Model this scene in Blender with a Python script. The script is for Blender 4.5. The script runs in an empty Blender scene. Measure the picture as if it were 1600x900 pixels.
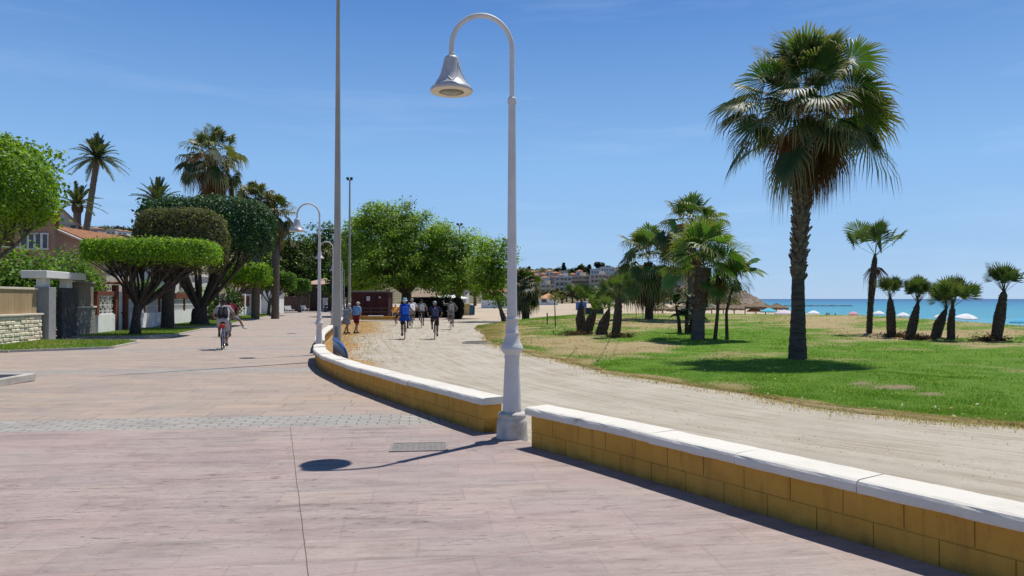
import bpy, math, random
import numpy as np
from mathutils import Vector, Matrix

R = math.radians
PI = math.pi
rnd = random.Random(7)
rng = np.random.default_rng(7)
scene = bpy.context.scene
COL = scene.collection

# ------------------------------------------------------------------ camera model
F = 1160.0                 # focal length in pixels of the 1600 px wide photograph
CAMZ = 1.6
PITCH = math.atan((467 - 450) / F)

def ray(px, py):
    a = (px - 800) / F
    b = (450 - py) / F
    c, s = math.cos(PITCH), math.sin(PITCH)
    return Vector((a, c - s * b, s + c * b))

def at(px, py, d):
    """world point on the sight line through a photo pixel at depth d"""
    r = ray(px, py)
    return Vector((0, 0, CAMZ)) + r * (d / r.y)

def X(px, d):
    return (px - 800) / F * d

def sstep(a, b, x):
    t = np.clip((np.asarray(x, dtype=float) - a) / (b - a), 0, 1)
    return t * t * (3 - 2 * t)

# ------------------------------------------------------------------ ground model
def zp(y):
    return -0.2 * sstep(7, 24, y)

WALL_Y = [-3, 1.8, 3.1, 4.24, 4.55, 5.18, 5.89, 6.9, 8.14, 8.84, 10.03, 11.25, 14, 17.2, 20, 22.1, 24, 30, 39, 57, 73, 110]
WALL_X = [7.1, 4.2, 3.42, 2.70, 2.49, 2.08, 1.63, 1.01, .154, -.305, -.95, -1.6, -3.0, -4.37, -5.3, -5.85, -6.35, -7.85, -9.6, -13.1, -16.4, -24]
def xw(y):
    return np.interp(y, WALL_Y, WALL_X)

EDGE = [(-2.3, 46.5), (-1.4, 38), (-1.1, 32), (0, 26.8), (1.5, 21.8), (2.29, 17.7), (3.26, 15.1), (4.14, 13), (4.67, 11.5),
        (5.4, 10.5), (5.97, 9.9), (6.6, 9.4), (9, 7.8), (13, 5.5), (18, 3)]
CREST = [(-2.2, 47.5), (0, 54), (3, 59), (5.3, 63), (8, 64), (11, 66), (14, 64), (16, 62), (19, 58.5), (21, 56), (23, 49),
         (25, 43), (26.5, 39), (30, 31), (36, 20)]
EX, EY = zip(*EDGE)
CX, CY = zip(*CREST)
HX = [-2.3, 0, 3, 5.3, 11, 21, 23, 25, 26.5, 30, 36]
HZ = [.08, .22, .4, .46, .51, .61, .72, .5, .33, .3, .3]

def lawn_z(x, y):
    ye = np.interp(x, EX, EY)
    yc = np.interp(x, CX, CY)
    h = np.interp(x, HX, HZ)
    t = (y - ye) / np.maximum(yc - ye, .5)
    z = zp(y) + h * sstep(0, 1, t)
    z = z - np.maximum(y - yc, 0) * .13
    # low mound with a worn top near the path
    z = z + .16 * np.exp(-(((x - 7.3) / 1.5) ** 2 + ((y - 15.3) / 1.1) ** 2))
    z = z + .10 * np.exp(-(((x - 4.6) / 2.2) ** 2 + ((y - 31) / 2.5) ** 2))
    return z

def xe_at(y):
    return np.interp(y, EY[::-1], EX[::-1])

SHX = [40, 52, 60, 70, 79, 84, 88, 97, 122, 160, 165, 0, -1500]
SHY = [-400, 0, 50, 93, 130, 150, 180, 240, 350, 500, 600, 1100, 2500]
def xshore(y):
    return np.interp(y, SHY, SHX)

def sand_z(x, y):
    diff = xshore(y) - x
    z = -2.35 + 2.03 * sstep(18, 62, diff)
    z = np.where(diff < 18, -2.35 - (18 - diff) * .012, z)
    return np.maximum(z, -7)

def G(x, y):
    """height of the visible ground at x, y"""
    x = np.asarray(x, float); y = np.asarray(y, float)
    s = sand_z(x, y)
    prom = zp(y)
    inl = (x > np.interp(y, EY[::-1], EX[::-1])) & (x > -2.3) & (x < 36)
    lz = lawn_z(x, y)
    z = np.where(x < xe_at(y), np.where(y < 110, prom, s), np.where(inl & (lz > s), lz, s))
    return z

def ground(px, py, dmin=2.0, dmax=400):
    """where the sight line through a photo pixel meets the ground"""
    r = ray(px, py)
    ds = np.geomspace(dmin, dmax, 4000)
    xs = r.x / r.y * ds
    zs = CAMZ + r.z / r.y * ds
    g = G(xs, ds)
    k = int(np.argmax(zs <= g))
    if zs[k] > g[k]:
        k = len(ds) - 1
    return Vector((float(xs[k]), float(ds[k]), float(g[k])))

def gz(x, y):
    return float(G(x, y))

# ------------------------------------------------------------------ objects
def props(o, label=None, cat=None, group=None, kind=None):
    if label: o['label'] = label
    if cat: o['category'] = cat
    if group: o['group'] = group
    if kind: o['kind'] = kind
    return o

def empty(name, loc, label, cat, group=None, rz=0.0, scale=1.0):
    o = bpy.data.objects.new(name, None)
    o.empty_display_size = .2
    COL.objects.link(o)
    o.location = loc
    o.rotation_euler = (0, 0, rz)
    o.scale = (scale,) * 3
    return props(o, label, cat, group)

def link(name, me, parent=None, mat=None):
    o = bpy.data.objects.new(name, me)
    COL.objects.link(o)
    if parent is not None: o.parent = parent
    if mat is not None:
        for m in (mat if isinstance(mat, (list, tuple)) else [mat]): me.materials.append(m)
    return o

def np_mesh(name, V, faces, smooth=False, col=None, fmat=None):
    """faces: list of int arrays (n,k)"""
    me = bpy.data.meshes.new(name)
    V = np.asarray(V, np.float32)
    me.vertices.add(len(V))
    me.vertices.foreach_set('co', V.ravel())
    faces = [np.asarray(f, np.int32) for f in faces if len(f)]
    loops = np.concatenate([f.ravel() for f in faces])
    sizes = np.concatenate([np.full(len(f), f.shape[1], np.int32) for f in faces])
    starts = np.concatenate([[0], np.cumsum(sizes)[:-1]]).astype(np.int32)
    me.loops.add(len(loops)); me.loops.foreach_set('vertex_index', loops)
    me.polygons.add(len(sizes))
    me.polygons.foreach_set('loop_start', starts)
    me.polygons.foreach_set('loop_total', sizes)
    if smooth: me.polygons.foreach_set('use_smooth', np.ones(len(sizes), bool))
    if fmat is not None: me.polygons.foreach_set('material_index', np.asarray(fmat, np.int32))
    if col is not None:
        a = me.color_attributes.new('Col', 'FLOAT_COLOR', 'POINT')
        c = np.ones((len(V), 4), np.float32); c[:, :3] = col
        a.data.foreach_set('color', c.ravel())
    me.update(calc_edges=True)
    me.validate()
    return me

class MB:
    """collects simple solids and links them as one mesh"""
    def __init__(self): self.v = []; self.f = []; self.sm = []; self.c = []; self.cur = None
    def add(self, V, Fs, smooth=False):
        b = len(self.v)
        self.v += [tuple(p) for p in V]
        self.c += [self.cur] * len(V)
        for q in Fs:
            self.f.append([b + i for i in q]); self.sm.append(smooth)
        return self
    def box(self, c, s, rz=0, M=None):
        x, y, z = s[0] / 2, s[1] / 2, s[2] / 2
        V = [(-x, -y, -z), (x, -y, -z), (x, y, -z), (-x, y, -z), (-x, -y, z), (x, -y, z), (x, y, z), (-x, y, z)]
        cr, sr = math.cos(rz), math.sin(rz)
        V = [(c[0] + a * cr - b * sr, c[1] + a * sr + b * cr, c[2] + d) for a, b, d in V]
        if M is not None: V = [tuple(M @ Vector(p)) for p in V]
        return self.add(V, [(0, 3, 2, 1), (4, 5, 6, 7), (0, 1, 5, 4), (1, 2, 6, 5), (2, 3, 7, 6), (3, 0, 4, 7)])
    def bbox(self, c, s, b=.01, rz=0):
        """box with chamfered edges"""
        x, y, z = s[0] / 2, s[1] / 2, s[2] / 2
        b = min(b, x * .9, y * .9, z * .9)
        V = []; idx = {}
        for sx in (-1, 1):
            for sy in (-1, 1):
                for sz in (-1, 1):
                    for ax in range(3):
                        p = [sx * x, sy * y, sz * z]
                        for k in range(3):
                            if k != ax: p[k] -= (sx, sy, sz)[k] * b
                        idx[(sx, sy, sz, ax)] = len(V); V.append(p)
        Fs = []
        S = (-1, 1)
        for ax in range(3):
            o1, o2 = [k for k in range(3) if k != ax]
            for sg in S:
                q = []
                for a, c2 in ((-1, -1), (1, -1), (1, 1), (-1, 1)):
                    t = [0, 0, 0]; t[ax] = sg; t[o1] = a; t[o2] = c2
                    q.append(idx[(t[0], t[1], t[2], ax)])
                Fs.append(q if (sg > 0) == (ax != 1) else q[::-1])
            # edges parallel to ax
            for a in S:
                for c2 in S:
                    q = []
                    for sg, fx in ((-1, o1), (-1, o2), (1, o2), (1, o1)):
                        t = [0, 0, 0]; t[ax] = sg; t[o1] = a; t[o2] = c2
                        q.append(idx[(t[0], t[1], t[2], fx)])
                    Fs.append(q)
        for sx in S:
            for sy in S:
                for sz in S:
                    Fs.append([idx[(sx, sy, sz, k)] for k in range(3)])
        cr, sr = math.cos(rz), math.sin(rz)
        V = [(c[0] + p[0] * cr - p[1] * sr, c[1] + p[0] * sr + p[1] * cr, c[2] + p[2]) for p in V]
        return self.add(V, Fs)
    def tube(self, pts, rad, n=8, caps=True, smooth=True, jit=0):
        pts = [Vector(p) for p in pts]
        if not hasattr(rad, '__len__'): rad = [rad] * len(pts)
        V = []; Fs = []
        up = Vector((0, 0, 1))
        t0 = (pts[1] - pts[0]).normalized()
        a = t0.cross(up)
        if a.length < 1e-3: a = Vector((1, 0, 0))
        a.normalize()
        for i, p in enumerate(pts):
            t = (pts[min(i + 1, len(pts) - 1)] - pts[max(i - 1, 0)])
            if t.length < 1e-9: t = t0
            t = t.normalized()
            a = (a - t * a.dot(t))
            if a.length < 1e-6: a = t.orthogonal()
            a.normalize()
            b = t.cross(a)
            for k in range(n):
                w = 2 * PI * k / n
                r = rad[i] * (1 + (rnd.uniform(-jit, jit) if jit else 0))
                V.append(p + (a * math.cos(w) + b * math.sin(w)) * r)
        for i in range(len(pts) - 1):
            for k in range(n):
                k2 = (k + 1) % n
                Fs.append((i * n + k, i * n + k2, (i + 1) * n + k2, (i + 1) * n + k))
        self.add(V, Fs, smooth)
        if caps:
            self.add(V[:n], [tuple(range(n))[::-1]])
            self.add(V[-n:], [tuple(range(n))])
        return self
    def lathe(self, prof, c=(0, 0, 0), n=24, smooth=True, flute=None):
        """prof: list of (r, z)"""
        V = []; Fs = []
        for i, (r, z) in enumerate(prof):
            for k in range(n):
                w = 2 * PI * k / n
                q = r
                if flute and flute[0] <= i <= flute[1]: q = r * (1 - flute[2] * (k % 2))
                V.append((c[0] + q * math.cos(w), c[1] + q * math.sin(w), c[2] + z))
        for i in range(len(prof) - 1):
            for k in range(n):
                k2 = (k + 1) % n
                Fs.append((i * n + k, i * n + k2, (i + 1) * n + k2, (i + 1) * n + k))
        self.add(V, Fs, smooth)
        if prof[0][0] > 1e-4: self.add(V[:n], [tuple(range(n))[::-1]])
        if prof[-1][0] > 1e-4: self.add(V[-n:], [tuple(range(n))])
        return self
    def ell(self, c, r, n=12, m=8, M=None):
        V = []; Fs = []
        for i in range(m + 1):
            th = PI * i / m
            for k in range(n):
                w = 2 * PI * k / n
                V.append((r[0] * math.sin(th) * math.cos(w), r[1] * math.sin(th) * math.sin(w), r[2] * math.cos(th)))
        if M is not None: V = [tuple(M @ Vector(p)) for p in V]
        V = [(p[0] + c[0], p[1] + c[1], p[2] + c[2]) for p in V]
        for i in range(m):
            for k in range(n):
                k2 = (k + 1) % n
                Fs.append((i * n + k, (i + 1) * n + k, (i + 1) * n + k2, i * n + k2))
        return self.add(V, Fs, True)
    def cap(self, p0, p1, r0, r1, n=10):
        """closed tapered capsule"""
        p0 = Vector(p0); p1 = Vector(p1)
        d = p1 - p0
        L = max(d.length, 1e-4)
        t = d / L
        pts = []; rad = []
        for k in range(4):
            a = -PI / 2 + (k + .25) * PI / 2 / 4
            pts.append(p0 + t * (math.sin(a) * r0)); rad.append(r0 * math.cos(a))
        pts.append(p0); rad.append(r0); pts.append(p1); rad.append(r1)
        for k in range(4):
            a = (k + .75) * PI / 2 / 4
            pts.append(p1 + t * (math.sin(a) * r1)); rad.append(r1 * math.cos(a))
        return self.tube(pts, rad, n, True)
    def prism(self, poly, z0, z1):
        n = len(poly)
        V = [(p[0], p[1], z0) for p in poly] + [(p[0], p[1], z1) for p in poly]
        Fs = [tuple(range(n))[::-1], tuple(range(n, 2 * n))]
        for i in range(n):
            j = (i + 1) % n
            Fs.append((i, j, n + j, n + i))
        return self.add(V, Fs)
    def torus(self, c, Rm, r, axis='X', n=24, m=8, sy=1):
        V = []; Fs = []
        for i in range(n):
            w = 2 * PI * i / n
            for k in range(m):
                a = 2 * PI * k / m
                q = Rm + r * math.cos(a); h = r * math.sin(a)
                p = (h, q * math.cos(w), q * math.sin(w)) if axis == 'X' else (q * math.cos(w), q * math.sin(w), h)
                V.append((c[0] + p[0], c[1] + p[1], c[2] + p[2]))
        for i in range(n):
            for k in range(m):
                i2 = (i + 1) % n; k2 = (k + 1) % m
                Fs.append((i * m + k, i2 * m + k, i2 * m + k2, i * m + k2))
        return self.add(V, Fs, True)
    def mesh(self, name):
        me = bpy.data.meshes.new(name)
        me.from_pydata(self.v, [], self.f)
        me.polygons.foreach_set('use_smooth', np.array(self.sm, bool))
        if any(c is not None for c in self.c):
            a = me.color_attributes.new('Col', 'FLOAT_COLOR', 'POINT')
            a.data.foreach_set('color', np.array([(*(c or (1, 1, 1)), 1) for c in self.c], np.float32).ravel())
        me.update()
        return me
    def build(self, name, mat, parent=None):
        return link(name, self.mesh(name), parent, mat)

def copy_tree(o, parent=None):
    c = o.copy(); COL.objects.link(c)
    if parent is not None: c.parent = parent
    for ch in list(o.children): copy_tree(ch, c)
    return c

def structure(o, kind='structure'):
    o['kind'] = kind
    return o

# ------------------------------------------------------------------ materials
class NT:
    def __init__(self, name):
        self.m = bpy.data.materials.new(name)
        self.m.use_nodes = True
        self.t = self.m.node_tree
        self.t.nodes.clear()
        self.out = self.n('ShaderNodeOutputMaterial')
        self.co = self.n('ShaderNodeTexCoord').outputs['Object']
    def n(self, typ, **kw):
        x = self.t.nodes.new(typ)
        for k, v in kw.items(): setattr(x, k, v)
        return x
    def l(self, a, b): self.t.links.new(a, b)
    def put(self, sock, v):
        if hasattr(v, 'is_output'): self.l(v, sock)
        elif isinstance(v, (tuple, list)) and len(v) == 3 and sock.type == 'RGBA': sock.default_value = (*v, 1)
        else: sock.default_value = v
    def math(self, op, a, b=0.0, clamp=False):
        x = self.n('ShaderNodeMath', operation=op, use_clamp=clamp)
        self.put(x.inputs[0], a); self.put(x.inputs[1], b)
        return x.outputs[0]
    def mapping(self, scale=(1, 1, 1), rot=(0, 0, 0), loc=(0, 0, 0), co=None):
        x = self.n('ShaderNodeMapping')
        x.inputs['Scale'].default_value = scale
        x.inputs['Rotation'].default_value = rot
        x.inputs['Location'].default_value = loc
        self.l(co or self.co, x.inputs[0])
        return x.outputs[0]
    def noise(self, scale=5, detail=4, co=None, rough=.55, dist=0):
        x = self.n('ShaderNodeTexNoise')
        x.inputs['Scale'].default_value = scale
        x.inputs['Detail'].default_value = detail
        x.inputs['Roughness'].default_value = rough
        x.inputs['Distortion'].default_value = dist
        self.l(co or self.co, x.inputs['Vector'])
        return x.outputs['Fac']
    def ramp(self, fac, stops):
        x = self.n('ShaderNodeValToRGB')
        e = x.color_ramp.elements
        while len(e) < len(stops): e.new(.5)
        for _ in range(2):
            for i, (p, c) in enumerate(stops):
                e[i].position = p
                e[i].color = (*c, 1) if hasattr(c, '__len__') else (c, c, c, 1)
        self.l(fac, x.inputs[0])
        return x.outputs[0]
    def mix(self, fac, a, b, mode='MIX'):
        x = self.n('ShaderNodeMix', data_type='RGBA', blend_type=mode)
        self.put(x.inputs['Factor'], fac)
        self.put(x.inputs[6], a); self.put(x.inputs[7], b)
        return x.outputs[2]
    def bump(self, h, strength=.3, dist=.02):
        x = self.n('ShaderNodeBump')
        x.inputs['Strength'].default_value = strength
        x.inputs['Distance'].default_value = dist
        self.l(h, x.inputs['Height'])
        return x.outputs[0]
    def bsdf(self, col, rough=.8, spec=.3, metal=0.0, normal=None, **kw):
        b = self.n('ShaderNodeBsdfPrincipled')
        self.put(b.inputs['Base Color'], col)
        self.put(b.inputs['Roughness'], rough)
        b.inputs['Specular IOR Level'].default_value = spec
        b.inputs['Metallic'].default_value = metal
        if normal is not None: self.l(normal, b.inputs['Normal'])
        self.l(b.outputs[0], self.out.inputs[0])
        return self.m
    def xyz(self):
        s = self.n('ShaderNodeSeparateXYZ'); self.l(self.co, s.inputs[0])
        return s.outputs

_mc = {}
def M(name, c, c2=None, scale=6, rough=.8, spec=.3, metal=0.0, bump=0.0, bscale=None, bd=.01, lo=.35, hi=.65, stretch=(1, 1, 1)):
    if name in _mc: return _mc[name]
    t = NT(name)
    if c2 is None: c2 = tuple(min(1, x * .82) for x in c)
    co = t.mapping(stretch)
    f = t.ramp(t.noise(scale, 5, co), [(lo, c), (hi, c2)])
    nrm = None
    if bump: nrm = t.bump(t.noise(bscale or scale * 4, 5, co), bump, bd)
    _mc[name] = t.bsdf(f, rough, spec, metal, nrm)
    return _mc[name]

def leaf_mat(name, gloss=.45, trans=.35, spec=.35):
    """foliage: every leaf carries its own tint"""
    t = NT(name)
    a = t.n('ShaderNodeVertexColor'); a.layer_name = 'Col'
    col = a.outputs[0]
    b = t.n('ShaderNodeBsdfPrincipled')
    t.l(col, b.inputs['Base Color'])
    b.inputs['Roughness'].default_value = gloss
    b.inputs['Specular IOR Level'].default_value = spec
    tr = t.n('ShaderNodeBsdfTranslucent')
    t.l(t.mix(1.0, col, (1.5, 1.5, .5), 'MULTIPLY'), tr.inputs[0])
    ms = t.n('ShaderNodeMixShader'); ms.inputs[0].default_value = trans
    t.l(b.outputs[0], ms.inputs[1]); t.l(tr.outputs[0], ms.inputs[2])
    t.l(ms.outputs[0], t.out.inputs[0])
    return t.m

LEAF = leaf_mat('leaf', .5, .5, .3)
LEAF_GLOSSY = leaf_mat('glossy_leaf', .5, .28, .3)
FROND = leaf_mat('palm_frond', .48, .32, .3)
DEADFROND = leaf_mat('dead_frond', .85, .2, .1)
def vcol_mat(name, rough=.9):
    t = NT(name)
    a = t.n('ShaderNodeVertexColor'); a.layer_name = 'Col'
    n = t.noise(18, 5)
    c = t.mix(t.ramp(n, [(.3, 0.0), (.75, 1.0)]), a.outputs[0], t.mix(1.0, a.outputs[0], (.55, .52, .5), 'MULTIPLY'))
    return t.bsdf(c, rough, .15, 0, t.bump(n, .6, .03))
BARK = M('bark', (.17, .13, .10), (.07, .055, .045), 14, .95, .1, bump=.9, bscale=22, bd=.03, stretch=(1, 1, .35))
PALEBARK = M('pale_bark', (.18, .155, .13), (.09, .075, .062), 10, .95, .1, bump=.6, bscale=20, bd=.02, stretch=(1, 1, .4))
PALMBARK = M('palm_bark', (.20, .165, .135), (.10, .08, .065), 9, .95, .1, bump=.9, bscale=14, bd=.03, stretch=(.4, .4, 3))
SHAG = M('shaggy_bark', (.13, .095, .07), (.055, .04, .03), 12, .95, .08, bump=1, bscale=25, bd=.03)
BOOT = M('leaf_base', (.22, .17, .13), (.10, .075, .058), 8, .95, .1, bump=.6, bscale=20, bd=.02)
WHITE_PAINT = M('white_paint', (.70, .70, .69), (.60, .60, .585), 5, .45, .4, bump=.05, bscale=60, bd=.002, lo=.5, hi=.8)
WHITE_WALL = M('white_wall', (.78, .77, .74), (.62, .61, .58), 2.5, .85, .2, bump=.5, bscale=25, bd=.01, lo=.45, hi=.8)
# ================================================================== WORLD / LIGHT / CAMERA
SUN = Vector((.2755, .334, 1)).normalized()
EL = math.asin(SUN.z)
AZ = math.atan2(SUN.x, SUN.y)
w = bpy.data.worlds.new('World'); scene.world = w
w.use_nodes = True
nt = w.node_tree
bg = nt.nodes['Background']
sky = nt.nodes.new('ShaderNodeTexSky')
sky.sky_type = 'NISHITA'; sky.sun_disc = False
sky.sun_elevation = EL; sky.sun_rotation = AZ
sky.altitude = 0; sky.air_density = 1.0; sky.dust_density = 0.0; sky.ozone_density = 4.0
# a few faint cirrus wisps high up
tc = nt.nodes.new('ShaderNodeTexCoord')
mp = nt.nodes.new('ShaderNodeMapping'); mp.inputs['Scale'].default_value = (1.6, 3, 16); mp.inputs['Rotation'].default_value = (0, R(12), 0)
nz = nt.nodes.new('ShaderNodeTexNoise'); nz.inputs['Scale'].default_value = 1.3; nz.inputs['Detail'].default_value = 6; nz.inputs['Roughness'].default_value = .62
cr = nt.nodes.new('ShaderNodeValToRGB'); cr.color_ramp.elements[0].position = .52; cr.color_ramp.elements[1].position = .95
cr.color_ramp.elements[1].color = (.16, .16, .16, 1)
mx = nt.nodes.new('ShaderNodeMix'); mx.data_type = 'RGBA'
nt.links.new(tc.outputs['Generated'], mp.inputs[0]); nt.links.new(mp.outputs[0], nz.inputs['Vector'])
nt.links.new(nz.outputs['Fac'], cr.inputs[0]); nt.links.new(cr.outputs[0], mx.inputs['Factor'])
# the sky's colour pulled towards measured blue low down, darkened overhead to deepen shadows
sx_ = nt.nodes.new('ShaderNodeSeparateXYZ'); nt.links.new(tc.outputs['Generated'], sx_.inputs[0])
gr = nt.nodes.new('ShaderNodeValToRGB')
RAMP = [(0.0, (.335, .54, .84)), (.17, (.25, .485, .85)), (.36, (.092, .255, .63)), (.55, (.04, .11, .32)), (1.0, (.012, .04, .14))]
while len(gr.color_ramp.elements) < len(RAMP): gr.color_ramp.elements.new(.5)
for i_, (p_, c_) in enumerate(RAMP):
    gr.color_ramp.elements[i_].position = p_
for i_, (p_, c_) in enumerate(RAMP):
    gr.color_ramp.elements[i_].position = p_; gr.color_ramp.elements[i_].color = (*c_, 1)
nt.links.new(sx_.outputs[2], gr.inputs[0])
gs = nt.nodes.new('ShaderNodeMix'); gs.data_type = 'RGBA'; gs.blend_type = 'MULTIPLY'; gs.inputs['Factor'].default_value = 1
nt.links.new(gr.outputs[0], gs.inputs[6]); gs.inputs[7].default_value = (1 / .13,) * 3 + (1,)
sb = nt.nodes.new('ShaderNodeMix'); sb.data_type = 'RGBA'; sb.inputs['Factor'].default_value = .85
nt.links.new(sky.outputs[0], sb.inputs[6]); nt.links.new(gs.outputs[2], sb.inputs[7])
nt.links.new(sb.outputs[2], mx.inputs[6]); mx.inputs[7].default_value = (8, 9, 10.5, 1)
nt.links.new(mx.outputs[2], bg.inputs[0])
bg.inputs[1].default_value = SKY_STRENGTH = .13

sl = bpy.data.lights.new('sun', 'SUN'); sl.energy = 5.0; sl.angle = R(.55); sl.color = (1, .96, .89)
so = bpy.data.objects.new('sun', sl); COL.objects.link(so)
so.rotation_euler = SUN.to_track_quat('Z', 'Y').to_euler()
so.location = SUN * 60

cam = bpy.data.cameras.new('camera'); cam.sensor_width = 36; cam.lens = 36 * F / 1600
cam.clip_start = .05; cam.clip_end = 40000
co = bpy.data.objects.new('camera', cam); COL.objects.link(co)
co.location = (0, 0, CAMZ); co.rotation_euler = (PI / 2 + PITCH, 0, 0)
scene.camera = co
scene.render.engine = 'CYCLES'
vs = scene.view_settings
vs.view_transform = 'Standard'; vs.look = 'None'; vs.exposure = 0.0; vs.gamma = 1; vs.use_curve_mapping = False
scene.cycles.max_bounces = 6; scene.cycles.diffuse_bounces = 3; scene.cycles.glossy_bounces = 2
scene.cycles.transmission_bounces = 3; scene.cycles.transparent_max_bounces = 6
scene.cycles.caustics_reflective = False; scene.cycles.caustics_refractive = False

# ================================================================== GROUND SHEETS
def grid_faces(n, m):
    i = np.arange(n - 1)[:, None] * m + np.arange(m - 1)[None, :]
    i = i.ravel()
    return np.stack([i, i + 1, i + m + 1, i + m], 1)

def sheet(name, XX, YY, ZZ, mat, flip=False, col=None, smooth=True):
    n, m = XX.shape
    V = np.stack([XX, YY, ZZ], -1).reshape(-1, 3)
    f = grid_faces(n, m)
    if flip: f = f[:, ::-1]
    me = np_mesh(name, V, [f], smooth, col)
    return structure(link(name, me, None, mat))

# --- promenade paving
def promenade_material():
    t = NT('stamped_paving')
    x, y, z = t.xyz()
    u = t.math('ADD', x, t.math('MULTIPLY', y, .12))
    v = t.math('SUBTRACT', y, t.math('MULTIPLY', x, .12))
    uv = t.n('ShaderNodeCombineXYZ'); t.l(u, uv.inputs[0]); t.l(v, uv.inputs[1]); uv = uv.outputs[0]
    near = t.math('LESS_THAN', v, 9.72)
    m = t.math('MODULO', t.math('ADD', v, 88.6 - 9.72), 8.86)
    band = t.math('MULTIPLY', t.math('LESS_THAN', m, .97), t.math('SUBTRACT', 1.0, near))
    # base colours
    nA = t.noise(.55, 6, t.mapping((.6, 1.6, 1), co=uv), .6)
    nB = t.noise(2.2, 6, t.mapping((.35, 2.4, 1), co=uv), .65)
    pink = t.ramp(nA, [(.25, (.37, .315, .275)), (.5, (.36, .288, .265)), (.75, (.315, .235, .225))])
    pink = t.mix(t.ramp(nB, [(.48, 0.0), (.72, .75)]), pink, (.205, .172, .16))
    pink = t.mix(t.ramp(t.noise(1.1, 4, t.mapping((.7, 1.3, 1), loc=(4, 9, 0), co=uv)), [(.52, 0.0), (.75, .5)]), pink, (.36, .325, .29))
    beige = t.ramp(t.noise(.45, 5, t.mapping((.5, 1.5, 1), co=uv)), [(.3, (.385, .305, .24)), (.5, (.365, .30, .255)), (.7, (.32, .265, .23))])
    ochre = t.ramp(t.noise(.9, 3, t.mapping((.35, 2.2, 1), loc=(3, 1, 0), co=uv)), [(.56, 0.0), (.72, .45)])
    beige = t.mix(ochre, beige, (.36, .26, .16))
    far = t.ramp(t.math('MULTIPLY', t.math('SUBTRACT', y, 17.0), .05, True), [(0, 0.0), (1, 1.0)])
    beige = t.mix(far, beige, (.39, .325, .285))
    grey = t.ramp(t.noise(2.5, 4, t.mapping((.6, 1.4, 1), co=uv)), [(.3, (.37, .355, .325)), (.7, (.325, .305, .28))])
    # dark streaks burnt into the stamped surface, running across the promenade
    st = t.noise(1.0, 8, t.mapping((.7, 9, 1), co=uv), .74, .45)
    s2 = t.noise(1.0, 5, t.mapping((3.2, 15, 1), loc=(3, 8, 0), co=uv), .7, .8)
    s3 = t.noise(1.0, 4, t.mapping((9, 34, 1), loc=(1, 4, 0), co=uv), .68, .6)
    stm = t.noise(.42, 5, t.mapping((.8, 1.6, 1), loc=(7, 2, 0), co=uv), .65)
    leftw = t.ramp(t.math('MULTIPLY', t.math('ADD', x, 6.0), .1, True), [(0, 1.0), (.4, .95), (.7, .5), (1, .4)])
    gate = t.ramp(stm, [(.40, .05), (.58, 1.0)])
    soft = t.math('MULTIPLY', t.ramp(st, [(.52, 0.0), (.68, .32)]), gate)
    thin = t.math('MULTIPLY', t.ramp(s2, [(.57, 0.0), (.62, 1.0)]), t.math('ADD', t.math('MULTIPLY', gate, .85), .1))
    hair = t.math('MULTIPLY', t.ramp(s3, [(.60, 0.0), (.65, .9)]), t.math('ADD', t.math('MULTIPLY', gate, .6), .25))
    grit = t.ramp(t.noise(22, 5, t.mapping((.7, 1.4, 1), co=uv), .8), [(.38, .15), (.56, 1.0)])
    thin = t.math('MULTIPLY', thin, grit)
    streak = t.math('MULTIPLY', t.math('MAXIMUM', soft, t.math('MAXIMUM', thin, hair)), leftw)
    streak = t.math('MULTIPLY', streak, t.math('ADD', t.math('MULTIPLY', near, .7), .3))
    pale = t.math('MULTIPLY', t.ramp(t.noise(1.0, 9, t.mapping((1.8, 16, 1), loc=(9, 1, 0), co=uv), .66, .3), [(.57, 0.0), (.65, .55)]), near)
    # stamped stone joints
    br = t.n('ShaderNodeTexBrick'); br.offset = .5; br.squash = 1.4; br.squash_frequency = 3
    wob = t.n('ShaderNodeVectorMath', operation='ADD')
    nv = t.n('ShaderNodeTexNoise'); nv.inputs['Scale'].default_value = 1.7; t.l(uv, nv.inputs['Vector'])
    sc = t.n('ShaderNodeVectorMath', operation='SCALE'); sc.inputs['Scale'].default_value = .09
    t.l(nv.outputs['Color'], sc.inputs[0]); t.l(uv, wob.inputs[0]); t.l(sc.outputs[0], wob.inputs[1])
    t.l(wob.outputs[0], br.inputs['Vector'])
    br.inputs['Scale'].default_value = 1
    br.inputs['Brick Width'].default_value = .74; br.inputs['Row Height'].default_value = .43
    br.inputs['Mortar Size'].default_value = .011; br.inputs['Mortar Smooth'].default_value = .3
    br.inputs['Color1'].default_value = (.88, .9, .92, 1); br.inputs['Color2'].default_value = (1.1, 1.04, 1.0, 1); br.inputs['Mortar'].default_value = (1, 1, 1, 1)
    b2 = t.n('ShaderNodeTexBrick'); b2.offset = .5
    t.l(wob.outputs[0], b2.inputs['Vector'])
    b2.inputs['Scale'].default_value = 1; b2.inputs['Brick Width'].default_value = .27; b2.inputs['Row Height'].default_value = .135
    b2.inputs['Mortar Size'].default_value = .008; b2.inputs['Mortar Smooth'].default_value = .3
    b2.inputs['Color1'].default_value = (.9, .91, .92, 1); b2.inputs['Color2'].default_value = (1.08, 1.06, 1.03, 1)
    jm = t.ramp(t.noise(.8, 3, co=uv), [(.35, .25), (.6, 1.0)])
    beige = t.mix(.75, beige, t.mix(1.0, beige, br.outputs['Color'], 'MULTIPLY'))
    beige = t.mix(t.math('MULTIPLY', t.math('MULTIPLY', br.outputs['Fac'], jm), .6), beige, (.12, .088, .07))
    grey = t.mix(.8, grey, t.mix(1.0, grey, b2.outputs['Color'], 'MULTIPLY'))
    grey = t.mix(t.math('MULTIPLY', t.math('MULTIPLY', b2.outputs['Fac'], jm), .28), grey, (.22, .205, .19))
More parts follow.
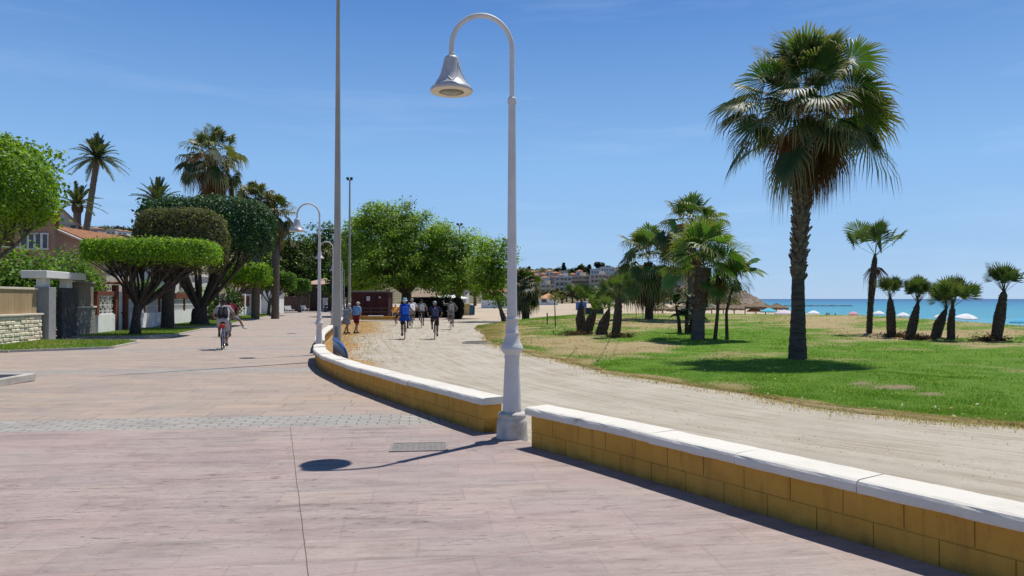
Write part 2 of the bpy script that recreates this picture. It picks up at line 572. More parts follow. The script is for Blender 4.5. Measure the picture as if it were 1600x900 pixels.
    pink = t.mix(t.math('MULTIPLY', t.math('MULTIPLY', br.outputs['Fac'], jm), .17), pink, (.14, .10, .09))
    pink = t.mix(.55, pink, t.mix(1.0, pink, br.outputs['Color'], 'MULTIPLY'))
    c = t.mix(near, beige, pink)
    c = t.mix(band, c, grey)
    c = t.mix(pale, c, (.43, .37, .34))
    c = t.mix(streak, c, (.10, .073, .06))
    # soft dirt patches and pale scuffs
    c = t.mix(t.ramp(t.noise(1.6, 9, t.mapping((.8, 1.6, 1), loc=(1, 5, 0)), .72), [(.5, 0.0), (.75, .6)]), c, (.17, .13, .115))
    c = t.mix(t.ramp(t.noise(9, 6, t.mapping((.5, 1.5, 1), co=uv), .7), [(.57, 0.0), (.7, .4)]), c, (.38, .325, .285))
    c = t.mix(t.ramp(t.noise(34, 5, rough=.8), [(.56, 0.0), (.70, .5)]), c, (.14, .11, .095))
    # sawn joints
    wobx = t.math('MULTIPLY', t.math('SUBTRACT', t.noise(2.0, 3), .5), .018)
    j1 = t.math('ABSOLUTE', t.math('ADD', t.math('ADD', t.math('MULTIPLY', t.math('ADD', x, 2.74), .953), t.math('MULTIPLY', t.math('SUBTRACT', y, 9.2), .305)), wobx))
    j1 = t.math('MULTIPLY', t.math('LESS_THAN', j1, .0035), near)
    j2 = t.math('ABSOLUTE', t.math('ADD', t.math('ADD', t.math('MULTIPLY', t.math('ADD', x, 1.11), -.325), t.math('MULTIPLY', t.math('SUBTRACT', y, 4.3), .946)), wobx))
    j2 = t.math('MULTIPLY', t.math('LESS_THAN', j2, .004), t.math('MULTIPLY', near, t.math('GREATER_THAN', x, -1.2)))
    c = t.mix(t.math('MULTIPLY', j1, .85), c, (.08, .06, .05))
    c = t.mix(t.math('MULTIPLY', j2, .6), c, (.22, .12, .09))
    hgt = t.math('SUBTRACT', t.math('MULTIPLY', st, .5), t.math('MULTIPLY', br.outputs['Fac'], .25))
    hgt = t.math('ADD', hgt, t.math('MULTIPLY', t.noise(40, 3), .25))
    return t.bsdf(c, .8, .22, 0, t.bump(hgt, .55, .014))

ys = np.concatenate([np.arange(-3, 30, .5), np.arange(30, 60, 1.5), np.arange(60, 112, 4.)])
us = np.linspace(0, 1, 40)
YY = np.repeat(ys[:, None], 40, 1)
XR = xw(ys) + .16
XR = np.where(ys > 63, np.maximum(XR, -6.0 - (ys - 63) * .0), XR)
XL = np.full_like(ys, -30.) - np.maximum(ys - 50, 0) * .2
XX = XL[:, None] + (XR - XL)[:, None] * us[None, :]
sheet('promenade', XX, YY, zp(YY), promenade_material())

# --- gravel path
def gravel_material():
    t = NT('gravel')
    c = t.ramp(t.noise(.45, 6, rough=.65), [(.3, (.49, .445, .37)), (.5, (.44, .40, .33)), (.72, (.36, .325, .265))])
    tr = t.n('ShaderNodeVertexColor'); tr.layer_name = 'Col'
    sep = t.n('ShaderNodeSeparateColor'); t.l(tr.outputs[0], sep.inputs[0])
    # swept and wheel-worn bands that follow the path, broken up by loose patches
    path = t.n('ShaderNodeCombineXYZ'); t.l(t.math('MULTIPLY', sep.outputs[1], 70.0), path.inputs[0]); t.l(t.math('MULTIPLY', sep.outputs[2], 14.0), path.inputs[1])
    pv = path.outputs[0]
    brk = t.ramp(t.noise(.9, 5, rough=.7), [(.36, .25), (.6, 1.0)])
    d1 = t.ramp(t.noise(1.0, 7, t.mapping((.22, 3.2, 1), co=pv), .72, .6), [(.47, 0.0), (.57, .9)])
    c = t.mix(t.math('MULTIPLY', d1, brk), c, (.32, .275, .205))
    d2 = t.ramp(t.noise(1.0, 7, t.mapping((.3, 4.4, 1), loc=(5, 3, 0), co=pv), .72, .5), [(.54, 0.0), (.7, .7)])
    c = t.mix(d2, c, (.54, .495, .415))
    c = t.mix(t.ramp(t.noise(2.6, 7, rough=.75), [(.55, 0.0), (.72, .55)]), c, (.32, .275, .205))
    c = t.mix(t.ramp(t.noise(38, 5, rough=.85), [(.42, 0.0), (.64, .45)]), c, (.27, .235, .185))
    c = t.mix(t.ramp(t.noise(75, 3, rough=.8), [(.6, 0.0), (.7, .6)]), c, (.60, .56, .49))
    ln = t.noise(2.2, 8, rough=.75)
    f = t.ramp(t.math('ADD', sep.outputs[0], t.math('MULTIPLY', t.math('SUBTRACT', ln, .5), 1.9)), [(.4, 0.0), (.75, .85)])
    lit = t.ramp(t.noise(9, 7, rough=.85), [(.34, (.12, .06, .028)), (.45, (.33, .17, .055)), (.55, (.42, .26, .095)), (.66, (.22, .19, .075)), (.76, (.40, .32, .19))])
    c = t.mix(f, c, lit)
    h = t.math('ADD', t.noise(55, 5, rough=.8), t.math('MULTIPLY', t.noise(5, 4, rough=.7), 1.0))
    return t.bsdf(c, .95, .1, 0, t.bump(h, .45, .02))

ys = np.concatenate([np.arange(-2, 16, .25), np.arange(16, 66, .6)])
us = np.linspace(0, 1, 90)
YY = np.repeat(ys[:, None], len(us), 1)
xl = xw(ys) + .161
xr = np.interp(ys, [-2, 3, 5.5, 7.8, 9.4, 9.9, 10.5, 11.5, 13, 15.1, 17.7, 21.8, 26.8, 32, 38, 46.5, 50, 66],
               [26, 18, 13, 9, 6.6, 5.97, 5.4, 4.67, 4.14, 3.26, 2.29, 1.5, 0, -1.1, -1.4, -1.6, 4, 8]) + 2.2
XX = xl[:, None] + (xr - xl)[:, None] * us[None, :] ** 1.0
litter = sstep(14, 20, YY) * (1 - sstep(.5, 2.5, XX - xw(YY) - .25 * np.sin(YY * .7))) * (1 - sstep(50, 58, YY))
litter = np.maximum(litter, .9 * sstep(33, 42, YY) * (1 - sstep(1.4, 4.6, XX - xw(YY))))
litter = np.maximum(litter,   .45 * np.exp(-((XX - xe_at(YY) + .1) / .3) ** 2))
cc = np.stack([litter, (YY + 3) / 70, np.repeat(us[None, :], len(ys), 0)], -1).reshape(-1, 3)
# worn ruts and crown of the path
dwall = XX - xw(YY)
rut = .012 * np.sin(dwall * 3.1) + .008 * np.sin(dwall * 7 + YY * .3)
sheet('gravel_path', XX, YY, zp(YY) - .03 + rut * .5, gravel_material(), col=cc)

# --- lawn
def value_noise(x, y, s, seed):
    """smooth lattice noise 0..1"""
    r = np.random.default_rng(seed); T = r.random((64, 64))
    x = np.asarray(x) / s; y = np.asarray(y) / s
    i = np.floor(x).astype(int); j = np.floor(y).astype(int)
    fx = x - i; fy = y - j
    fx = fx * fx * (3 - 2 * fx); fy = fy * fy * (3 - 2 * fy)
    g = lambda a, b: T[a % 64, b % 64]
    return (g(i, j) * (1 - fx) + g(i + 1, j) * fx) * (1 - fy) + (g(i, j + 1) * (1 - fx) + g(i + 1, j + 1) * fx) * fy

def fbm(x, y, s, seed):
    return .5 * value_noise(x, y, s, seed) + .3 * value_noise(x, y, s / 2.1, seed + 1) + .2 * value_noise(x, y, s / 4.3, seed + 2)

DRY = []   # (px, py, half-width px, half-height px, amount) read off the photograph, placed on the ground
for px, py, wx, wy, am in [(960, 545, 105, 11, 1.0), (880, 535, 70, 8, .8), (1010, 540, 55, 8, .9), (1150, 553, 90, 5, .5),
                           (1130, 608, 75, 12, .85), (1010, 596, 70, 6, .6), (1290, 500, 60, 5, .75), (1430, 524, 130, 9, .85),
                           (1520, 540, 110, 8, .45), (1560, 522, 60, 6, .7), (1330, 562, 90, 5, .4), (1060, 507, 90, 5, .5),
                           (960, 500, 80, 5, .6), (790, 512, 40, 9, .7), (1420, 660, 110, 7, .7), (1300, 648, 60, 6, .5)]:
    a = ground(px, py, 5); b = ground(px + wx, py, 5); c = ground(px, py - wy, 5); c2 = ground(px, py + wy, 5)
    DRY.append((a.x, a.y, max(abs(b.x - a.x), .3), max((c.y - c2.y) / 2, .3), am, a.x / a.y))
BARE = []
for px, py, wx, wy, am in [(1395, 606, 60, 5, 1.0), (1345, 600, 25, 4, .8), (1455, 617, 22, 4, 1.0), (1425, 521, 110, 5, .55), (940, 524, 50, 4, .6)]:
    a = ground(px, py, 5); b = ground(px + wx, py, 5); c = ground(px, py - wy, 5); c2 = ground(px, py + wy, 5)
    BARE.append((a.x, a.y, max(abs(b.x - a.x), .3), max((c.y - c2.y) / 2, .25), am, a.x / a.y))

def blob(x, y, L):
    r = np.zeros_like(x)
    for bx, by, wx, wy, am, sl_ in L:
        dy = y - by
        dx = x - bx - sl_ * dy
        r = np.maximum(r, am * np.exp(-((dx / wx) ** 2 + (dy / wy) ** 2)))
    return r

def dryness(x, y):
    d = .88 * blob(x, y, DRY)
    ye = np.interp(x, EX, EY)
    de = (x - xe_at(y)) * .75
    de = np.minimum(de, y - ye)
    d = np.maximum(d, .8 * (1 - sstep(.0, .05 + 1.9 * np.clip(fbm(x, y, 2.6, 19) - .38, 0, 1), de)))
    d = d + (fbm(x, y, 2.4, 5) - .5) * .95 + (fbm(x, y, .7, 15) - .5) * .5 + .08
    d = d + .75 * sstep(20, 40, y) * fbm(x * 1.0, y * 1.0, 5, 9) * (.6 + .4 * sstep(8, 16, x))
    return np.clip(d, 0, 1)

def bareness(x, y):
    return np.clip(blob(x, y, BARE) * (.35 + 1.0 * fbm(x, y, .45, 27)) + (fbm(x, y, .8, 25) - .55) * .6, 0, 1)

def lawn_material():
    t = NT('lawn')
    a = t.n('ShaderNodeVertexColor'); a.layer_name = 'Col'
    s = t.n('ShaderNodeSeparateColor'); t.l(a.outputs[0], s.inputs[0])
    n1 = t.noise(1.5, 6, rough=.65); n2 = t.noise(22, 5, rough=.75)
    g = t.ramp(n1, [(.3, (.095, .205, .022)), (.5, (.14, .265, .03)), (.7, (.21, .32, .05))])
    g = t.mix(t.ramp(n2, [(.35, .65), (.55, 0.0)]), g, (.03, .085, .010))
    g = t.mix(t.ramp(n2, [(.6, 0.0), (.75, .5)]), g, (.22, .27, .07))
    d = t.ramp(n2, [(.3, (.29, .215, .115)), (.5, (.42, .32, .175)), (.7, (.53, .44, .27))])
    f = t.ramp(t.math('ADD', s.outputs[0], t.math('MULTIPLY', t.math('SUBTRACT', n2, .5), .8)), [(.3, 0.0), (.65, .95)])
    c = t.mix(f, g, d)
    b = t.ramp(t.math('ADD', s.outputs[1], t.math('MULTIPLY', t.math('SUBTRACT', n2, .5), 1.1)), [(.30, 0.0), (.75, .85)])
    c = t.mix(b, c, t.ramp(n2, [(.3, (.26, .19, .115)), (.7, (.42, .335, .225))]))
    return t.bsdf(c, .95, .08, 0, t.bump(t.noise(35, 5, rough=.8), .9, .05))

N = 300; Mr = 190
k = np.linspace(0, len(EDGE) - 1, N)
ex = np.interp(k, range(len(EX)), EX); ey = np.interp(k, range(len(EY)), EY)
cx = np.interp(k, range(len(CX)), CX); cy = np.interp(k, range(len(CY)), CY)
# uneven, tufted edge against the gravel
jx = (fbm(ex * 1.0, ey * 1.0, 1.1, 41) - .5) * .8
dxn = np.gradient(ex); dyn = np.gradient(ey); ln_ = np.hypot(dxn, dyn)
ex = ex + dyn / ln_ * jx; ey = ey - dxn / ln_ * jx
tt = np.concatenate([np.linspace(0, 1, Mr - 8) ** 1.35, 1 + np.array([.01, .02, .04, .06, .09, .13, .18, .25])])
XX = ex[:, None] + (cx - ex)[:, None] * tt[None, :]
YY = ey[:, None] + (cy - ey)[:, None] * tt[None, :]
ZZ = lawn_z(XX, YY) + .012 + (fbm(XX, YY, .9, 3) - .5) * .05 * sstep(0, .03, tt)[None, :]
ZZ[:, 0] -= .03
cols = np.zeros((N * Mr, 3)); cols[:, 0] = dryness(XX, YY).ravel(); cols[:, 1] = bareness(XX, YY).ravel()
sheet('lawn', XX, YY, ZZ, lawn_material(), flip=True, col=cols)

# --- blades of grass on the lawn (nobody could count them)
GRASS = leaf_mat('grass_blade', .6, .3, .2)
def blades(name, n, sampler, zf, dryf, hmin=.02, hmax=.046, wid=.008, kind='stuff'):
    x, y = sampler(n)
    dr = dryf(x, y)
    n = len(x)
    h = rng.uniform(hmin, hmax, n) * (1 - .35 * dr)
    sc = np.clip(np.hypot(x, y) / 11, 1, 4.5)      # coarser tufts farther off
    a = rng.uniform(0, 2 * PI, n); ww = wid * sc * rng.uniform(.7, 1.3, n)
    h = h * (1 + .12 * (sc - 1))
    lean = rng.uniform(.1, .8, n) * h; la = rng.uniform(0, 2 * PI, n)
    z = zf(x, y)
    p0 = np.stack([x - np.cos(a) * ww, y - np.sin(a) * ww, z - .01], 1)
    p1 = np.stack([x + np.cos(a) * ww, y + np.sin(a) * ww, z - .01], 1)
    p2 = np.stack([x + np.cos(la) * lean, y + np.sin(la) * lean, z + h], 1)
    V = np.stack([p0, p1, p2], 1).reshape(-1, 3)
    t_ = rng.random(n)
    green = np.array([.12, .25, .025]) * (1 - t_[:, None]) + np.array([.23, .36, .055]) * t_[:, None]
    straw = np.array([.40, .32, .17]) * (1 - t_[:, None]) + np.array([.58, .49, .30]) * t_[:, None]
    pick = (dr + rng.uniform(-.3, .3, n))[:, None] > .48
    c = np.where(pick, straw, green)
    c = np.repeat(c, 3, 0)
    me = np_mesh(name, V, [np.arange(n * 3).reshape(-1, 3)], False, c)
    return structure(link(name, me, None, GRASS), kind)

def lawn_sampler(n):
    kk = rng.uniform(0, len(EDGE) - 1, n * 4)
    t_ = rng.random(n * 4) ** 2.6
    e0 = np.interp(kk, range(len(EX)), EX); e1 = np.interp(kk, range(len(EY)), EY)
    c0 = np.interp(kk, range(len(CX)), CX); c1 = np.interp(kk, range(len(CY)), CY)
    x = e0 + (c0 - e0) * t_; y = e1 + (c1 - e1) * t_
    ok = (y > 4) & (np.abs(x / np.maximum(y, .1)) < .78) & (bareness(x, y) < rng.uniform(.35, .75, len(x)))
    return x[ok][:n], y[ok][:n]
blades('grass', 170000, lawn_sampler, lawn_z, dryness)
def fringe_sampler(n):
    kk = rng.uniform(2, len(EDGE) - 2, n)
    x = np.interp(kk, range(len(EX)), EX); y = np.interp(kk, range(len(EY)), EY)
    o = rng.normal(0, .28, n) + (fbm(x, y, 1.1, 41) - .5) * .8
    return x - o * .8, y - o * .6
blades('dry_grass', 9000, fringe_sampler, lambda x, y: zp(y) - .005, lambda x, y: .75 * np.ones_like(x), .02, .05, .007)
# loose stones and dry leaves on the path
def scatter(name, x, y, z, size, cols, mat, flat=False):
    n = len(x); s_ = size
    if flat:
        a = rng.uniform(0, 6.3, n); t1 = np.stack([np.cos(a), np.sin(a), rng.normal(0, .35, n)], 1) * s_[:, None]; t2 = np.stack([-np.sin(a), np.cos(a), rng.normal(0, .35, n)], 1) * s_[:, None] * .5
        P = np.stack([x, y, z + s_ * .3], 1)
        V = np.stack([P - t1, P - t2, P + t1, P + t2], 1).reshape(-1, 3); F_ = [np.arange(4 * n).reshape(-1, 4)]; k = 4
    else:
        b = np.array([[1, 0, -.3], [0, 1, -.3], [-1, 0, -.3], [0, -1, -.3], [.2, .1, .8]])
        V = np.stack([x, y, z], 1)[:, None, :] + b[None] * s_[:, None, None] * rng.uniform(.6, 1.2, (n, 5, 3)); V = V.reshape(-1, 3)
        i = np.arange(n)[:, None] * 5; F_ = [np.concatenate([i + np.array([[0, 1, 4]]), i + np.array([[1, 2, 4]]), i + np.array([[2, 3, 4]]), i + np.array([[3, 0, 4]])])]; k = 5
    c = np.repeat(np.array(cols)[rng.integers(0, len(cols), n)] * rng.uniform(.7, 1.25, (n, 1)), k, 0)
    return structure(link(name, np_mesh(name, V, F_, False, c), None, mat), 'stuff')
n = 5000
y = 4 + 26 * rng.random(n) ** 1.7; x = xw(y) + .4 + (xe_at(y) - xw(y) - .3) * rng.random(n)
scatter('pebbles', x, y, zp(y) - .03, rng.uniform(.003, .012, n), [(.42, .37, .29), (.3, .26, .2), (.5, .46, .39), (.2, .17, .14)], GRASS)
n = 9000
y = rng.uniform(14, 60, n); x = xw(y) + .35 + np.abs(rng.normal(0, 1, n)) * np.interp(y, [14, 20, 38, 58], [.35, 1.1, 1.6, 2.6])
scatter('dry_leaves', x, y, zp(y) - .03, rng.uniform(.015, .035, n) * np.clip(y / 25, .7, 1.3), [(.32, .17, .06), (.42, .28, .11), (.22, .12, .05), (.36, .31, .12), (.5, .4, .22)], GRASS, True)

n = 420
xx, yy2 = lawn_sampler(n)
scatter('fallen_leaves', xx, yy2, lawn_z(xx, yy2) + .045, rng.uniform(.012, .035, len(xx)), [(.5, .42, .22), (.42, .3, .13), (.6, .55, .4), (.3, .2, .09)], GRASS, True)
# --- land: beach sand running to the horizon inland
def sand_material():
    t = NT('beach_sand')
    c = t.ramp(t.noise(.06, 6, rough=.6), [(.3, (.52, .43, .32)), (.5, (.47, .385, .285)), (.7, (.40, .33, .25))])
    c = t.mix(t.ramp(t.noise(.35, 6, t.mapping((.4, 1.6, 1)), .7), [(.48, 0.0), (.68, .45)]), c, (.34, .28, .21))
    c = t.mix(t.ramp(t.noise(3, 5, rough=.75), [(.5, 0.0), (.7, .35)]), c, (.30, .25, .19))
    return t.bsdf(c, .95, .1, 0, t.bump(t.noise(1.2, 6, rough=.75), .8, .15))
gx = np.concatenate([-np.geomspace(9000, 130, 14), np.arange(-120, 260, 4.), np.geomspace(265, 9000, 12)])
gy = np.concatenate([-np.geomspace(3000, 60, 8), np.arange(-50, 300, 4.), np.arange(300, 700, 20.), np.geomspace(710, 9000, 12)])
XX, YY = np.meshgrid(gx, gy, indexing='ij')
ZZ = sand_z(XX, YY) + np.where((YY > 70) & (YY < 260), (fbm(XX, YY, 14, 77) - .5) * .28, 0)
ZZ = np.where(YY < 112, np.minimum(ZZ, -.36), ZZ)
sheet('ground', XX, YY, ZZ, sand_material(), flip=True)

# --- sea
def sea_material():
    t = NT('sea_water')
    x, y, z = t.xyz()
    d = t.math('MULTIPLY', t.math('ADD', x, t.math('MULTIPLY', y, .35)), 1 / 2600)
    d = t.math('ADD', d, t.math('MULTIPLY', t.math('SUBTRACT', t.noise(.004, 4, t.mapping((.5, 2, 1))), .5), .12))
    c = t.ramp(d, [(.035, (.085, .34, .38)), (.07, (.04, .26, .35)), (.2, (.02, .18, .30)), (.5, (.010, .105, .235)), (.95, (.007, .065, .18))])
    foam = t.ramp(t.noise(.25, 6, t.mapping((.3, 1.8, 1)), .75), [(.68, 0.0), (.74, .5)])
    c = t.mix(foam, c, (.6, .7, .72))
    h = t.math('ADD', t.noise(.5, 5, t.mapping((1, 1.8, 1)), .65), t.math('MULTIPLY', t.noise(.06, 3, t.mapping((1, 2, 1))), 2))
    return t.bsdf(c, .35, .28, 0, t.bump(h, .8, .6))
sx = np.array([20, 60, 80, 100, 130, 170, 230, 320, 500, 900, 2000, 5000, 12000, 30000.])
sy = np.array([-20000, -3000, -600, -100, 0, 60, 120, 200, 300, 420, 600, 900, 1500, 3000, 7000, 15000, 30000.])
XX, YY = np.meshgrid(sx, sy, indexing='ij')
sheet('sea', XX, YY, np.full_like(XX, -2.5), sea_material(), flip=True)
# ================================================================== LOW OCHRE WALL WITH WHITE COPING
yy = np.arange(-2.8, 64, .05)
wx = xw(yy)
ker = np.hanning(41); ker /= ker.sum()
pad = np.concatenate([wx[0] + (wx[1] - wx[0]) * np.arange(-20, 0), wx, wx[-1] + (wx[-1] - wx[-2]) * np.arange(1, 21)])
wx = np.convolve(pad, ker, 'valid')
ds = np.hypot(np.diff(wx), np.diff(yy)); S = np.concatenate([[0], np.cumsum(ds)])
def wpt(s):
    x = np.interp(s, S, wx); y = np.interp(s, S, yy)
    e = .15
    tx = np.interp(s + e, S, wx) - np.interp(s - e, S, wx); ty = np.interp(s + e, S, yy) - np.interp(s - e, S, yy)
    L = math.hypot(tx, ty)
    return x, y, ty / L, -tx / L          # normal points away from the promenade (to the path)
def s_of_y(y): return float(np.interp(y, yy, S))

def sweep(mb, prof, s0, s1, n, jit=0.0, smooth=False, taper=None):
    V = []; m = len(prof)
    for i in range(n + 1):
        s = s0 + (s1 - s0) * i / n
        x, y, nx, ny = wpt(s)
        g = float(zp(y))
        k = 1.0 if taper is None else taper(i / n)
        mid = .12
        for o, z in prof:
            o = mid + (o - mid) * k
            V.append((x + nx * o + rnd.uniform(-jit, jit), y + ny * o + rnd.uniform(-jit, jit), g + z + rnd.uniform(-jit, jit)))
    Fs = []
    for i in range(n):
        for k in range(m):
            k2 = (k + 1) % m
            Fs.append((i * m + k, i * m + k2, (i + 1) * m + k2, (i + 1) * m + k))
    mb.add(V, Fs, smooth)
    mb.add(V[:m], [tuple(range(m))[::-1]]); mb.add(V[-m:], [tuple(range(m))])

def ochre_material():
    t = NT('ochre_paint')
    x, y, z = t.xyz()
    n = t.noise(2.2, 6, rough=.65)
    c = t.ramp(n, [(.3, (.56, .315, .06)), (.55, (.51, .27, .048)), (.75, (.42, .215, .045))])
    c = t.mix(t.ramp(t.noise(11, 6, rough=.75), [(.54, 0.0), (.74, .5)]), c, (.33, .17, .05))
    c = t.mix(t.ramp(t.noise(26, 4, rough=.8), [(.66, 0.0), (.74, .5)]), c, (.60, .42, .2))
    # streaks washed down from the coping, scuffs and rubbed patches
    c = t.mix(t.ramp(t.noise(3.2, 6, t.mapping((3.2, 3.2, .35), loc=(2, 5, 0)), .7), [(.52, 0.0), (.68, .55)]), c, (.27, .135, .035))
    c = t.mix(t.ramp(t.noise(1.1, 6, t.mapping((1, 1, 1), loc=(6, 1, 3)), .7), [(.53, 0.0), (.7, .5)]), c, (.64, .36, .085))
    c = t.mix(t.ramp(t.noise(48, 5, rough=.8), [(.63, 0.0), (.68, .8)]), c, (.20, .11, .04))
    # damp black growth creeping up from the paving
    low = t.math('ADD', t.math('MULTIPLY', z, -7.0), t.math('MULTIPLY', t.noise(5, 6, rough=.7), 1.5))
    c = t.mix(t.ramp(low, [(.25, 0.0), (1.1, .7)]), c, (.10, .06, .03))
    return t.bsdf(c, .85, .2, 0, t.bump(t.noise(30, 5, rough=.7), .45, .012))
def coping_material():
    t = NT('white_coping')
    n = t.noise(1.8, 6, rough=.65)
    c = t.ramp(n, [(.3, (.68, .65, .58)), (.6, (.64, .605, .535)), (.8, (.53, .49, .42))])
    c = t.mix(t.ramp(t.noise(7, 7, rough=.75), [(.56, 0.0), (.72, .6)]), c, (.52, .46, .38))
    c = t.mix(t.ramp(t.noise(3.1, 8, t.mapping(loc=(3, 3, 1)), .8, .5), [(.62, 0.0), (.66, .75)]), c, (.30, .235, .17))
    c = t.mix(t.ramp(t.noise(1.2, 9, t.mapping((1, 1, 4), loc=(8, 2, 1)), .75), [(.52, 0.0), (.75, .5)]), c, (.50, .45, .38))
    return t.bsdf(c, .75, .25, 0, t.bump(t.noise(24, 6, rough=.75), .5, .012))
OCHRE = ochre_material(); COPING = coping_material()
COPR = [(-.05, .338), (-.058, .35), (-.056, .395), (-.045, .413), (-.02, .422), (.25, .425), (.275, .417), (.288, .40), (.29, .345), (.28, .338)]
def low_wall(y0, y1, label, stone=.98, round_far=False, fine=True):
    s0, s1 = s_of_y(y0), s_of_y(y1)
    x, y, nx, ny = wpt((s0 + s1) / 2)
    e = empty('low_wall', (0, 0, 0), label, 'wall', 'low ochre walls along the promenade')
    mb = MB()
    sweep(mb, [(.006, -.15), (.006, .336), (.234, .336), (.234, -.15)], s0 + .03, s1 - .03, max(4, int((s1 - s0) / .25)))
    if fine:
        for row, (z0, z1) in enumerate([(-.12, .160), (.164, .335)]):
            s = s0 + .03 - (.2 if row else 0)
            while s < s1 - .04:
                a = max(s, s0 + .025); b = min(s + .405, s1 - .025)
                if b - a > .05:
                    j = rnd.uniform(-.0015, .0015)
                    pr = [(.001 + j, z0 + .004), (-.002 + j, z0 + .006), (-.002 + j, z1 - .004), (.001 + j, z1), (.239, z1), (.243, z1 - .006), (.243, z0 + .008), (.239, z0)]
                    sweep(mb, pr, a, b, 2)
                s += .412
    mb.build('wall_body', OCHRE, e)
    n = max(1, round((s1 - s0) / stone))
    ed = np.linspace(s0 - .04, s1 + .04, n + 1)
    ed[1:-1] += rng.uniform(-.06, .06, n - 1)
    for i in range(n):
        c = MB()
        dz = rnd.uniform(-.006, .006); do = rnd.uniform(-.009, .009)
        pr = [(o + do, z + dz) for o, z in COPR]
        tp = None
        if round_far and i == n - 1: tp = lambda t: math.sqrt(max(.02, 1 - max(0, (t - .62) / .38) ** 2)) if t > .62 else 1.0
        if y0 > 8 and y0 < 9 and i == 0: tp = None
        sweep(c, pr, ed[i] + .003, ed[i + 1] - .003, 14 if tp else 9, .0022 if fine else 0, False, tp)
        o = c.build('coping_stone', COPING, e)
    return e
low_wall(-2.6, 8.08, 'ochre block wall with white coping running from the foreground to the lamp post')
low_wall(8.90, 22.7, 'curving ochre wall with white coping and a rounded end beyond the nearest lamp post', 1.25, True)
low_wall(24.7, 39.0, 'white capped wall behind the grey pole, beside the walking couple', 1.6, False, False)
low_wall(40.6, 55.6, 'farther white capped wall between the third and fourth lamp posts', 2.2, False, False)

# ================================================================== LAMP POSTS
def fluted(mb, r0, r1, z0, z1, n=12):
    k = 4; prof = []
    V = []; Fs = []; m = n * 4
    for i in range(k + 1):
        z = z0 + (z1 - z0) * i / k; r = r0 + (r1 - r0) * i / k
        for j in range(m):
            a = 2 * PI * j / m
            q = r * (1 - (.10 if j % 4 == 0 else (.035 if j % 4 in (1, 3) else 0)))
            V.append((q * math.cos(a), q * math.sin(a), z))
    for i in range(k):
        for j in range(m):
            j2 = (j + 1) % m
            Fs.append((i * m + j, i * m + j2, (i + 1) * m + j2, (i + 1) * m + j))
    mb.add(V, Fs, True)

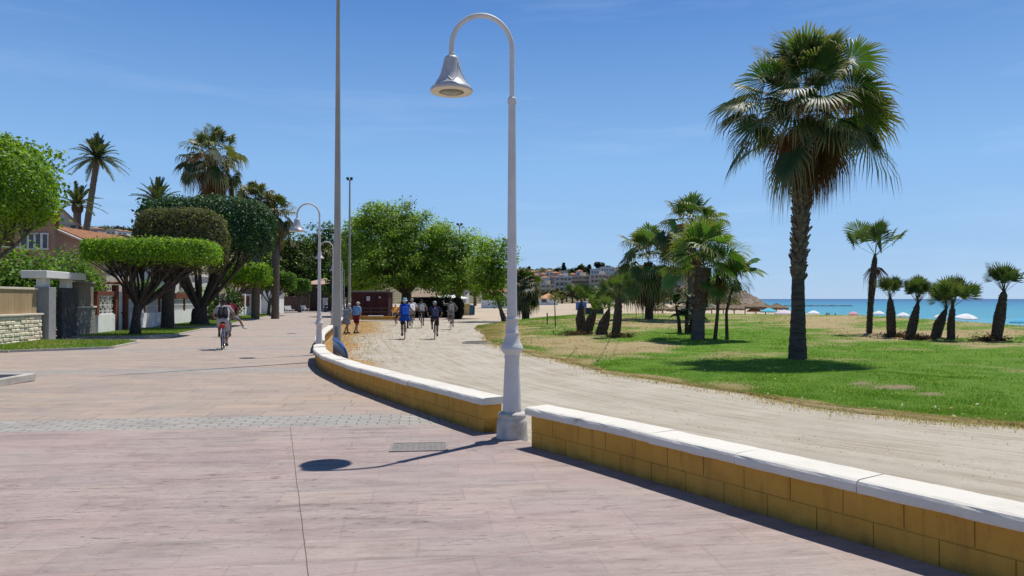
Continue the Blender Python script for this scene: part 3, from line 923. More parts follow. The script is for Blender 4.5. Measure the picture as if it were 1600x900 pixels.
POSTPAINT = M('post_paint', (.59, .565, .55), (.44, .41, .385), 2.6, .5, .35, bump=.15, bscale=45, bd=.003, lo=.45, hi=.8)
PLINTH = M('plinth_paint', (.56, .53, .49), (.27, .235, .19), 6, .8, .2, bump=.3, bscale=40, bd=.006, lo=.4, hi=.8)
HEADPAINT = M('lamp_head_paint', (.44, .445, .47), (.38, .385, .40), 6, .4, .45)
RIM = M('lamp_rim', (.72, .66, .54), (.62, .56, .46), 8, .6, .3)
GLASS = M('lamp_glass', (.10, .105, .08), (.16, .16, .12), 6, .12, .6)
def make_lamp(label, loc, rz):
    e = empty('street_lamp', loc, label, 'street lamp', 'white arched street lamps', rz)
    b = MB(); b.lathe([(.188, -.05), (.186, .0), (.18, .03), (.176, .17), (.172, .205), (.160, .225), (.156, .235), (.164, .245), (.166, .262), (.150, .285), (.118, .297), (.05, .3)], n=32)
    b.build('plinth', PLINTH, e)
    p = MB()
    p.lathe([(.110, .295), (.113, .31), (.106, .36), (.1, .55), (.088, .80), (.083, .90), (.088, .915), (.09, .935), (.084, .95), (.088, .96), (.118, .99), (.130, 1.01), (.132, 1.03), (.124, 1.05), (.112, 1.075)], n=36)
    p.lathe([(.112, 1.075), (.1, 1.10), (.088, 1.14), (.078, 1.175), (.076, 1.19)], n=36, flute=(0, 2, .09))
    p.lathe([(.080, 1.19), (.084, 1.20), (.080, 1.212), (.072, 1.22), (.068, 1.35), (.072, 1.36), (.072, 1.375), (.06, 1.385)], n=28)
    fluted(p, .060, .042, 1.385, 3.90)
    p.lathe([(.052, 3.885), (.053, 3.905), (.05, 3.92), (.052, 3.93), (.045, 3.945), (.03, 3.95)], n=24)
    p.build('column', POSTPAINT, e)
    a = MB()
    rr = .352; zc = 4.515; pts = [(0, 0, 3.94), (0, 0, 4.2), (0, 0, 4.4)]
    for k in range(0, 25):
        th = PI * k / 24
        pts.append((-rr + rr * math.cos(th), 0, zc + rr * math.sin(th) * 1.08))
    pts += [(-2 * rr, 0, 4.47), (-2 * rr, 0, 4.415)]
    a.tube(pts, .029, 12)
    a.lathe([(.034, 4.425), (.036, 4.432), (.034, 4.44), (.029, 4.445)], (-2 * rr, 0, 0), 16)
    a.build('arm', POSTPAINT, e)
    h = MB(); c = (-2 * rr, 0, 0)
    h.lathe([(.024, 4.432), (.026, 4.412), (.062, 4.402), (.08, 4.385), (.088, 4.37), (.089, 4.36), (.094, 4.335), (.108, 4.27), (.126, 4.20), (.152, 4.13), (.190, 4.075), (.225, 4.045), (.243, 4.02), (.247, 4.0), (.24, 3.992)][::-1], c, 40)
    # raised ogee gores cast into the bell
    for g in range(4):
        w0 = PI / 4 + g * PI / 2
        for sg in (-1, 1):
            pp = []
            for k in range(9):
                t_ = k / 8
                z_ = 4.31 - .235 * t_
                rp = np.interp(z_, [4.02, 4.045, 4.075, 4.13, 4.20, 4.27, 4.335], [.243, .225, .190, .152, .126, .108, .094])
                ww = w0 + sg * (.75 * t_ ** 1.5)
                pp.append((c[0] + (rp + .001) * math.cos(ww), (rp + .001) * math.sin(ww), z_))
            h.tube(pp, .006, 5)
    ho = h.build('lamp_head', HEADPAINT, e)
    r_ = MB(); r_.lathe([(.243, 3.9915), (.24, 3.985), (.15, 3.982), (.142, 3.986), (.142, 3.9915)], c, 40); r_.build('rim_plate', RIM, ho)
    g_ = MB(); g_.lathe([(.139, 3.9905), (.139, 3.987), (.1, 3.977), (.05, 3.97), (.001, 3.968)], c, 32); g_.build('lens', GLASS, ho)
    return e
lamp0 = make_lamp('nearest and tallest looking white arched lamp post, in the wall gap up front', (0.0, 8.63, -.0), R(7.4))
LAMPS = [((-6.23, 24.0), 'second white lamp post, standing past the rounded wall end'),
         ((-9.65, 40.0), 'third white lamp post, half hidden by the thick grey pole'),
         ((-13.05, 57.0), 'fourth white lamp post along the promenade, just right of the thick grey pole'),
         ((-16.5, 73.0), 'most distant lamp post of the row along the promenade')]
for (x, y), lb in LAMPS:
    o = copy_tree(lamp0); o.location = (x, y, float(zp(y)) - .02); o['label'] = lb; o.rotation_euler.z = R(10)
for px, d, lb, sc in [(688, 82, 'lamp post with a hanging bell behind the dark hedge, left of two', .70), (716, 84, 'lamp post at the right end of the dark hedge near the bins', .70)]:
    o = copy_tree(lamp0); o.location = (X(px, d) + .4, d, -.3); o['label'] = lb; o.scale = (sc,) * 3

# ================================================================== TALL POLES
CONC = M('galvanised_grey', (.40, .37, .32), (.30, .275, .24), 4, .7, .3, bump=.15, bscale=40, bd=.004, stretch=(1, 1, .2))
DARKMETAL = M('dark_metal', (.05, .05, .052), (.03, .03, .03), 8, .5, .4)
d = 21.5
e = empty('tall_pole', (X(527, d), d, -.25), 'thick tapering grey pole rising out of the top of the picture', 'pole')
p = MB(); p.tube([(0, 0, -.1), (0, 0, 1.5), (0, 0, 6), (0, 0, 11), (.02, 0, 15)], [.125, .115, .083, .05, .03], 16); p.build('shaft', CONC, e)
p = MB(); p.lathe([(.17, 0), (.17, .02), (.13, .03), (.125, .1)], n=20); p.build('base_flange', CONC, e)
p = MB(); p.bbox((0.0, -.118, .9), (.09, .012, .3), .003); p.build('access_door', M('pole_hatch', (.2, .19, .175)), e)

d = 60
e = empty('floodlight_mast', (X(546, d), d, -.3), 'thin grey mast with two floodlights against the sky', 'light mast')
zt = 1.6 + (467 - 281) / F * d + .3
p = MB(); p.tube([(0, 0, 0), (0, 0, 5), (0, 0, zt)], [.13, .10, .06], 10); p.build('shaft', CONC, e)
p = MB(); p.box((0, 0, zt), (.42, .05, .05)); p.build('crossbar', DARKMETAL, e)
for sx_ in (-.15, .15):
    p = MB(); p.bbox((sx_, -.1, zt + .12), (.22, .16, .2), .03); p.build('floodlight', DARKMETAL, e)
d = 95
e = empty('floodlight_mast', (X(718, d), d, -.3), 'floodlight mast showing only its top above the trees', 'light mast')
zt = 1.6 + (467 - 352) / F * d + .3
p = MB(); p.tube([(0, 0, 0), (0, 0, 5), (0, 0, zt)], [.13, .10, .07], 10); p.build('shaft', CONC, e)
p = MB(); p.box((0, 0, zt), (.6, .08, .08)); p.build('crossbar', DARKMETAL, e)
for sx_ in (-.24, .24):
    p = MB(); p.bbox((sx_, -.1, zt + .15), (.34, .24, .24), .03); p.build('floodlight', DARKMETAL, e)

# ================================================================== SMALL THINGS ON THE PAVING
g = ground(655, 699)
e = empty('access_cover', (g.x, g.y, float(zp(g.y)) + .003), 'grey metal inspection cover set in the pink paving beside the lamp post', 'manhole cover', None, R(6))
p = MB()
for c_, s_ in [((0, -.215, .003), (.62, .03, .012)), ((0, .215, .003), (.62, .03, .012)), ((-.295, 0, .003), (.03, .40, .012)), ((.295, 0, .003), (.03, .40, .012))]: p.box(c_, s_)
p.build('cover_frame', M('pale_mortar', (.30, .26, .235), (.24, .205, .185), 12, .9, .1), e)
p = MB(); p.box((0, 0, .002), (.556, .396, .008))
for i in range(9):
    for j in range(6):
        p.bbox((-.24 + i * .06, -.16 + j * .064, .0066), (.036, .016, .002), .0015, R(45 if (i + j) % 2 else -45))
p.build('cover_plate', M('cover_metal', (.22, .20, .19), (.175, .16, .15), 10, .7, .3), e)

g = ground(745, 535)
e = empty('drain_cover', (g.x, g.y, gz(g.x, g.y) - .02), 'dark round drain cover lying in the gravel by the lawn tip', 'drain cover')
p = MB(); p.lathe([(.62, 0), (.6, .035), (.52, .045)], n=24); p.build('drain_collar', M('old_concrete', (.30, .27, .23), (.2, .18, .15), 6, .95, .1, bump=.5), e)
p = MB(); p.lathe([(.5, .02), (.5, .05), (.0005, .055)], n=24); p.build('drain_lid', M('drain_iron', (.09, .085, .08), (.05, .045, .04), 6, .7, .3), e)

# stone kerbed tree pit at the left
e = empty('tree_pit', (-10.6, 14.55, float(zp(14.5))), 'square stone kerb round bare soil at the left edge of the promenade', 'tree pit', None, R(3))
KERB = M('pale_kerb', (.50, .47, .42), (.38, .35, .31), 4, .9, .15, bump=.3, bscale=30)
for c_, s_ in [((.72, 0, .07), (.14, 1.6, .15)), ((-.72, 0, .07), (.14, 1.6, .15)), ((0, .73, .07), (1.29, .14, .148)), ((0, -.73, .07), (1.29, .14, .148))]:
    p = MB(); p.bbox(c_, s_, .012); p.build('kerb_stone', KERB, e)
p = MB(); p.box((0, 0, .02), (1.29, 1.31, .06)); p.build('soil', M('dry_soil', (.16, .11, .075), (.09, .06, .04), 9, .95, .1, bump=.8), e)

# blue board leaning behind the rounded wall end
e0 = wpt(s_of_y(20.6))
e = empty('bodyboard', (e0[0] + .62, 20.9, -.2), 'blue board leaning behind the white coping against the grey pole', 'board')
BLUE = M('blue_board', (.03, .14, .42), (.02, .09, .3), 3, .45, .4)
LBLUE = M('pale_blue_board', (.25, .46, .66), (.18, .38, .6), 3, .5, .4)
dr_ = Vector((.55, -1.0, -.20)).normalized(); up_ = Vector((-.35, .02, .9)).normalized()
n_ = dr_.cross(up_).normalized(); up_ = n_.cross(dr_).normalized()
MM = Matrix((dr_, up_, n_)).transposed().to_4x4()
def board(mb, L, Hh, th, off):
    pl = []
    for k in range(32):
        a = 2 * PI * k / 32
        cx_, sx_ = math.cos(a), math.sin(a)
        pl.append((L / 2 * math.copysign(abs(cx_) ** .5, cx_), Hh / 2 * math.copysign(abs(sx_) ** .5, sx_)))
    m2 = MB(); m2.prism(pl, -th / 2, th / 2)
    mb.add([tuple(MM @ Vector((p_[0], p_[1], p_[2] + off)) + Vector((0, 0, .42))) for p_ in m2.v], m2.f)
p = MB(); board(p, 1.25, .46, .05, 0); p.build('deck', BLUE, e)
p = MB(); board(p, 1.18, .30, .012, -.034); board(p, 1.18, .30, .012, .034); p.build('slick', LBLUE, e)

# ================================================================== GARDEN FRONTAGE ON THE LEFT
FA = math.atan(.165)
def fr(y, off=0.0):
    return (-19.4 - .165 * (y - 28.2) + off * math.cos(FA), y + off * math.sin(FA))
CREAM_STONE = M('cream_stone', (.76, .70, .55), (.62, .54, .40), 4, .9, .15, bump=.9, bscale=14, bd=.03)
CREAM_CAP = M('cream_cap', (.66, .60, .50), (.55, .49, .40), 5, .85, .2, bump=.2)
TAN = M('tan_panel', (.42, .31, .18), (.33, .235, .13), 3, .7, .25, stretch=(1, 1, .2))
GREYSTONE = M('grey_stone', (.30, .28, .26), (.22, .205, .19), 4, .9, .15, bump=.6, bscale=14, bd=.02)
ANTH = M('anthracite', (.045, .046, .05), (.03, .031, .034), 5, .55, .35)
MIDGREY = M('mid_grey_render', (.30, .30, .31), (.25, .25, .26), 4, .85, .2, bump=.2)
BRICK = M('red_brick', (.20, .072, .048), (.12, .045, .032), 9, .9, .15, bump=.5, bscale=30)
def seg(mb, y0, y1, off, th, z0, z1, bevel=0):
    """box standing along the frontage line between depths y0 and y1"""
    ym = (y0 + y1) / 2; x, y = fr(ym, off)
    L = (y1 - y0) / math.cos(FA)
    if bevel: mb.bbox((x, y, (z0 + z1) / 2), (th, L, z1 - z0), bevel, FA)
    else: mb.box((x, y, (z0 + z1) / 2), (th, L, z1 - z0), FA)
    return mb
g0 = -.2
# cream rustic wall with slatted fence
e = empty('garden_wall', (0, 0, 0), 'cream rustic stone garden wall topped with tan slatted panels', 'wall', 'garden walls along the promenade')
m = MB(); seg(m, 16, 31.55, -.14, .22, g0 - .1, g0 + 1.12)
z = g0 - .02; row = 0
while z < g0 + 1.08:
    y = 16 + (row % 2) * .2
    while y < 31.4:
        L = rnd.uniform(.3, .5); y1 = min(y + L, 31.5)
        seg(m, y + .008, y1 - .008, -.03 + rnd.uniform(-.02, .025), .1, z + .008, z + .152, .03)
        y = y1 + .001
    z += .16; row += 1
m.build('stonework', CREAM_STONE, e)
m = MB(); seg(m, 16, 31.6, -.1, .36, g0 + 1.12, g0 + 1.2, .015); m.build('wall_cap', CREAM_CAP, e)
m = MB(); y = 16.1
while y < 31.2:
    seg(m, y, y + .105, -.12, .03, g0 + 1.2, g0 + 2.18); y += .115
seg(m, 16, 31.2, -.15, .02, g0 + 1.2, g0 + 2.15)
m.build('slat_panel', TAN, e)
m = MB(); seg(m, 16, 31.3, -.12, .14, g0 + 2.18, g0 + 2.27, .01); m.build('fence_rail', CREAM_CAP, e)
# modern gate with white canopy
e = empty('garden_gate', (0, 0, 0), 'dark garden gate between grey pillars under a white slab canopy', 'gate')
m = MB(); seg(m, 31.62, 32.3, -.05, .55, g0, g0 + 2.3, .01); m.build('gate_pillar', MIDGREY, e)
m = MB(); seg(m, 31.4, 32.0, -.6, .5, g0, g0 + 2.32, .01); m.build('inner_pillar', ANTH, e)
m = MB(); seg(m, 32.32, 33.45, -.3, .06, g0 + .05, g0 + 2.2, .008); go = m.build('gate_leaf', ANTH, e)
m = MB(); seg(m, 33.3, 33.36, -.24, .06, g0 + .95, g0 + 1.2, .01); m.build('handle', M('steel', (.5, .5, .5), (.4, .4, .4), 8, .3, .5, .9), go)
m = MB(); seg(m, 33.48, 35.1, -.12, .2, g0, g0 + 2.28, .01); m.build('side_panel', M('dark_slate', (.075, .078, .085), (.055, .057, .06), 4, .7, .25), e)
for ya in (31.75, 34.0):
    m = MB(); seg(m, ya, ya + .55, -.18, .34, g0 + 2.3, g0 + 2.68, .01); m.build('canopy_post', WHITE_PAINT, e)
m = MB(); seg(m, 31.2, 35.3, -.2, 1.0, g0 + 2.68, g0 + 3.0, .02); m.build('canopy', WHITE_PAINT, e)
# grey stone wall
e = empty('garden_wall', (0, 0, 0), 'low grey stone garden wall with a stone post, right of the dark gate', 'wall', 'garden walls along the promenade')
m = MB(); seg(m, 35.15, 37.3, -.16, .24, g0 - .1, g0 + 1.36)
for row in range(7):
    y = 35.15 + (row % 2) * .2
    while y < 37.2:
        y1 = min(y + rnd.uniform(.35, .6), 37.3)
        seg(m, y + .006, y1 - .006, -.04, .07, g0 + row * .194 + .006, g0 + row * .194 + .188, .012); y = y1
m.build('stonework', GREYSTONE, e)
m = MB(); seg(m, 35.1, 37.35, -.14, .36, g0 + 1.36, g0 + 1.44, .012); m.build('wall_cap', CREAM_CAP, e)
m = MB(); seg(m, 35.5, 37.2, -.22, .3, g0 + 1.44, g0 + 2.55, .02); m.build('stone_post', M('brown_stone', (.27, .235, .2), (.2, .17, .145), 5, .9, .15, bump=.5), e)
m = MB(); seg(m, 35.4, 37.3, -.22, .42, g0 + 2.55, g0 + 2.65, .02); m.build('post_cap', GREYSTONE, e)
# white wall with lattice and brick pillars
def lattice(mb, y0, y1, off, z0, z1, k=.2):
    n = max(1, int((y1 - y0) / k)); nz_ = max(1, int((z1 - z0) / k))
    a = (y1 - y0) / n; b = (z1 - z0) / nz_
    for i in range(n):
        for j in range(nz_):
            yc = y0 + (i + .5) * a; zc = z0 + (j + .5) * b
            seg(mb, yc - a * .42, yc + a * .42, off, .05, zc - .022, zc + .022)
            if (i + j) % 2: seg(mb, yc - .022, yc + .022, off + .001, .05, zc - b * .5, zc + b * .5)
            else: seg(mb, yc - a * .5, yc - a * .5 + .05, off + .001, .05, zc - b * .5, zc + b * .5)
    seg(mb, y0, y1, off, .08, z0 - .03, z0 + .03); seg(mb, y0, y1, off, .08, z1 - .03, z1 + .03)
e = empty('garden_wall', (0, 0, 0), 'white rendered wall with white lattice between red brick pillars, left of the white door', 'wall', 'garden walls along the promenade')
m = MB(); seg(m, 37.6, 39.9, -.12, .26, g0 - .1, g0 + .98); m.build('wall_base', WHITE_WALL, e)
m = MB(); lattice(m, 37.95, 39.85, -.1, g0 + 1.02, g0 + 1.95, .24); m.build('lattice', WHITE_PAINT, e)
for ya, yb, zt in ((37.4, 37.75, 2.0), (40.0, 40.45, 2.55)):
    m = MB(); seg(m, ya, yb, -.1, .22, g0 - .1 if ya > 39 else g0 + .98, g0 + zt, .01); m.build('brick_pillar', BRICK, e)
m = MB(); seg(m, 37.5, 40.4, -.14, .3, g0 + 1.98, g0 + 2.2, .01); m.build('brick_band', BRICK, e)
e = empty('garden_door', (0, 0, 0), 'white garden door between red brick pillars under a tiled lintel', 'door')
m = MB(); seg(m, 40.52, 41.5, -.2, .06, g0, g0 + 2.2, .006); do_ = m.build('door_leaf', WHITE_PAINT, e)
m = MB(); seg(m, 41.3, 41.42, -.15, .05, g0 + .98, g0 + 1.06, .01); m.build('handle', DARKMETAL, do_)
m = MB(); seg(m, 41.52, 41.95, -.1, .22, g0 - .1, g0 + 2.55, .01); m.build('brick_pillar', BRICK, e)
ROOFT = None
def roof_material():
    t = NT('terracotta_tiles')
    x, y, z = t.xyz()
    c = t.ramp(t.noise(1.5, 6, rough=.7), [(.3, (.52, .27, .15)), (.5, (.43, .20, .11)), (.7, (.33, .17, .10))])
    c = t.mix(t.ramp(t.noise(7, 4, rough=.8), [(.5, 0.0), (.7, .6)]), c, (.60, .42, .29))
    c = t.mix(t.ramp(t.noise(4, 5, t.mapping(loc=(9, 1, 1)), rough=.8), [(.56, 0.0), (.72, .6)]), c, (.16, .10, .075))
    wv = t.n('ShaderNodeTexWave', wave_type='BANDS', bands_direction='Y'); wv.inputs['Scale'].default_value = 2.0
    wv.inputs['Distortion'].default_value = .15
    t.l(t.co, wv.inputs['Vector'])
    return t.bsdf(c, .9, .15, 0, t.bump(wv.outputs['Fac'], .9, .07))
TILES = roof_material()
m = MB()
for i in range(9): seg(m, 39.9 + i * .26, 40.13 + i * .26, -.1, .8, g0 + 2.6 + (i % 2) * .02, g0 + 2.72 + (i % 2) * .02, .03)
m.build('tiled_lintel', TILES, e)
# brick topped wall with white grilles
e = empty('garden_wall', (0, 0, 0), 'long white wall with white grilles under a red brick band, behind the tree trunks', 'wall', 'garden walls along the promenade')
m = MB(); seg(m, 42.25, 57.0, -.12, .26, g0 - .1, g0 + .95); m.build('wall_base', WHITE_WALL, e)
m = MB(); seg(m, 42.0, 57.0, -.12, .28, g0 + 1.82, g0 + 2.2, .012)
for ya in (44.9, 47.8, 50.7, 53.6): seg(m, ya, ya + .1, -.12, .2, g0 + .95, g0 + 1.82)
m.build('brick_band', BRICK, e)
GRILLE = M('grille_backing', (.36, .37, .38), (.28, .29, .30), 8, .8, .2)
for ya in (42.3, 45.05, 47.95, 50.85, 53.75):
    m = MB(); seg(m, ya + .03, ya + 2.65, -.16, .02, g0 + .97, g0 + 1.8)
    bk = m.build('grille', GRILLE, e)
    m = MB()
    for i in range(20): seg(m, ya + .05 + i * .13, ya + .09 + i * .13, -.11, .03, g0 + .97, g0 + 1.8)
    for zz in (1.0, 1.38, 1.76): seg(m, ya + .03, ya + 2.65, -.105, .03, g0 + zz - .02, g0 + zz + .02)
    m.build('grille_bars', WHITE_PAINT, bk)
m = MB(); seg(m, 56.6, 58.0, -.1, .5, g0 - .1, g0 + 2.4, .012); m.build('white_pier', WHITE_WALL, e)
# farther white fronts with brick panels
e = empty('garden_wall', (0, 0, 0), 'white garden wall with upright brick panels, beyond the leafy shrub', 'wall', 'garden walls along the promenade')
m = MB(); seg(m, 66, 84, -.12, .3, g0 - .1, g0 + 1.0, .01)
for ya in np.arange(66, 84.1, 3.0): seg(m, ya, ya + .5, -.1, .45, g0 - .1, g0 + 2.3, .01)
m.build('wall_base', WHITE_WALL, e)
for ya in np.arange(66.5, 83, 3.0):
    m = MB(); seg(m, ya, ya + 2.5, -.1, .2, g0 + 1.0, g0 + 2.1, .01); m.build('brick_panel', BRICK, e)
# grass strips with kerbs
def xe_left(y): return -14.5 - .215 * (y - 26.8)
STRIPG = None
def strip(polys):
    for name, pl in polys: pass
LAWN2 = bpy.data.materials['lawn']
def grass_strip(y0, y1, tip0=0.0, label=''):
    ys_ = np.linspace(y0, y1, 40); us_ = np.linspace(0, 1, 24)
    YY = np.repeat(ys_[:, None], 24, 1)
    xl_ = np.array([fr(y, .05)[0] for y in ys_]); xr_ = xe_left(ys_)
    xr_ = xr_ - tip0 * np.clip(1 - (ys_ - y0) / 1.9, 0, 1) ** 1.0
    xr_ = xr_ - .9 * np.clip(1 - (y1 - ys_) / 1.2, 0, 1) ** 2
    XX = xl_[:, None] + (xr_ - xl_)[:, None] * us_[None, :]
    ZZ = zp(YY) + .05 + (fbm(XX, YY, .8, 61) - .5) * .05
    cols = np.zeros((YY.size, 3)); cols[:, 0] = np.clip(.25 + (fbm(XX, YY, 2.0, 71) - .5) * 1.6, 0, 1).ravel()
    cols[:, 1] = np.clip((fbm(XX, YY, 1.4, 81) - .62) * 3, 0, 1).ravel()
    sheet('grass_strip', XX, YY, ZZ, LAWN2, col=cols)
    k = MB()
    for i in range(len(ys_) - 1):
        a = Vector((xr_[i], ys_[i], 0)); b = Vector((xr_[i + 1], ys_[i + 1], 0)); mdl = (a + b) / 2
        ang = math.atan2(-(b.x - a.x), b.y - a.y)
        k.box((mdl.x + .03, mdl.y, float(zp(mdl.y)) + .025), (.10, (b - a).length + .004, .11), ang)
    a = Vector((xl_[0], y0, 0)); b = Vector((xr_[0], y0, 0))
    k.box(((a.x + b.x) / 2, y0 - .06, float(zp(y0)) + .025), (b.x - a.x + .1, .1, .108))
    structure(k.build('kerb', KERB))
    def smp(n):
        y = rng.uniform(y0, y1, n); l_ = np.array([fr(q, .1)[0] for q in y])
        r_ = np.interp(y, ys_, xr_) - .08
        return l_ + (r_ - l_) * rng.random(n), y
    blades('grass', int(1100 * (y1 - y0)), smp, lambda x, y: zp(y) + .05, lambda x, y: .3 * np.ones_like(x), .04, .08, .006)
grass_strip(25.0, 31.4, 2.8)
grass_strip(34.6, 44.0, 1.2)
grass_strip(46.5, 60.0, .8)
grass_strip(62.5, 92.0, .6)
# ================================================================== PALMS
def unit(v):
    return v / np.maximum(np.linalg.norm(v, axis=-1, keepdims=True), 1e-9)

class Cloud:
    """accumulates leaf faces with a tint per vertex"""
    def __init__(self): self.V = []; self.C = []; self.T = []; self.Q = []; self.n = 0
    def add(self, V, tri=None, quad=None, col=(.1, .2, .05)):
        V = np.asarray(V, float)
        c = np.asarray(col, float)
        if c.ndim == 1: c = np.repeat(c[None], len(V), 0)
        self.V.append(V); self.C.append(c)
        if tri is not None and len(tri): self.T.append(np.asarray(tri) + self.n)
        if quad is not None and len(quad): self.Q.append(np.asarray(quad) + self.n)
        self.n += len(V)
    def build(self, name, mat, parent, smooth=False):
        fs = []
        if self.T: fs.append(np.concatenate(self.T))
        if self.Q: fs.append(np.concatenate(self.Q))
        me = np_mesh(name, np.concatenate(self.V), fs, smooth, np.clip(np.concatenate(self.C), 0, 1))
        return link(name, me, parent, mat)

GREENS = [np.array(c) for c in [(.055, .115, .028), (.075, .15, .034), (.10, .185, .042), (.045, .09, .028)]]
def fan_leaf(cl, o, az, el, L, Rf, nseg=26, spread=R(230), droop=.5, tilt=R(22), col=(.06, .12, .03), pet=(.16, .15, .06), sag=.15, roll=0.0, pw=.02, split=.55, tipcol=None):
    """one fan leaf: petiole, fused pleated palm and free hanging segment tips"""
    h = np.array([math.cos(az), math.sin(az), 0.0]); up = np.array([0, 0, 1.0])
    d0 = h * math.cos(el) + up * math.sin(el)
    # petiole
    ts = np.linspace(0, 1, 5)[:, None]
    P = o + d0 * L * ts - up * (sag * L) * ts ** 2
    end = P[-1]
    t = unit((P[-1] - P[-2])[None])[0]
    # fan plane tilts downwards from the petiole
    b = np.array([-math.sin(az), math.cos(az), 0.0])
    e2 = math.asin(np.clip(t[2], -1, 1)) - tilt
    t = h * math.cos(e2) + up * math.sin(e2)
    n = np.cross(t, b); n = n if n[2] >= 0 else -n
    if abs(roll) > 0:
        b, n = b * math.cos(roll) + n * math.sin(roll), n * math.cos(roll) - b * math.sin(roll)
    s = unit(np.cross(d0, up)[None])[0] if abs(d0[2]) < .99 else b
    V = np.concatenate([P - s * pw * (1.2 - .6 * ts), P + s * pw * (1.2 - .6 * ts), P + n * pw * .8])
    k = np.arange(4)
    Q = np.concatenate([np.stack([k, k + 1, k + 6, k + 5], 1), np.stack([k, k + 1, k + 11, k + 10], 1), np.stack([k + 5, k + 6, k + 11, k + 10], 1)])
    cl.add(V, quad=Q, col=pet)
    # segments
    th = np.linspace(-spread / 2, spread / 2, nseg) + rng.normal(0, .015, nseg)
    dth = spread / (nseg - 1)
    Rl = Rf * (.80 + .20 * np.cos(th * .75)) * rng.uniform(.88, 1.08, nseg)
    dirs = np.cos(th)[:, None] * t + np.sin(th)[:, None] * b
    side = -np.sin(th)[:, None] * t + np.cos(th)[:, None] * b
    cup = .12 * Rf
    def pt(r, w, hh, fall):
        p = end + dirs * (Rl * r)[:, None] + side * (w * Rl)[:, None] + n * (hh * Rl)[:, None]
        p = p + n * (cup * (1 - r) * r * 2)
        p[:, 2] -= fall
        return p
    w1 = split * math.tan(dth / 2) * 1.02
    pl = .45 * w1
    df = droop * Rf * rng.uniform(.7, 1.3, nseg)
    a0 = pt(.06, 0, 0, 0)
    a1 = pt(split, -w1, pl, df * .04); a2 = pt(split, w1, -pl, df * .04)
    c1 = pt(.78, -w1 * .62, 0, df * .28); c2 = pt(.78, w1 * .62, 0, df * .28)
    # hanging tip: pulled back in a little as it falls
    e = pt(1.0 - .22 * min(1, droop), 0, 0, df * .95)
    e += rng.normal(0, .025 * Rf, e.shape)
    V = np.stack([a0, a1, a2, c1, c2, e], 1).reshape(-1, 3)
    i = np.arange(nseg)[:, None] * 6
    T = np.concatenate([i + np.array([[0, 2, 1]]), i + np.array([[3, 4, 5]])])
    Q = i + np.array([[1, 2, 4, 3]])
    cc = np.repeat((np.asarray(col) * rng.uniform(.85, 1.2))[None], nseg * 6, 0) * rng.uniform(.9, 1.1, (nseg * 6, 1))
    if tipcol is not None:
        m = np.arange(nseg * 6) % 6 >= 3
        cc[m] = cc[m] * .55 + np.asarray(tipcol) * .45
        cc[5::6] = np.asarray(tipcol)
    cl.add(V, T, Q, cc)

def trunk_mesh(pts, rad, n=14, ring=.0, step=.12):
    pts = np.array(pts, float); rad = np.array(rad, float)
    L = np.concatenate([[0], np.cumsum(np.linalg.norm(np.diff(pts, axis=0), axis=1))])
    m = max(6, int(L[-1] / step))
    s = np.linspace(0, L[-1], m)
    P = np.stack([np.interp(s, L, pts[:, k]) for k in range(3)], 1)
    # smooth the centreline
    for _ in range(3): P[1:-1] = (P[:-2] + 2 * P[1:-1] + P[2:]) / 4
    r = np.interp(s, L, rad) * (1 + ring * (np.arange(m) % 2 - .5)) * rng.uniform(.97, 1.03, m)
    mb = MB(); mb.tube([tuple(p) for p in P], list(r), n, True, True, .025)
    return mb, P, r

def stubs(mb, P, r, z0, z1, n, size=.09, out=.6, jit=.25):
    """cut leaf bases in crossing spirals"""
    zs = P[:, 2]
    for i in range(n):
        z = z0 + (z1 - z0) * (i + .5) / n
        c = np.array([np.interp(z, zs, P[:, 0]), np.interp(z, zs, P[:, 1]), z]); q = np.interp(z, zs, r)
        a = i * 2.39996 + rnd.uniform(-jit, jit)
        h = np.array([math.cos(a), math.sin(a), 0]); b = np.array([-math.sin(a), math.cos(a), 0]); up = np.array([0, 0, 1.])
        s = size * rnd.uniform(.7, 1.25)
        o = out * rnd.uniform(.6, 1.3)
        base = c + h * q * .9
        tip = base + (h * o + up * rnd.uniform(.5, 1.1)) * s
        wv = b * s * .55; tv = b * s * .26
        V = [base - wv, base + wv, base - up * s * .45 + h * .01, tip - tv, tip + tv, tip - up * s * .2 + h * s * .12]
        mb.add([tuple(v) for v in V], [(0, 1, 4, 3), (1, 2, 5, 4), (2, 0, 3, 5), (3, 4, 5), (0, 2, 1)])

def flower_stalk(cl, o, az, L=1.6, col=(.42, .235, .14)):
    h = np.array([math.cos(az), math.sin(az), 0])
    for k in range(26):
        t_ = rng.uniform(.35, 1)
        base = o + h * L * .8 * t_ + np.array([0, 0, .5 * t_ - .75 * t_ * t_]) * L
        for q in range(7):
            d = rng.normal(0, .09, 3) * L; d[2] = -abs(d[2]) * 2.4
            p2 = base + d
            s = rng.normal(0, .012, 3)
            cl.add([base - s, base + s, p2 + rng.normal(0, .02, 3)], tri=[[0, 1, 2]], col=np.array(col) * rng.uniform(.7, 1.3))
    ts = np.linspace(0, 1, 8)[:, None]
    P = o + h * L * .8 * ts + np.array([0, 0, 1.]) * (.5 * ts - .75 * ts * ts) * L
    s = np.array([-h[1], h[0], 0]) * .015
    k = np.arange(7)
    cl.add(np.concatenate([P - s, P + s]), quad=np.stack([k, k + 1, k + 9, k + 8], 1), col=(.24, .17, .08))

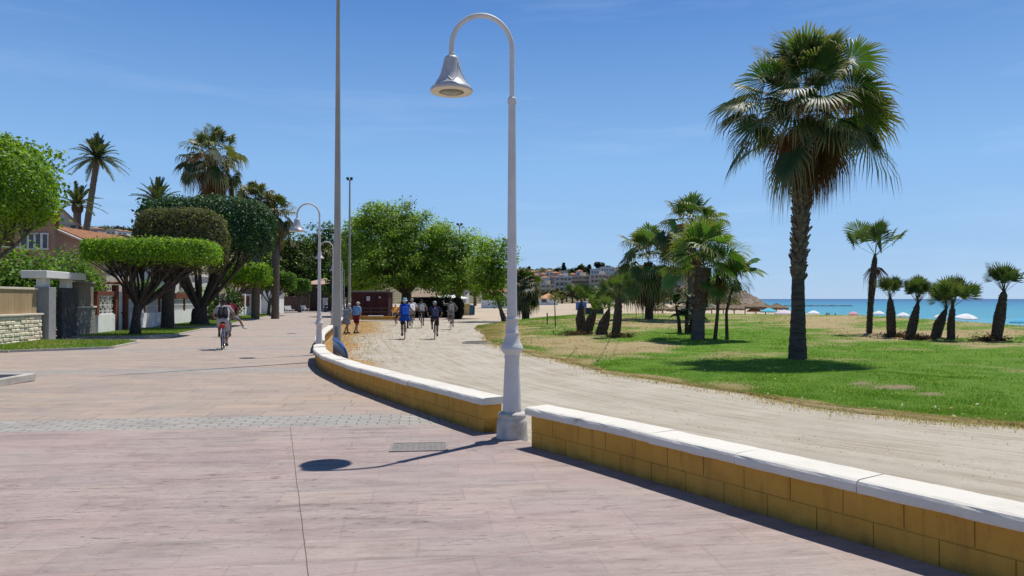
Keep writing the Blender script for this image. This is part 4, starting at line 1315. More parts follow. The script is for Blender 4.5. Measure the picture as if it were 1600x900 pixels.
def fan_palm(name, base, axis, radii, label, cat='palm tree', group=None, n=40, L=.9, Rf=1.1, elmax=85, elmin=-35, nseg=26,
             droop=.55, dead=0, deadspan=(.0, 1.0), boots=None, stalks=0, bark=PALMBARK, greens=GREENS, spread=230, step=.12, tipcol=(.30, .25, .12), sag=.15, tilt=22, bootsize=.1, deadL=.5, seed=None, azs=None, pw=.02, split=.55, headz=.55, rollsd=.45, deadcol=(.15, .08, .042), boutmat=None, stalkL=1.5):
    """axis: trunk centreline relative to base"""
    e = empty(name, base, label, cat, group)
    mb, P, r = trunk_mesh(axis, radii, 14, .04, step)
    mb.build('trunk', bark, e)
    if boots:
        b = MB(); stubs(b, P, r, boots[0], boots[1], boots[2], bootsize, boots[3] if len(boots) > 3 else .6)
        b.build('leaf_bases', boutmat or BOOT, e)
    top = P[-1]
    cl = Cloud()
    for i in range(n):
        f = (i + .5) / n
        el = R(elmax + (elmin - elmax) * f ** .85 + rng.normal(0, 5))
        az = i * 2.39996 + rng.normal(0, .12) if azs is None else azs[i % len(azs)] + rng.normal(0, .1)
        g = greens[rng.integers(len(greens))]
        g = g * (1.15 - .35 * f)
        o = top + np.array([0, 0, headz * (1 - f) - .1])
        Lf = L * rng.uniform(.72, 1.2) * (.75 + .35 * min(1, f * 1.8))
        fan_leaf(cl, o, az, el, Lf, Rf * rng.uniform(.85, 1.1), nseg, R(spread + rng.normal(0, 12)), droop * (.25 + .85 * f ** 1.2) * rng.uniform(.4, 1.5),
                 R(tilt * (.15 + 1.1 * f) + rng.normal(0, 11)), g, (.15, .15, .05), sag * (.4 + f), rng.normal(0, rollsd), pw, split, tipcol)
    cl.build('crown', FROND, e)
    if dead:
        cl = Cloud()
        for i in range(dead):
            f = (i + .5) / dead
            el = R(-8 - 52 * f + rng.normal(0, 10)); az = i * 2.39996 + .7 + rng.normal(0, .2)
            o = top + np.array([0, 0, .1 - (deadspan[0] + (deadspan[1] - deadspan[0]) * f)])
            c = np.array(deadcol) * rng.uniform(.55, 1.25)
            fan_leaf(cl, o, az, el, deadL * rng.uniform(.7, 1.2), Rf * rng.uniform(.7, 1.0), max(12, nseg - 6), R(140), 1.0, R(45), c, (.16, .10, .055), .3, rng.normal(0, .3), pw, .4)
        cl.build('dead_fronds', DEADFROND, e)
    if stalks:
        cl = Cloud()
        for i in range(stalks):
            flower_stalk(cl, top + np.array([0, 0, .35]), stalk_az[i % len(stalk_az)] if stalk_az else rng.uniform(0, 6.3), stalkL)
        cl.build('flower_stalks', DEADFROND, e)
    return e
stalk_az = None

def axis_px(pts, base, d):
    """trunk centreline through photo pixels at depth d, relative to base"""
    return [tuple(at(px, py, d) - Vector(base)) if k else (0, 0, -.05) for k, (px, py) in enumerate(pts)]

# --- the big fan palm on the lawn
g = ground(1246, 561)
d = g.y; s = F / d
ax = axis_px([(1246, 561), (1247, 500), (1247, 433), (1250, 360), (1254, 300), (1260, 230), (1263, 185)], g, d)
stalk_az = [R(212), R(236), R(268), R(300), R(190)]
fan_palm('fan_palm', g, ax, [.27, .205, .165, .2, .2, .22, .2], 'tall shaggy fan palm with brown skirt standing alone in front of the sea', n=55, L=1.5, Rf=1.28, elmax=88, elmin=-27,
         nseg=38, droop=.42, dead=34, deadspan=(.0, .15), split=.48, spread=215, sag=.05, rollsd=.55, boots=(2.3, 5.6, 230, .55), stalks=5, bark=M('fan_palm_bark', (.115, .095, .08), (.06, .048, .04), 7, .95, .1, bump=.8, bscale=14, bd=.02, stretch=(.4, .4, 3)),
         bootsize=.18, deadL=.68, greens=[np.array(c) for c in [(.03, .07, .02), (.04, .092, .024), (.055, .115, .026), (.026, .058, .024)]], stalkL=1.7)

# --- cluster of fan palms in the middle of the lawn
g = ground(1014, 493); d = 50; g = Vector((X(1014, d), d, gz(X(1014, d), d)))
ax = axis_px([(1014, 493), (1014, 455), (1013, 410)], g, d)
stalk_az = None
fan_palm('fan_palm', g, ax, [.29, .24, .3], 'fan palm with dark hanging skirt at the left of the palm cluster', group='fan palms clustered on the lawn', n=38, L=1.6, Rf=1.35, elmax=86, elmin=-42,
         nseg=24, droop=.7, dead=22, deadspan=(0, 1.2), boots=(.8, 3.2, 90), bootsize=.16, deadL=.8, pw=.03, bark=SHAG, deadcol=(.13, .085, .05))
d = 48; g = Vector((X(1080, d), d, gz(X(1080, d), d)))
ax = axis_px([(1082, 500), (1081, 430), (1080, 362)], g, d)
fan_palm('fan_palm', g, ax, [.27, .22, .28], 'tallest palm of the cluster, rising behind the others with brown seed stalks', group='fan palms clustered on the lawn', n=32, L=1.55, Rf=1.25, elmax=88, elmin=-25,
         nseg=24, droop=.5, dead=12, deadspan=(0, .9), boots=(2.5, 5.2, 60), stalks=6, bootsize=.16, deadL=.8, pw=.03, stalkL=2.0)
g = ground(1090, 531); d = g.y
ax = axis_px([(1088, 531), (1092, 490), (1096, 450), (1099, 418)], g, d)
fan_palm('fan_palm', g, ax, [.27, .235, .28, .3], 'thick grey trunked palm with bright green fans at the front of the cluster', group='fan palms clustered on the lawn', n=27, L=1.15, Rf=1.08, elmax=88, elmin=2,
         nseg=28, droop=.3, spread=200, boots=(1.15, 2.6, 80, .7), bootsize=.14, greens=[np.array(c) for c in [(.09, .19, .036), (.115, .23, .042), (.075, .16, .034), (.15, .25, .075)]], bark=M('grey_palm_bark', (.14, .12, .105), (.085, .072, .062), 7, .95, .1, bump=.7, bscale=14, bd=.02, stretch=(.4, .4, 3)),
         boutmat=M('reddish_leaf_base', (.17, .09, .055), (.09, .05, .035), 8, .95, .1, bump=.6), pw=.025)
for (pb, pm, pt, lb, gr) in [((1117, 531), (1122, 480), (1121, 430), 'slender dark stemmed palm just right of the thick grey trunk', 16)]:
    g = ground(*pb); d = g.y
    ax = axis_px([pb, pm, pt], g, d)
    fan_palm('fan_palm', g, ax, [.085, .06, .075], lb, n=gr, L=.6, Rf=.6, elmax=85, elmin=-35, nseg=20, droop=.4, dead=5, deadspan=(0, .3), bark=SHAG, pw=.015, deadL=.3,
             greens=[np.array(c) for c in [(.055, .125, .03), (.07, .15, .03), (.045, .10, .03)]])

# --- banana-like plants with paddle leaves
def paddle_plant(name, base, stems, label, nleaf=9, L=1.3, Wd=.3, cat='plant', col=(.06, .15, .03), dark=False, pet=.7):
    e = empty(name, base, label, cat)
    st = MB(); cl = Cloud()
    for (p0, p1, r0) in stems:
        st.tube([p0, ((p0[0] + p1[0]) / 2 + rnd.uniform(-.05, .05), (p0[1] + p1[1]) / 2, (p0[2] + p1[2]) / 2), p1], [r0, r0 * .8, r0 * .6], 8)
        top = np.array(p1)
        for i in range(nleaf):
            az = i * 2.4 + rng.normal(0, .3); el = R(rng.uniform(25, 85))
            h = np.array([math.cos(az), math.sin(az), 0]); up = np.array([0, 0, 1.])
            m = 9; ts = np.linspace(0, 1, m)
            Lt = L * (1 + pet) * rng.uniform(.75, 1.15)
            cur = rng.uniform(.35, 1.0)
            P = top + np.outer(ts, h * math.cos(el) + up * math.sin(el)) * Lt - np.outer(ts ** 2.2, up) * Lt * cur * .75 + np.outer(ts ** 2, h) * Lt * .15
            wv = np.where(ts < pet / (1 + pet), .02, Wd * np.sin(np.clip((ts - pet / (1 + pet)) * (1 + pet), 0, 1) * PI) ** .6 + .005)
            b = np.array([-math.sin(az), math.cos(az), 0]) * math.cos(.4) + up * rng.uniform(-.5, .5)
            Lv = P + b * wv[:, None] + up * .25 * wv[:, None]; Rv = P - b * wv[:, None] + up * .25 * wv[:, None]
            k = np.arange(m - 1)
            c = np.array(col) * rng.uniform(.7, 1.35)
            cl.add(np.concatenate([Lv, P, Rv]), quad=np.concatenate([np.stack([k, k + 1, k + 1 + m, k + m], 1), np.stack([k + m, k + m + 1, k + 2 * m + 1, k + 2 * m], 1)]), col=c)
    st.build('stem', SHAG, e)
    cl.build('leaves', LEAF_GLOSSY, e)
    return e
g = ground(1136, 531); d = g.y
p1 = tuple(at(1135, 488, d) - g); p2 = tuple(at(1151, 432, d) - g)
e = paddle_plant('banana_plant', g, [(p1, p2, .06)], 'slender banana plant with broad paddle leaves at the right end of the palm cluster', 15, .95, .27, pet=.35, col=(.05, .125, .028))
m = MB(); m.tube([(0, 0, -.05), p1], [.075, .06], 8); m.build('lower_stem', SHAG, e)
g = ground(1074, 521); d = g.y
paddle_plant('banana_plant', g, [(tuple(Vector((a, b, 0))), (a * 1.5, b * 1.4, zz), .1) for a, b, zz in [(0, 0, 1.5), (-.3, .2, 1.2), (.3, -.1, 1.1), (-.1, -.3, .7), (.2, .3, .6)]], 'dark bushy banana clump at the foot of the grey palm', 9, .75, .18, col=(.022, .045, .018), pet=.4)

# --- short stout fan palms by the sea
DGR = [np.array(c) for c in [(.06, .105, .035), (.08, .135, .042), (.05, .09, .034), (.10, .16, .06)]]
def stout(pts, radii, label, n=18, L=.7, Rf=.6, elmax=88, elmin=38, dead=0, group='short stout palms near the beach', boots=True, sd=None, spread=170, droop=0, azs=None, sag=.06, deadL=.5, seg=20, cl=DGR):
    g = ground(*pts[0]); d = g.y
    ax = axis_px(pts, g, d)
    H = ax[-1][2]
    a1 = Vector(ax[-1]); a0 = Vector(ax[-2]); ax = ax + [tuple(a1 + (a1 - a0).normalized() * .16)]; radii = list(radii) + [.045]
    return fan_palm('stout_palm', g, ax, radii, label, group=group, n=n, L=L, Rf=Rf * 1.02, elmax=elmax, elmin=elmin, nseg=seg, droop=droop, bark=SHAG, dead=dead,
                    boots=(.05, H * .97, int(110 * H), .35) if boots else None, bootsize=.07, spread=spread, step=.06, tipcol=(.12, .12, .06), sag=0, tilt=-16, rollsd=.6, greens=cl, azs=azs, boutmat=SHAG, headz=.05, pw=.014, deadL=deadL, split=.6)
stout([(1393, 527), (1392, 490), (1391, 470)], [.18, .17, .10], 'short upright shaggy palm just right of the tall slim palm', 19, .5, .48, elmin=45)
stout([(1421, 529), (1428, 500), (1433, 478)], [.18, .17, .09], 'short palm leaning right, between two other short palms', 21, .60, .52, elmin=42)
stout([(1461, 528), (1468, 505), (1476, 488)], [.19, .20, .10], 'stubby palm leaning right behind its straight neighbour', 19, .58, .52, elmin=45)
stout([(1486, 531), (1486, 505), (1488, 483)], [.14, .13, .08], 'straight short palm in front of the stubby leaning one', 22, .62, .60, elmin=35)
stout([(1556, 532), (1562, 495), (1568, 460)], [.18, .20, .12], 'short palm with dark column trunk nearest the right edge', 20, .62, .55, elmin=42)
g_ = stout([(1358, 521), (1360, 480), (1364, 435), (1367, 402)], [.12, .115, .15, .08], 'slim dark palm, tallest of the row by the sea, with few fans and dry leaves', 11, 1.0, .84, 88, 28, 2, droop=.15, seg=24, deadL=.5, spread=190)
# left group of short palms on the dry mound
stout([(908, 521), (907, 500), (908, 478)], [.17, .24, .10], 'spindle trunked short palm at the left of the dry mound group', 12, .62, .5, cl=[np.array(c) for c in [(.07, .13, .03), (.09, .155, .035)]], group='short palms on the dry mound')
stout([(917, 522), (923, 500), (929, 487)], [.22, .22, .12], 'dark stump of a palm leaning against the spindle trunked one', 5, .3, .35, group='short palms on the dry mound')
stout([(938, 523), (944, 505), (950, 488)], [.24, .24, .10], 'short palm leaning right with drooping grey green fans', 12, .55, .5, elmin=15, group='short palms on the dry mound')
stout([(962, 525), (965, 495), (967, 468)], [.19, .18, .12], 'tallest short palm of the dry mound group with spiky open fans', 14, .65, .55, elmin=20, group='short palms on the dry mound')
# dark dense palm behind the lamp post
d = 58; g = Vector((X(822, d), d, gz(X(822, d), d)))
ax = axis_px([(822, 503), (820, 475), (819, 450)], g, d)
fan_palm('fan_palm', g, ax, [.3, .28, .3], 'dark dense palm just right of the nearest lamp post', n=44, L=.75, Rf=.95, elmax=88, elmin=-50, nseg=18, droop=.6, dead=10, pw=.03, deadL=.6,
         greens=[np.array(c) for c in [(.02, .045, .018), (.028, .06, .02), (.018, .035, .018)]], bark=SHAG, deadcol=(.05, .04, .03))

# ---- washingtonias behind the clipped trees on the left
d = 62; g = Vector((X(334, d), d, -.2))
ax = axis_px([(335, 490), (334, 400), (333, 310), (332, 250)], g, d)
fan_palm('fan_palm', g, ax, [.45, .4, .42, .45], 'tall ragged fan palm with brown seed stalks towering over the left trees', n=38, L=1.85, Rf=1.4, elmax=85, elmin=-45, nseg=24, droop=.75, dead=30, deadspan=(0, 2.2),
         stalks=6, boots=(6, 11.5, 90), bootsize=.22, pw=.035, deadL=1.1, stalkL=2.6, greens=[np.array(c) for c in [(.045, .085, .025), (.055, .10, .028), (.08, .10, .045), (.035, .065, .024)]])
for px, py, d, lb, rf in [(399, 318, 66, 'ragged fan palm right of the tall one, crown lower and grey', 1.25), (430, 336, 67, 'smaller ragged fan palm with orange seed stalks, left of the second lamp', 1.15)]:
    g = Vector((X(px, d), d, -.2))
    ax = axis_px([(px + 2, 490), (px + 1, 400), (px, py)], g, d)
    fan_palm('fan_palm', g, ax, [.36, .32, .34], lb, n=34, L=1.05, Rf=rf, elmax=85, elmin=-55, nseg=20, droop=.8, dead=20, deadspan=(0, 1.6), stalks=3, pw=.035, deadL=.8, stalkL=1.5,
             greens=[np.array(c) for c in [(.05, .085, .028), (.09, .10, .05), (.04, .07, .026)]])

# ---- date palms with feather fronds
def feather_palm(base, axis, radii, label, n=46, L=2.6, nl=26, elmax=85, elmin=-15, wl=.45, cols=((.06, .085, .035), (.075, .10, .045), (.05, .07, .035))):
    e = empty('date_palm', base, label, 'palm tree', 'date palms behind the houses')
    mb, P, r = trunk_mesh(axis, radii, 12, .05, .3)
    mb.build('trunk', PALMBARK, e)
    top = P[-1]; cl = Cloud()
    b_ = MB(); b_.ell(tuple(top - np.array([0, 0, .2])), (radii[-1] * 1.5, radii[-1] * 1.5, radii[-1] * 1.9), 12, 8); b_.build('leaf_boss', SHAG, e)
    for i in range(n):
        f = (i + .5) / n
        el = R(elmax + (elmin - elmax) * f + rng.normal(0, 5)); az = i * 2.39996
        h = np.array([math.cos(az), math.sin(az), 0]); up = np.array([0, 0, 1.]); b = np.array([-math.sin(az), math.cos(az), 0])
        m = nl; ts = np.linspace(0, 1, m)
        Lf = L * rng.uniform(.85, 1.1)
        P_ = top + np.outer(ts, h * math.cos(el) + up * math.sin(el)) * Lf - np.outer(ts ** 2.2, up) * Lf * (.12 + .28 * math.cos(el))
        tg = unit(np.gradient(P_, axis=0))
        nn = unit(np.cross(tg, b)); nn = np.where(nn[:, 2:] < 0, -nn, nn)
        c = np.array(cols[rng.integers(len(cols))]) * rng.uniform(.8, 1.2)
        w_ = .02
        k = np.arange(m - 1)
        cl.add(np.concatenate([P_ - b * w_, P_ + b * w_]), quad=np.stack([k, k + 1, k + m + 1, k + m], 1), col=c * 1.3)
        ll = wl * np.sin(np.clip(ts * .93 + .07, 0, 1) * PI) ** .5 * 1.0
        for sg in (-1, 1):
            dirv = unit(tg * .75 + b * sg * .8 + nn * .35)
            tip = P_ + dirv * ll[:, None] + rng.normal(0, .02, P_.shape); tip[:, 2] -= ll * .12
            o1 = P_ - tg * .08; o2 = P_ + tg * .08
            V = np.stack([o1, o2, tip], 1)[2:].reshape(-1, 3)
            cl.add(V, tri=np.arange(len(V)).reshape(-1, 3), col=c)
    cl.build('crown', FROND, e)
    return e
d = 78; g = Vector((X(134, d), d, -.3))
ax = axis_px([(128, 470), (135, 358), (143, 305), (152, 248)], g, d)
feather_palm(g, ax, [.38, .33, .30, .28], 'tall leaning date palm standing out against the sky over the tiled roofs', L=3.0, elmin=-22, n=58, wl=.55)
d = 70; g = Vector((X(116, d), d, -.3))
feather_palm(g, axis_px([(117, 470), (119, 400), (121, 322)], g, d), [.34, .32, .34], 'lower date palm half hidden behind the bright round tree', L=2.6, elmin=5, n=34)
d = 72; g = Vector((X(246, d), d, -.3))
feather_palm(g, axis_px([(246, 470), (246, 400), (246, 318)], g, d), [.4, .38, .4], 'date palm showing only its upright fronds above the clipped trees', L=3.0, elmin=20, n=36)
# ================================================================== BROADLEAF TREES, CLIPPED TREES, HEDGES
def leaves(cl, P, Nrm, size, cols, aspect=.55, fold=.0):
    """one rhombic leaf per point"""
    n = len(P)
    Nrm = unit(Nrm + rng.normal(0, .45, Nrm.shape))
    a = unit(np.cross(Nrm, rng.normal(0, 1, (n, 3))))
    b = np.cross(Nrm, a)
    s = (size * rng.uniform(.6, 1.35, n))[:, None]
    tip = P + a * s; base = P - a * s
    l = P + b * s * aspect + Nrm * s * .12; r = P - b * s * aspect + Nrm * s * .12
    V = np.stack([base, r, tip, l], 1).reshape(-1, 3)
    cl.add(V, quad=np.arange(n * 4).reshape(-1, 4), col=np.repeat(cols, 4, 0))

def palette(n, cols, clump=None, var=.22):
    cols = np.array(cols)
    k = rng.integers(0, len(cols), n)
    c = cols[k] * rng.uniform(1 - var, 1 + var, (n, 1))
    if clump is not None: c = c * clump[:, None]
    return c

def limbs(mb, start, ends, r0, n_sub=2, wig=.15):
    for e_ in ends:
        s = Vector(start); e_ = Vector(e_)
        d = e_ - s
        pts = [s]
        for k in range(1, 5):
            t_ = k / 5
            p = s + d * t_ + Vector((0, 0, d.length * .10 * math.sin(t_ * PI))) + Vector((rnd.gauss(0, 1), rnd.gauss(0, 1), rnd.gauss(0, .6))) * wig * d.length * .25
            pts.append(p)
        pts.append(e_)
        mb.tube(pts, [r0 * (1 - .75 * k / 5) for k in range(6)], 7)
        for q in range(n_sub):
            p = pts[rnd.choice((2, 3))]
            t2 = p + d * rnd.uniform(.15, .3) + Vector((rnd.gauss(0, 1), rnd.gauss(0, 1), rnd.gauss(0, .5))) * d.length * .13
            mb.tube([p, (p + t2) / 2 + Vector((0, 0, .08 * d.length)), t2], [r0 * .5, r0 * .32, r0 * .12], 6)

def tree(name, base, label, blobs, trunk, ncl, per, lsize, cols, cat='tree', group=None, sigma=.38, bark=BARK, mat=None, limb_r=.12, shell=.55, fork=None, var=.22, clumpvar=.35):
    """blobs: (cx,cy,cz,rx,ry,rz) relative to base; trunk: list of (x,y,z,r)"""
    e = empty(name, base, label, cat, group)
    mb = MB()
    mb.tube([t[:3] for t in trunk], [t[3] for t in trunk], 12, True, True, .06)
    top = trunk[-1][:3]
    ends = []
    vol = np.array([b[3] * b[4] * b[5] for b in blobs]) ** .67
    for b in blobs:
        for k in range(3):
            v = unit(rng.normal(0, 1, (1, 3)))[0]
            ends.append((b[0] + v[0] * b[3] * .6, b[1] + v[1] * b[4] * .6, b[2] + v[2] * b[5] * .5))
    limbs(mb, fork or top, ends, limb_r)
    mb.build('trunk', bark, e)
    cl = Cloud()
    for b, share in zip(blobs, vol / vol.sum()):
        m = max(6, int(ncl * share))
        v = unit(rng.normal(0, 1, (m, 3)))
        rad = 1 - rng.random((m, 1)) ** 1.6 * shell
        cen = v * rad * np.array(b[3:6]) * (1 + rng.normal(0, .06, (m, 1)))
        lum = rng.uniform(1 - clumpvar, 1 + clumpvar, m)
        p = np.repeat(cen, per, 0) + rng.normal(0, sigma, (m * per, 3)) * np.array([1, 1, .75])
        nr = unit(np.repeat(v, per, 0) + np.array([0, 0, .6]))
        leaves(cl, p + np.array(b[:3]), nr, np.full(m * per, lsize), palette(m * per, cols, np.repeat(lum, per), var))
    cl.build('crown', mat or LEAF, e)
    return e

def boxshell(n, hx, hy, hz, k=6.0, depth=.3, bottom=.25):
    """points in the outer layer of a rounded clipped block"""
    v = unit(rng.normal(0, 1, (n * 2, 3)))
    # push the directions out to a superellipsoid
    q = (np.abs(v[:, 0]) ** k + np.abs(v[:, 1]) ** k + np.abs(v[:, 2]) ** k) ** (1 / k)
    p = v / q[:, None]
    keep = (p[:, 2] > -.55) | (rng.random(len(p)) < bottom)
    p = p[keep][:n]; v = v[keep][:n]
    nr = unit(np.sign(p) * np.abs(p) ** (k - 1) / np.array([hx, hy, hz]))
    dep = rng.random((len(p), 1)) ** 2 * depth
    P = p * np.array([hx, hy, hz]) - nr * dep
    return P, nr

def clipped(base, label, trunk_px, c, h, n, lsize, cols, name='clipped_tree', rz=FA, group='clipped shade trees along the promenade', trunk=None, forks=9, r0=.2, depth=.35, bark=BARK, mat=None, bulge=0.0, cat='tree', kk=6.0):
    """clipped block crown: centre c (world), half sizes h"""
    e = empty(name, base, label, cat, group)
    B = Vector(base); c = Vector(c) - B
    mb = MB()
    tr = trunk or [(0, 0, -.1, r0 * 1.6), (0, 0, .25, r0 * 1.1), (.05, 0, .9, r0), (.1, .05, 1.5, r0 * 1.05)]
    mb.tube([t[:3] for t in tr], [t[3] for t in tr], 12, True, True, .05)
    top = Vector(tr[-1][:3])
    cr, sr = math.cos(rz), math.sin(rz)
    for k in range(forks):
        a = 2 * PI * k / forks + rnd.uniform(-.3, .3); q = rnd.uniform(.35, .85)
        dx, dy = h[0] * q * math.cos(a), h[1] * q * math.sin(a)
        e_ = c + Vector((dx * cr - dy * sr, dx * sr + dy * cr, -h[2] * rnd.uniform(.2, .8)))
        s = top - Vector((0, 0, rnd.uniform(0, .35)))
        m1 = s + (e_ - s) * .5 + Vector((rnd.gauss(0, .12), rnd.gauss(0, .12), -.12))
        mb.tube([s, m1, e_], [r0 * .5, r0 * .33, r0 * .14], 7)
        for q2 in range(8):
            f = e_ + Vector((rnd.uniform(-.8, .8), rnd.uniform(-.8, .8), rnd.uniform(.15, .6) * h[2]))
            mb.tube([m1 + (e_ - m1) * rnd.uniform(.1, .8), (m1 + f) / 2 + Vector((0, 0, .1)), f], [r0 * .22, r0 * .15, r0 * .05], 5)
    mb.build('trunk', bark, e)
    cl = Cloud()
    P, nr = boxshell(n, *h, k=kk, depth=depth)
    if bulge: P = P * (1 + bulge * (fbm(P[:, 0] + 9, P[:, 1] + P[:, 2] * 1.7, 1.2, 91) - .5)[:, None])
    P = P + rng.normal(0, .04, P.shape) + nr * (np.abs(rng.normal(0, 1, (len(P), 1))) * .09 * (rng.random((len(P), 1)) < .12) + (fbm(P[:, 0] * 3 + 5, P[:, 1] * 3 + P[:, 2] * 4, 1.0, 55) - .5)[:, None] * .16)
    cs = np.stack([P[:, 0] * cr - P[:, 1] * sr, P[:, 0] * sr + P[:, 1] * cr, P[:, 2]], 1)
    ns = np.stack([nr[:, 0] * cr - nr[:, 1] * sr, nr[:, 0] * sr + nr[:, 1] * cr, nr[:, 2]], 1)
    lum = .8 + .4 * fbm(cs[:, 0] * 1.0 + 3, cs[:, 1] + cs[:, 2] * 2, .5, 33)
    leaves(cl, cs + np.array(c), unit(ns + np.array([0, 0, .3])), np.full(len(cs), lsize), palette(len(cs), cols, lum, .3))
    # sparse inner foliage so the block is not hollow
    m = n // 3
    P = rng.uniform(-1, 1, (m, 3)) * np.array(h) * np.array([.9, .9, .75]) + np.array([0, 0, .1 * h[2]])
    cs = np.stack([P[:, 0] * cr - P[:, 1] * sr, P[:, 0] * sr + P[:, 1] * cr, P[:, 2]], 1)
    leaves(cl, cs + np.array(c), unit(rng.normal(0, 1, (m, 3))), np.full(m, lsize * 1.5), palette(m, cols, np.full(m, .75), .3))
    cl.build('crown', mat or LEAF, e)
    return e
FICUS = [(.14, .27, .018), (.19, .34, .022), (.09, .19, .018), (.25, .38, .035)]
DARKBARK = M('dark_bark', (.10, .082, .068), (.045, .037, .031), 12, .95, .1, bump=.8, bscale=20, bd=.025, stretch=(1, 1, .35))
FICUS_D = [(.05, .115, .018), (.065, .14, .022), (.035, .08, .018)]
def W(px, py, d): return at(px, py, d)

# big bright round tree at the left edge
d = 26; b = (-18.9, 26.6, -.15)
clipped(b, 'big bright green rounded tree cut by the left edge of the picture', None, (-20.0, 26.4, 5.6), (3.25, 2.6, 2.0), 30000, .062, FICUS + [(.22, .34, .02)], trunk=[(0, 0, -.1, .3), (0, 0, .5, .24), (.1, 0, 2.0, .22), (.2, -.1, 3.0, .25)], forks=13, r0=.2, bulge=.22, depth=.6, bark=PALEBARK, rz=0, kk=2.5)
# table shaped tree
d = 36; b = (X(212, d), d, -.15)
clipped(b, 'flat topped clipped tree with a wide table shaped crown near the gate', None, at(241, 396, 36.2), (2.85, 2.0, .64), 17000, .06, FICUS, trunk=[(0, 0, -.1, .42), (0, 0, .12, .27), (.03, 0, .8, .19), (.12, .05, 1.5, .2)], forks=22, r0=.18, bark=DARKBARK, bulge=.05)
# brownish green tree behind it
d = 43.5; b = (X(262, d), d, -.15)
clipped(b, 'dull olive brown tree between the table shaped tree and the dark glossy one', None, at(284, 378, 44), (2.5, 2.0, 1.95), 13000, .075, [(.088, .098, .042), (.115, .122, .056), (.058, .07, .028), (.145, .15, .085)], trunk=[(0, 0, -.1, .4), (0, 0, .5, .36), (0, 0, 1.8, .33), (.2, 0, 2.8, .3)], forks=10, r0=.26, bark=DARKBARK, bulge=.18, kk=3.5)
# its low hanging right side
d = 50; b = (X(312, d), d, -.15)
clipped(b, 'dark glossy green tree with several thick stems rising from one base', None, at(322, 362, 50), (4.2, 2.6, 2.3), 21000, .085, [(.025, .075, .02), (.035, .10, .025), (.018, .055, .018), (.06, .13, .045)],
        trunk=[(0, 0, -.1, .75), (0, 0, .3, .55), (0, 0, .8, .5), (0, 0, 1.1, .45)], forks=12, r0=.36, bark=DARKBARK, bulge=.28, mat=LEAF_GLOSSY, depth=.5, kk=3.5)
d = 66; b = (X(365, d), d, -.15)
clipped(b, 'bright flat clipped tree behind the cyclist with the backpack', None, at(379, 430, 64), (2.3, 2.2, 1.0), 7000, .10, FICUS, forks=9, r0=.17, trunk=[(0, 0, -.1, .3), (0, 0, .5, .2), (0, 0, 1.4, .17), (.1, 0, 1.9, .17)], bark=PALEBARK)
d = 80; b = (X(420, d), d, -.15)
clipped(b, 'flat clipped tree, second last of the row towards the end of the promenade', None, at(429, 440, 80), (2.15, 2.2, .95), 6000, .11, FICUS_D + FICUS[:1], forks=8, r0=.17, bark=PALEBARK)
d = 100; b = (X(468, d), d, -.15)
clipped(b, 'smallest looking clipped tree at the far end of the row by white benches', None, at(468, 447, 100), (1.4, 1.8, .9), 4000, .13, FICUS_D + FICUS[:1], forks=7, r0=.17, bark=PALEBARK)

# free standing shrubs by the frontage
def bush(base, label, hx, hy, hz, n, ls, cols, name='shrub', mat=None, sig=.12, group=None, cat='shrub', stems=5):
    e = empty(name, base, label, cat, group)
    st = MB()
    for k in range(stems):
        a = rnd.uniform(0, 6.3)
        st.tube([(0, 0, -.05), (hx * .3 * math.cos(a), hy * .3 * math.sin(a), hz * .7), (hx * .7 * math.cos(a), hy * .7 * math.sin(a), hz * 1.5)], [.05, .035, .012], 6)
    st.build('stems', BARK, e)
    cl = Cloud()
    m = n // 25
    v = unit(rng.normal(0, 1, (m, 3))); rad = 1 - rng.random((m, 1)) ** 1.5 * .7
    cen = v * rad * np.array([hx, hy, hz])
    lum = rng.uniform(.65, 1.3, m)
    p = np.repeat(cen, 25, 0) + rng.normal(0, sig + .05 * hz, (m * 25, 3)); p[:, 2] = np.maximum(p[:, 2], -hz * .98)
    leaves(cl, p + np.array([0, 0, hz]), unit(np.repeat(v, 25, 0) + np.array([0, 0, .5])), np.full(len(p), ls), palette(len(p), cols, np.repeat(lum, 25), .3))
    cl.build('foliage', mat or LEAF, e)
    return e
HEDGE = [(.09, .19, .022), (.12, .25, .028), (.06, .13, .018), (.18, .31, .055)]
# bushes leaning over the garden walls
for px, d, top, hw, lb in [(12, 33, 386, 1.5, 'leafy green bush above the tan slatted fence, at the left edge'), (62, 34.5, 384, 1.25, 'leafy green bush behind the white gate canopy'),
                           (112, 38, 388, 1.3, 'leafy green bush hanging over the wall right of the gate canopy'), (140, 39.5, 408, .95, 'lower leafy bush beside the white lattice wall')]:
    zt = 1.6 + (467 - top) / F * d; z0 = .6
    bush((X(px, d) - .3, d, z0 - .8), lb, hw, 1.1, (zt - z0 + .8) / 2, 5200, .085, HEDGE, group='bushes behind the garden walls')
for px, d, top, lb in [(255, 52, 438, 'pale green bush over the brick topped wall between two trunks'), (325, 58, 448, 'green bush at the far end of the brick topped wall')]:
    zt = 1.6 + (467 - top) / F * d
    bush((X(px, d) - 1.2, d, -.2), lb, 1.5, 1.2, (zt + .2) / 2, 3000, .11, HEDGE, group='bushes behind the garden walls')
g = Vector((X(366, 61) - .2, 61, -.2))
bush(tuple(g), 'tall loose shrub standing beside the cyclist with the backpack', .75, .8, 1.35, 2600, .10, [(.06, .12, .025), (.08, .15, .03), (.04, .08, .02)])

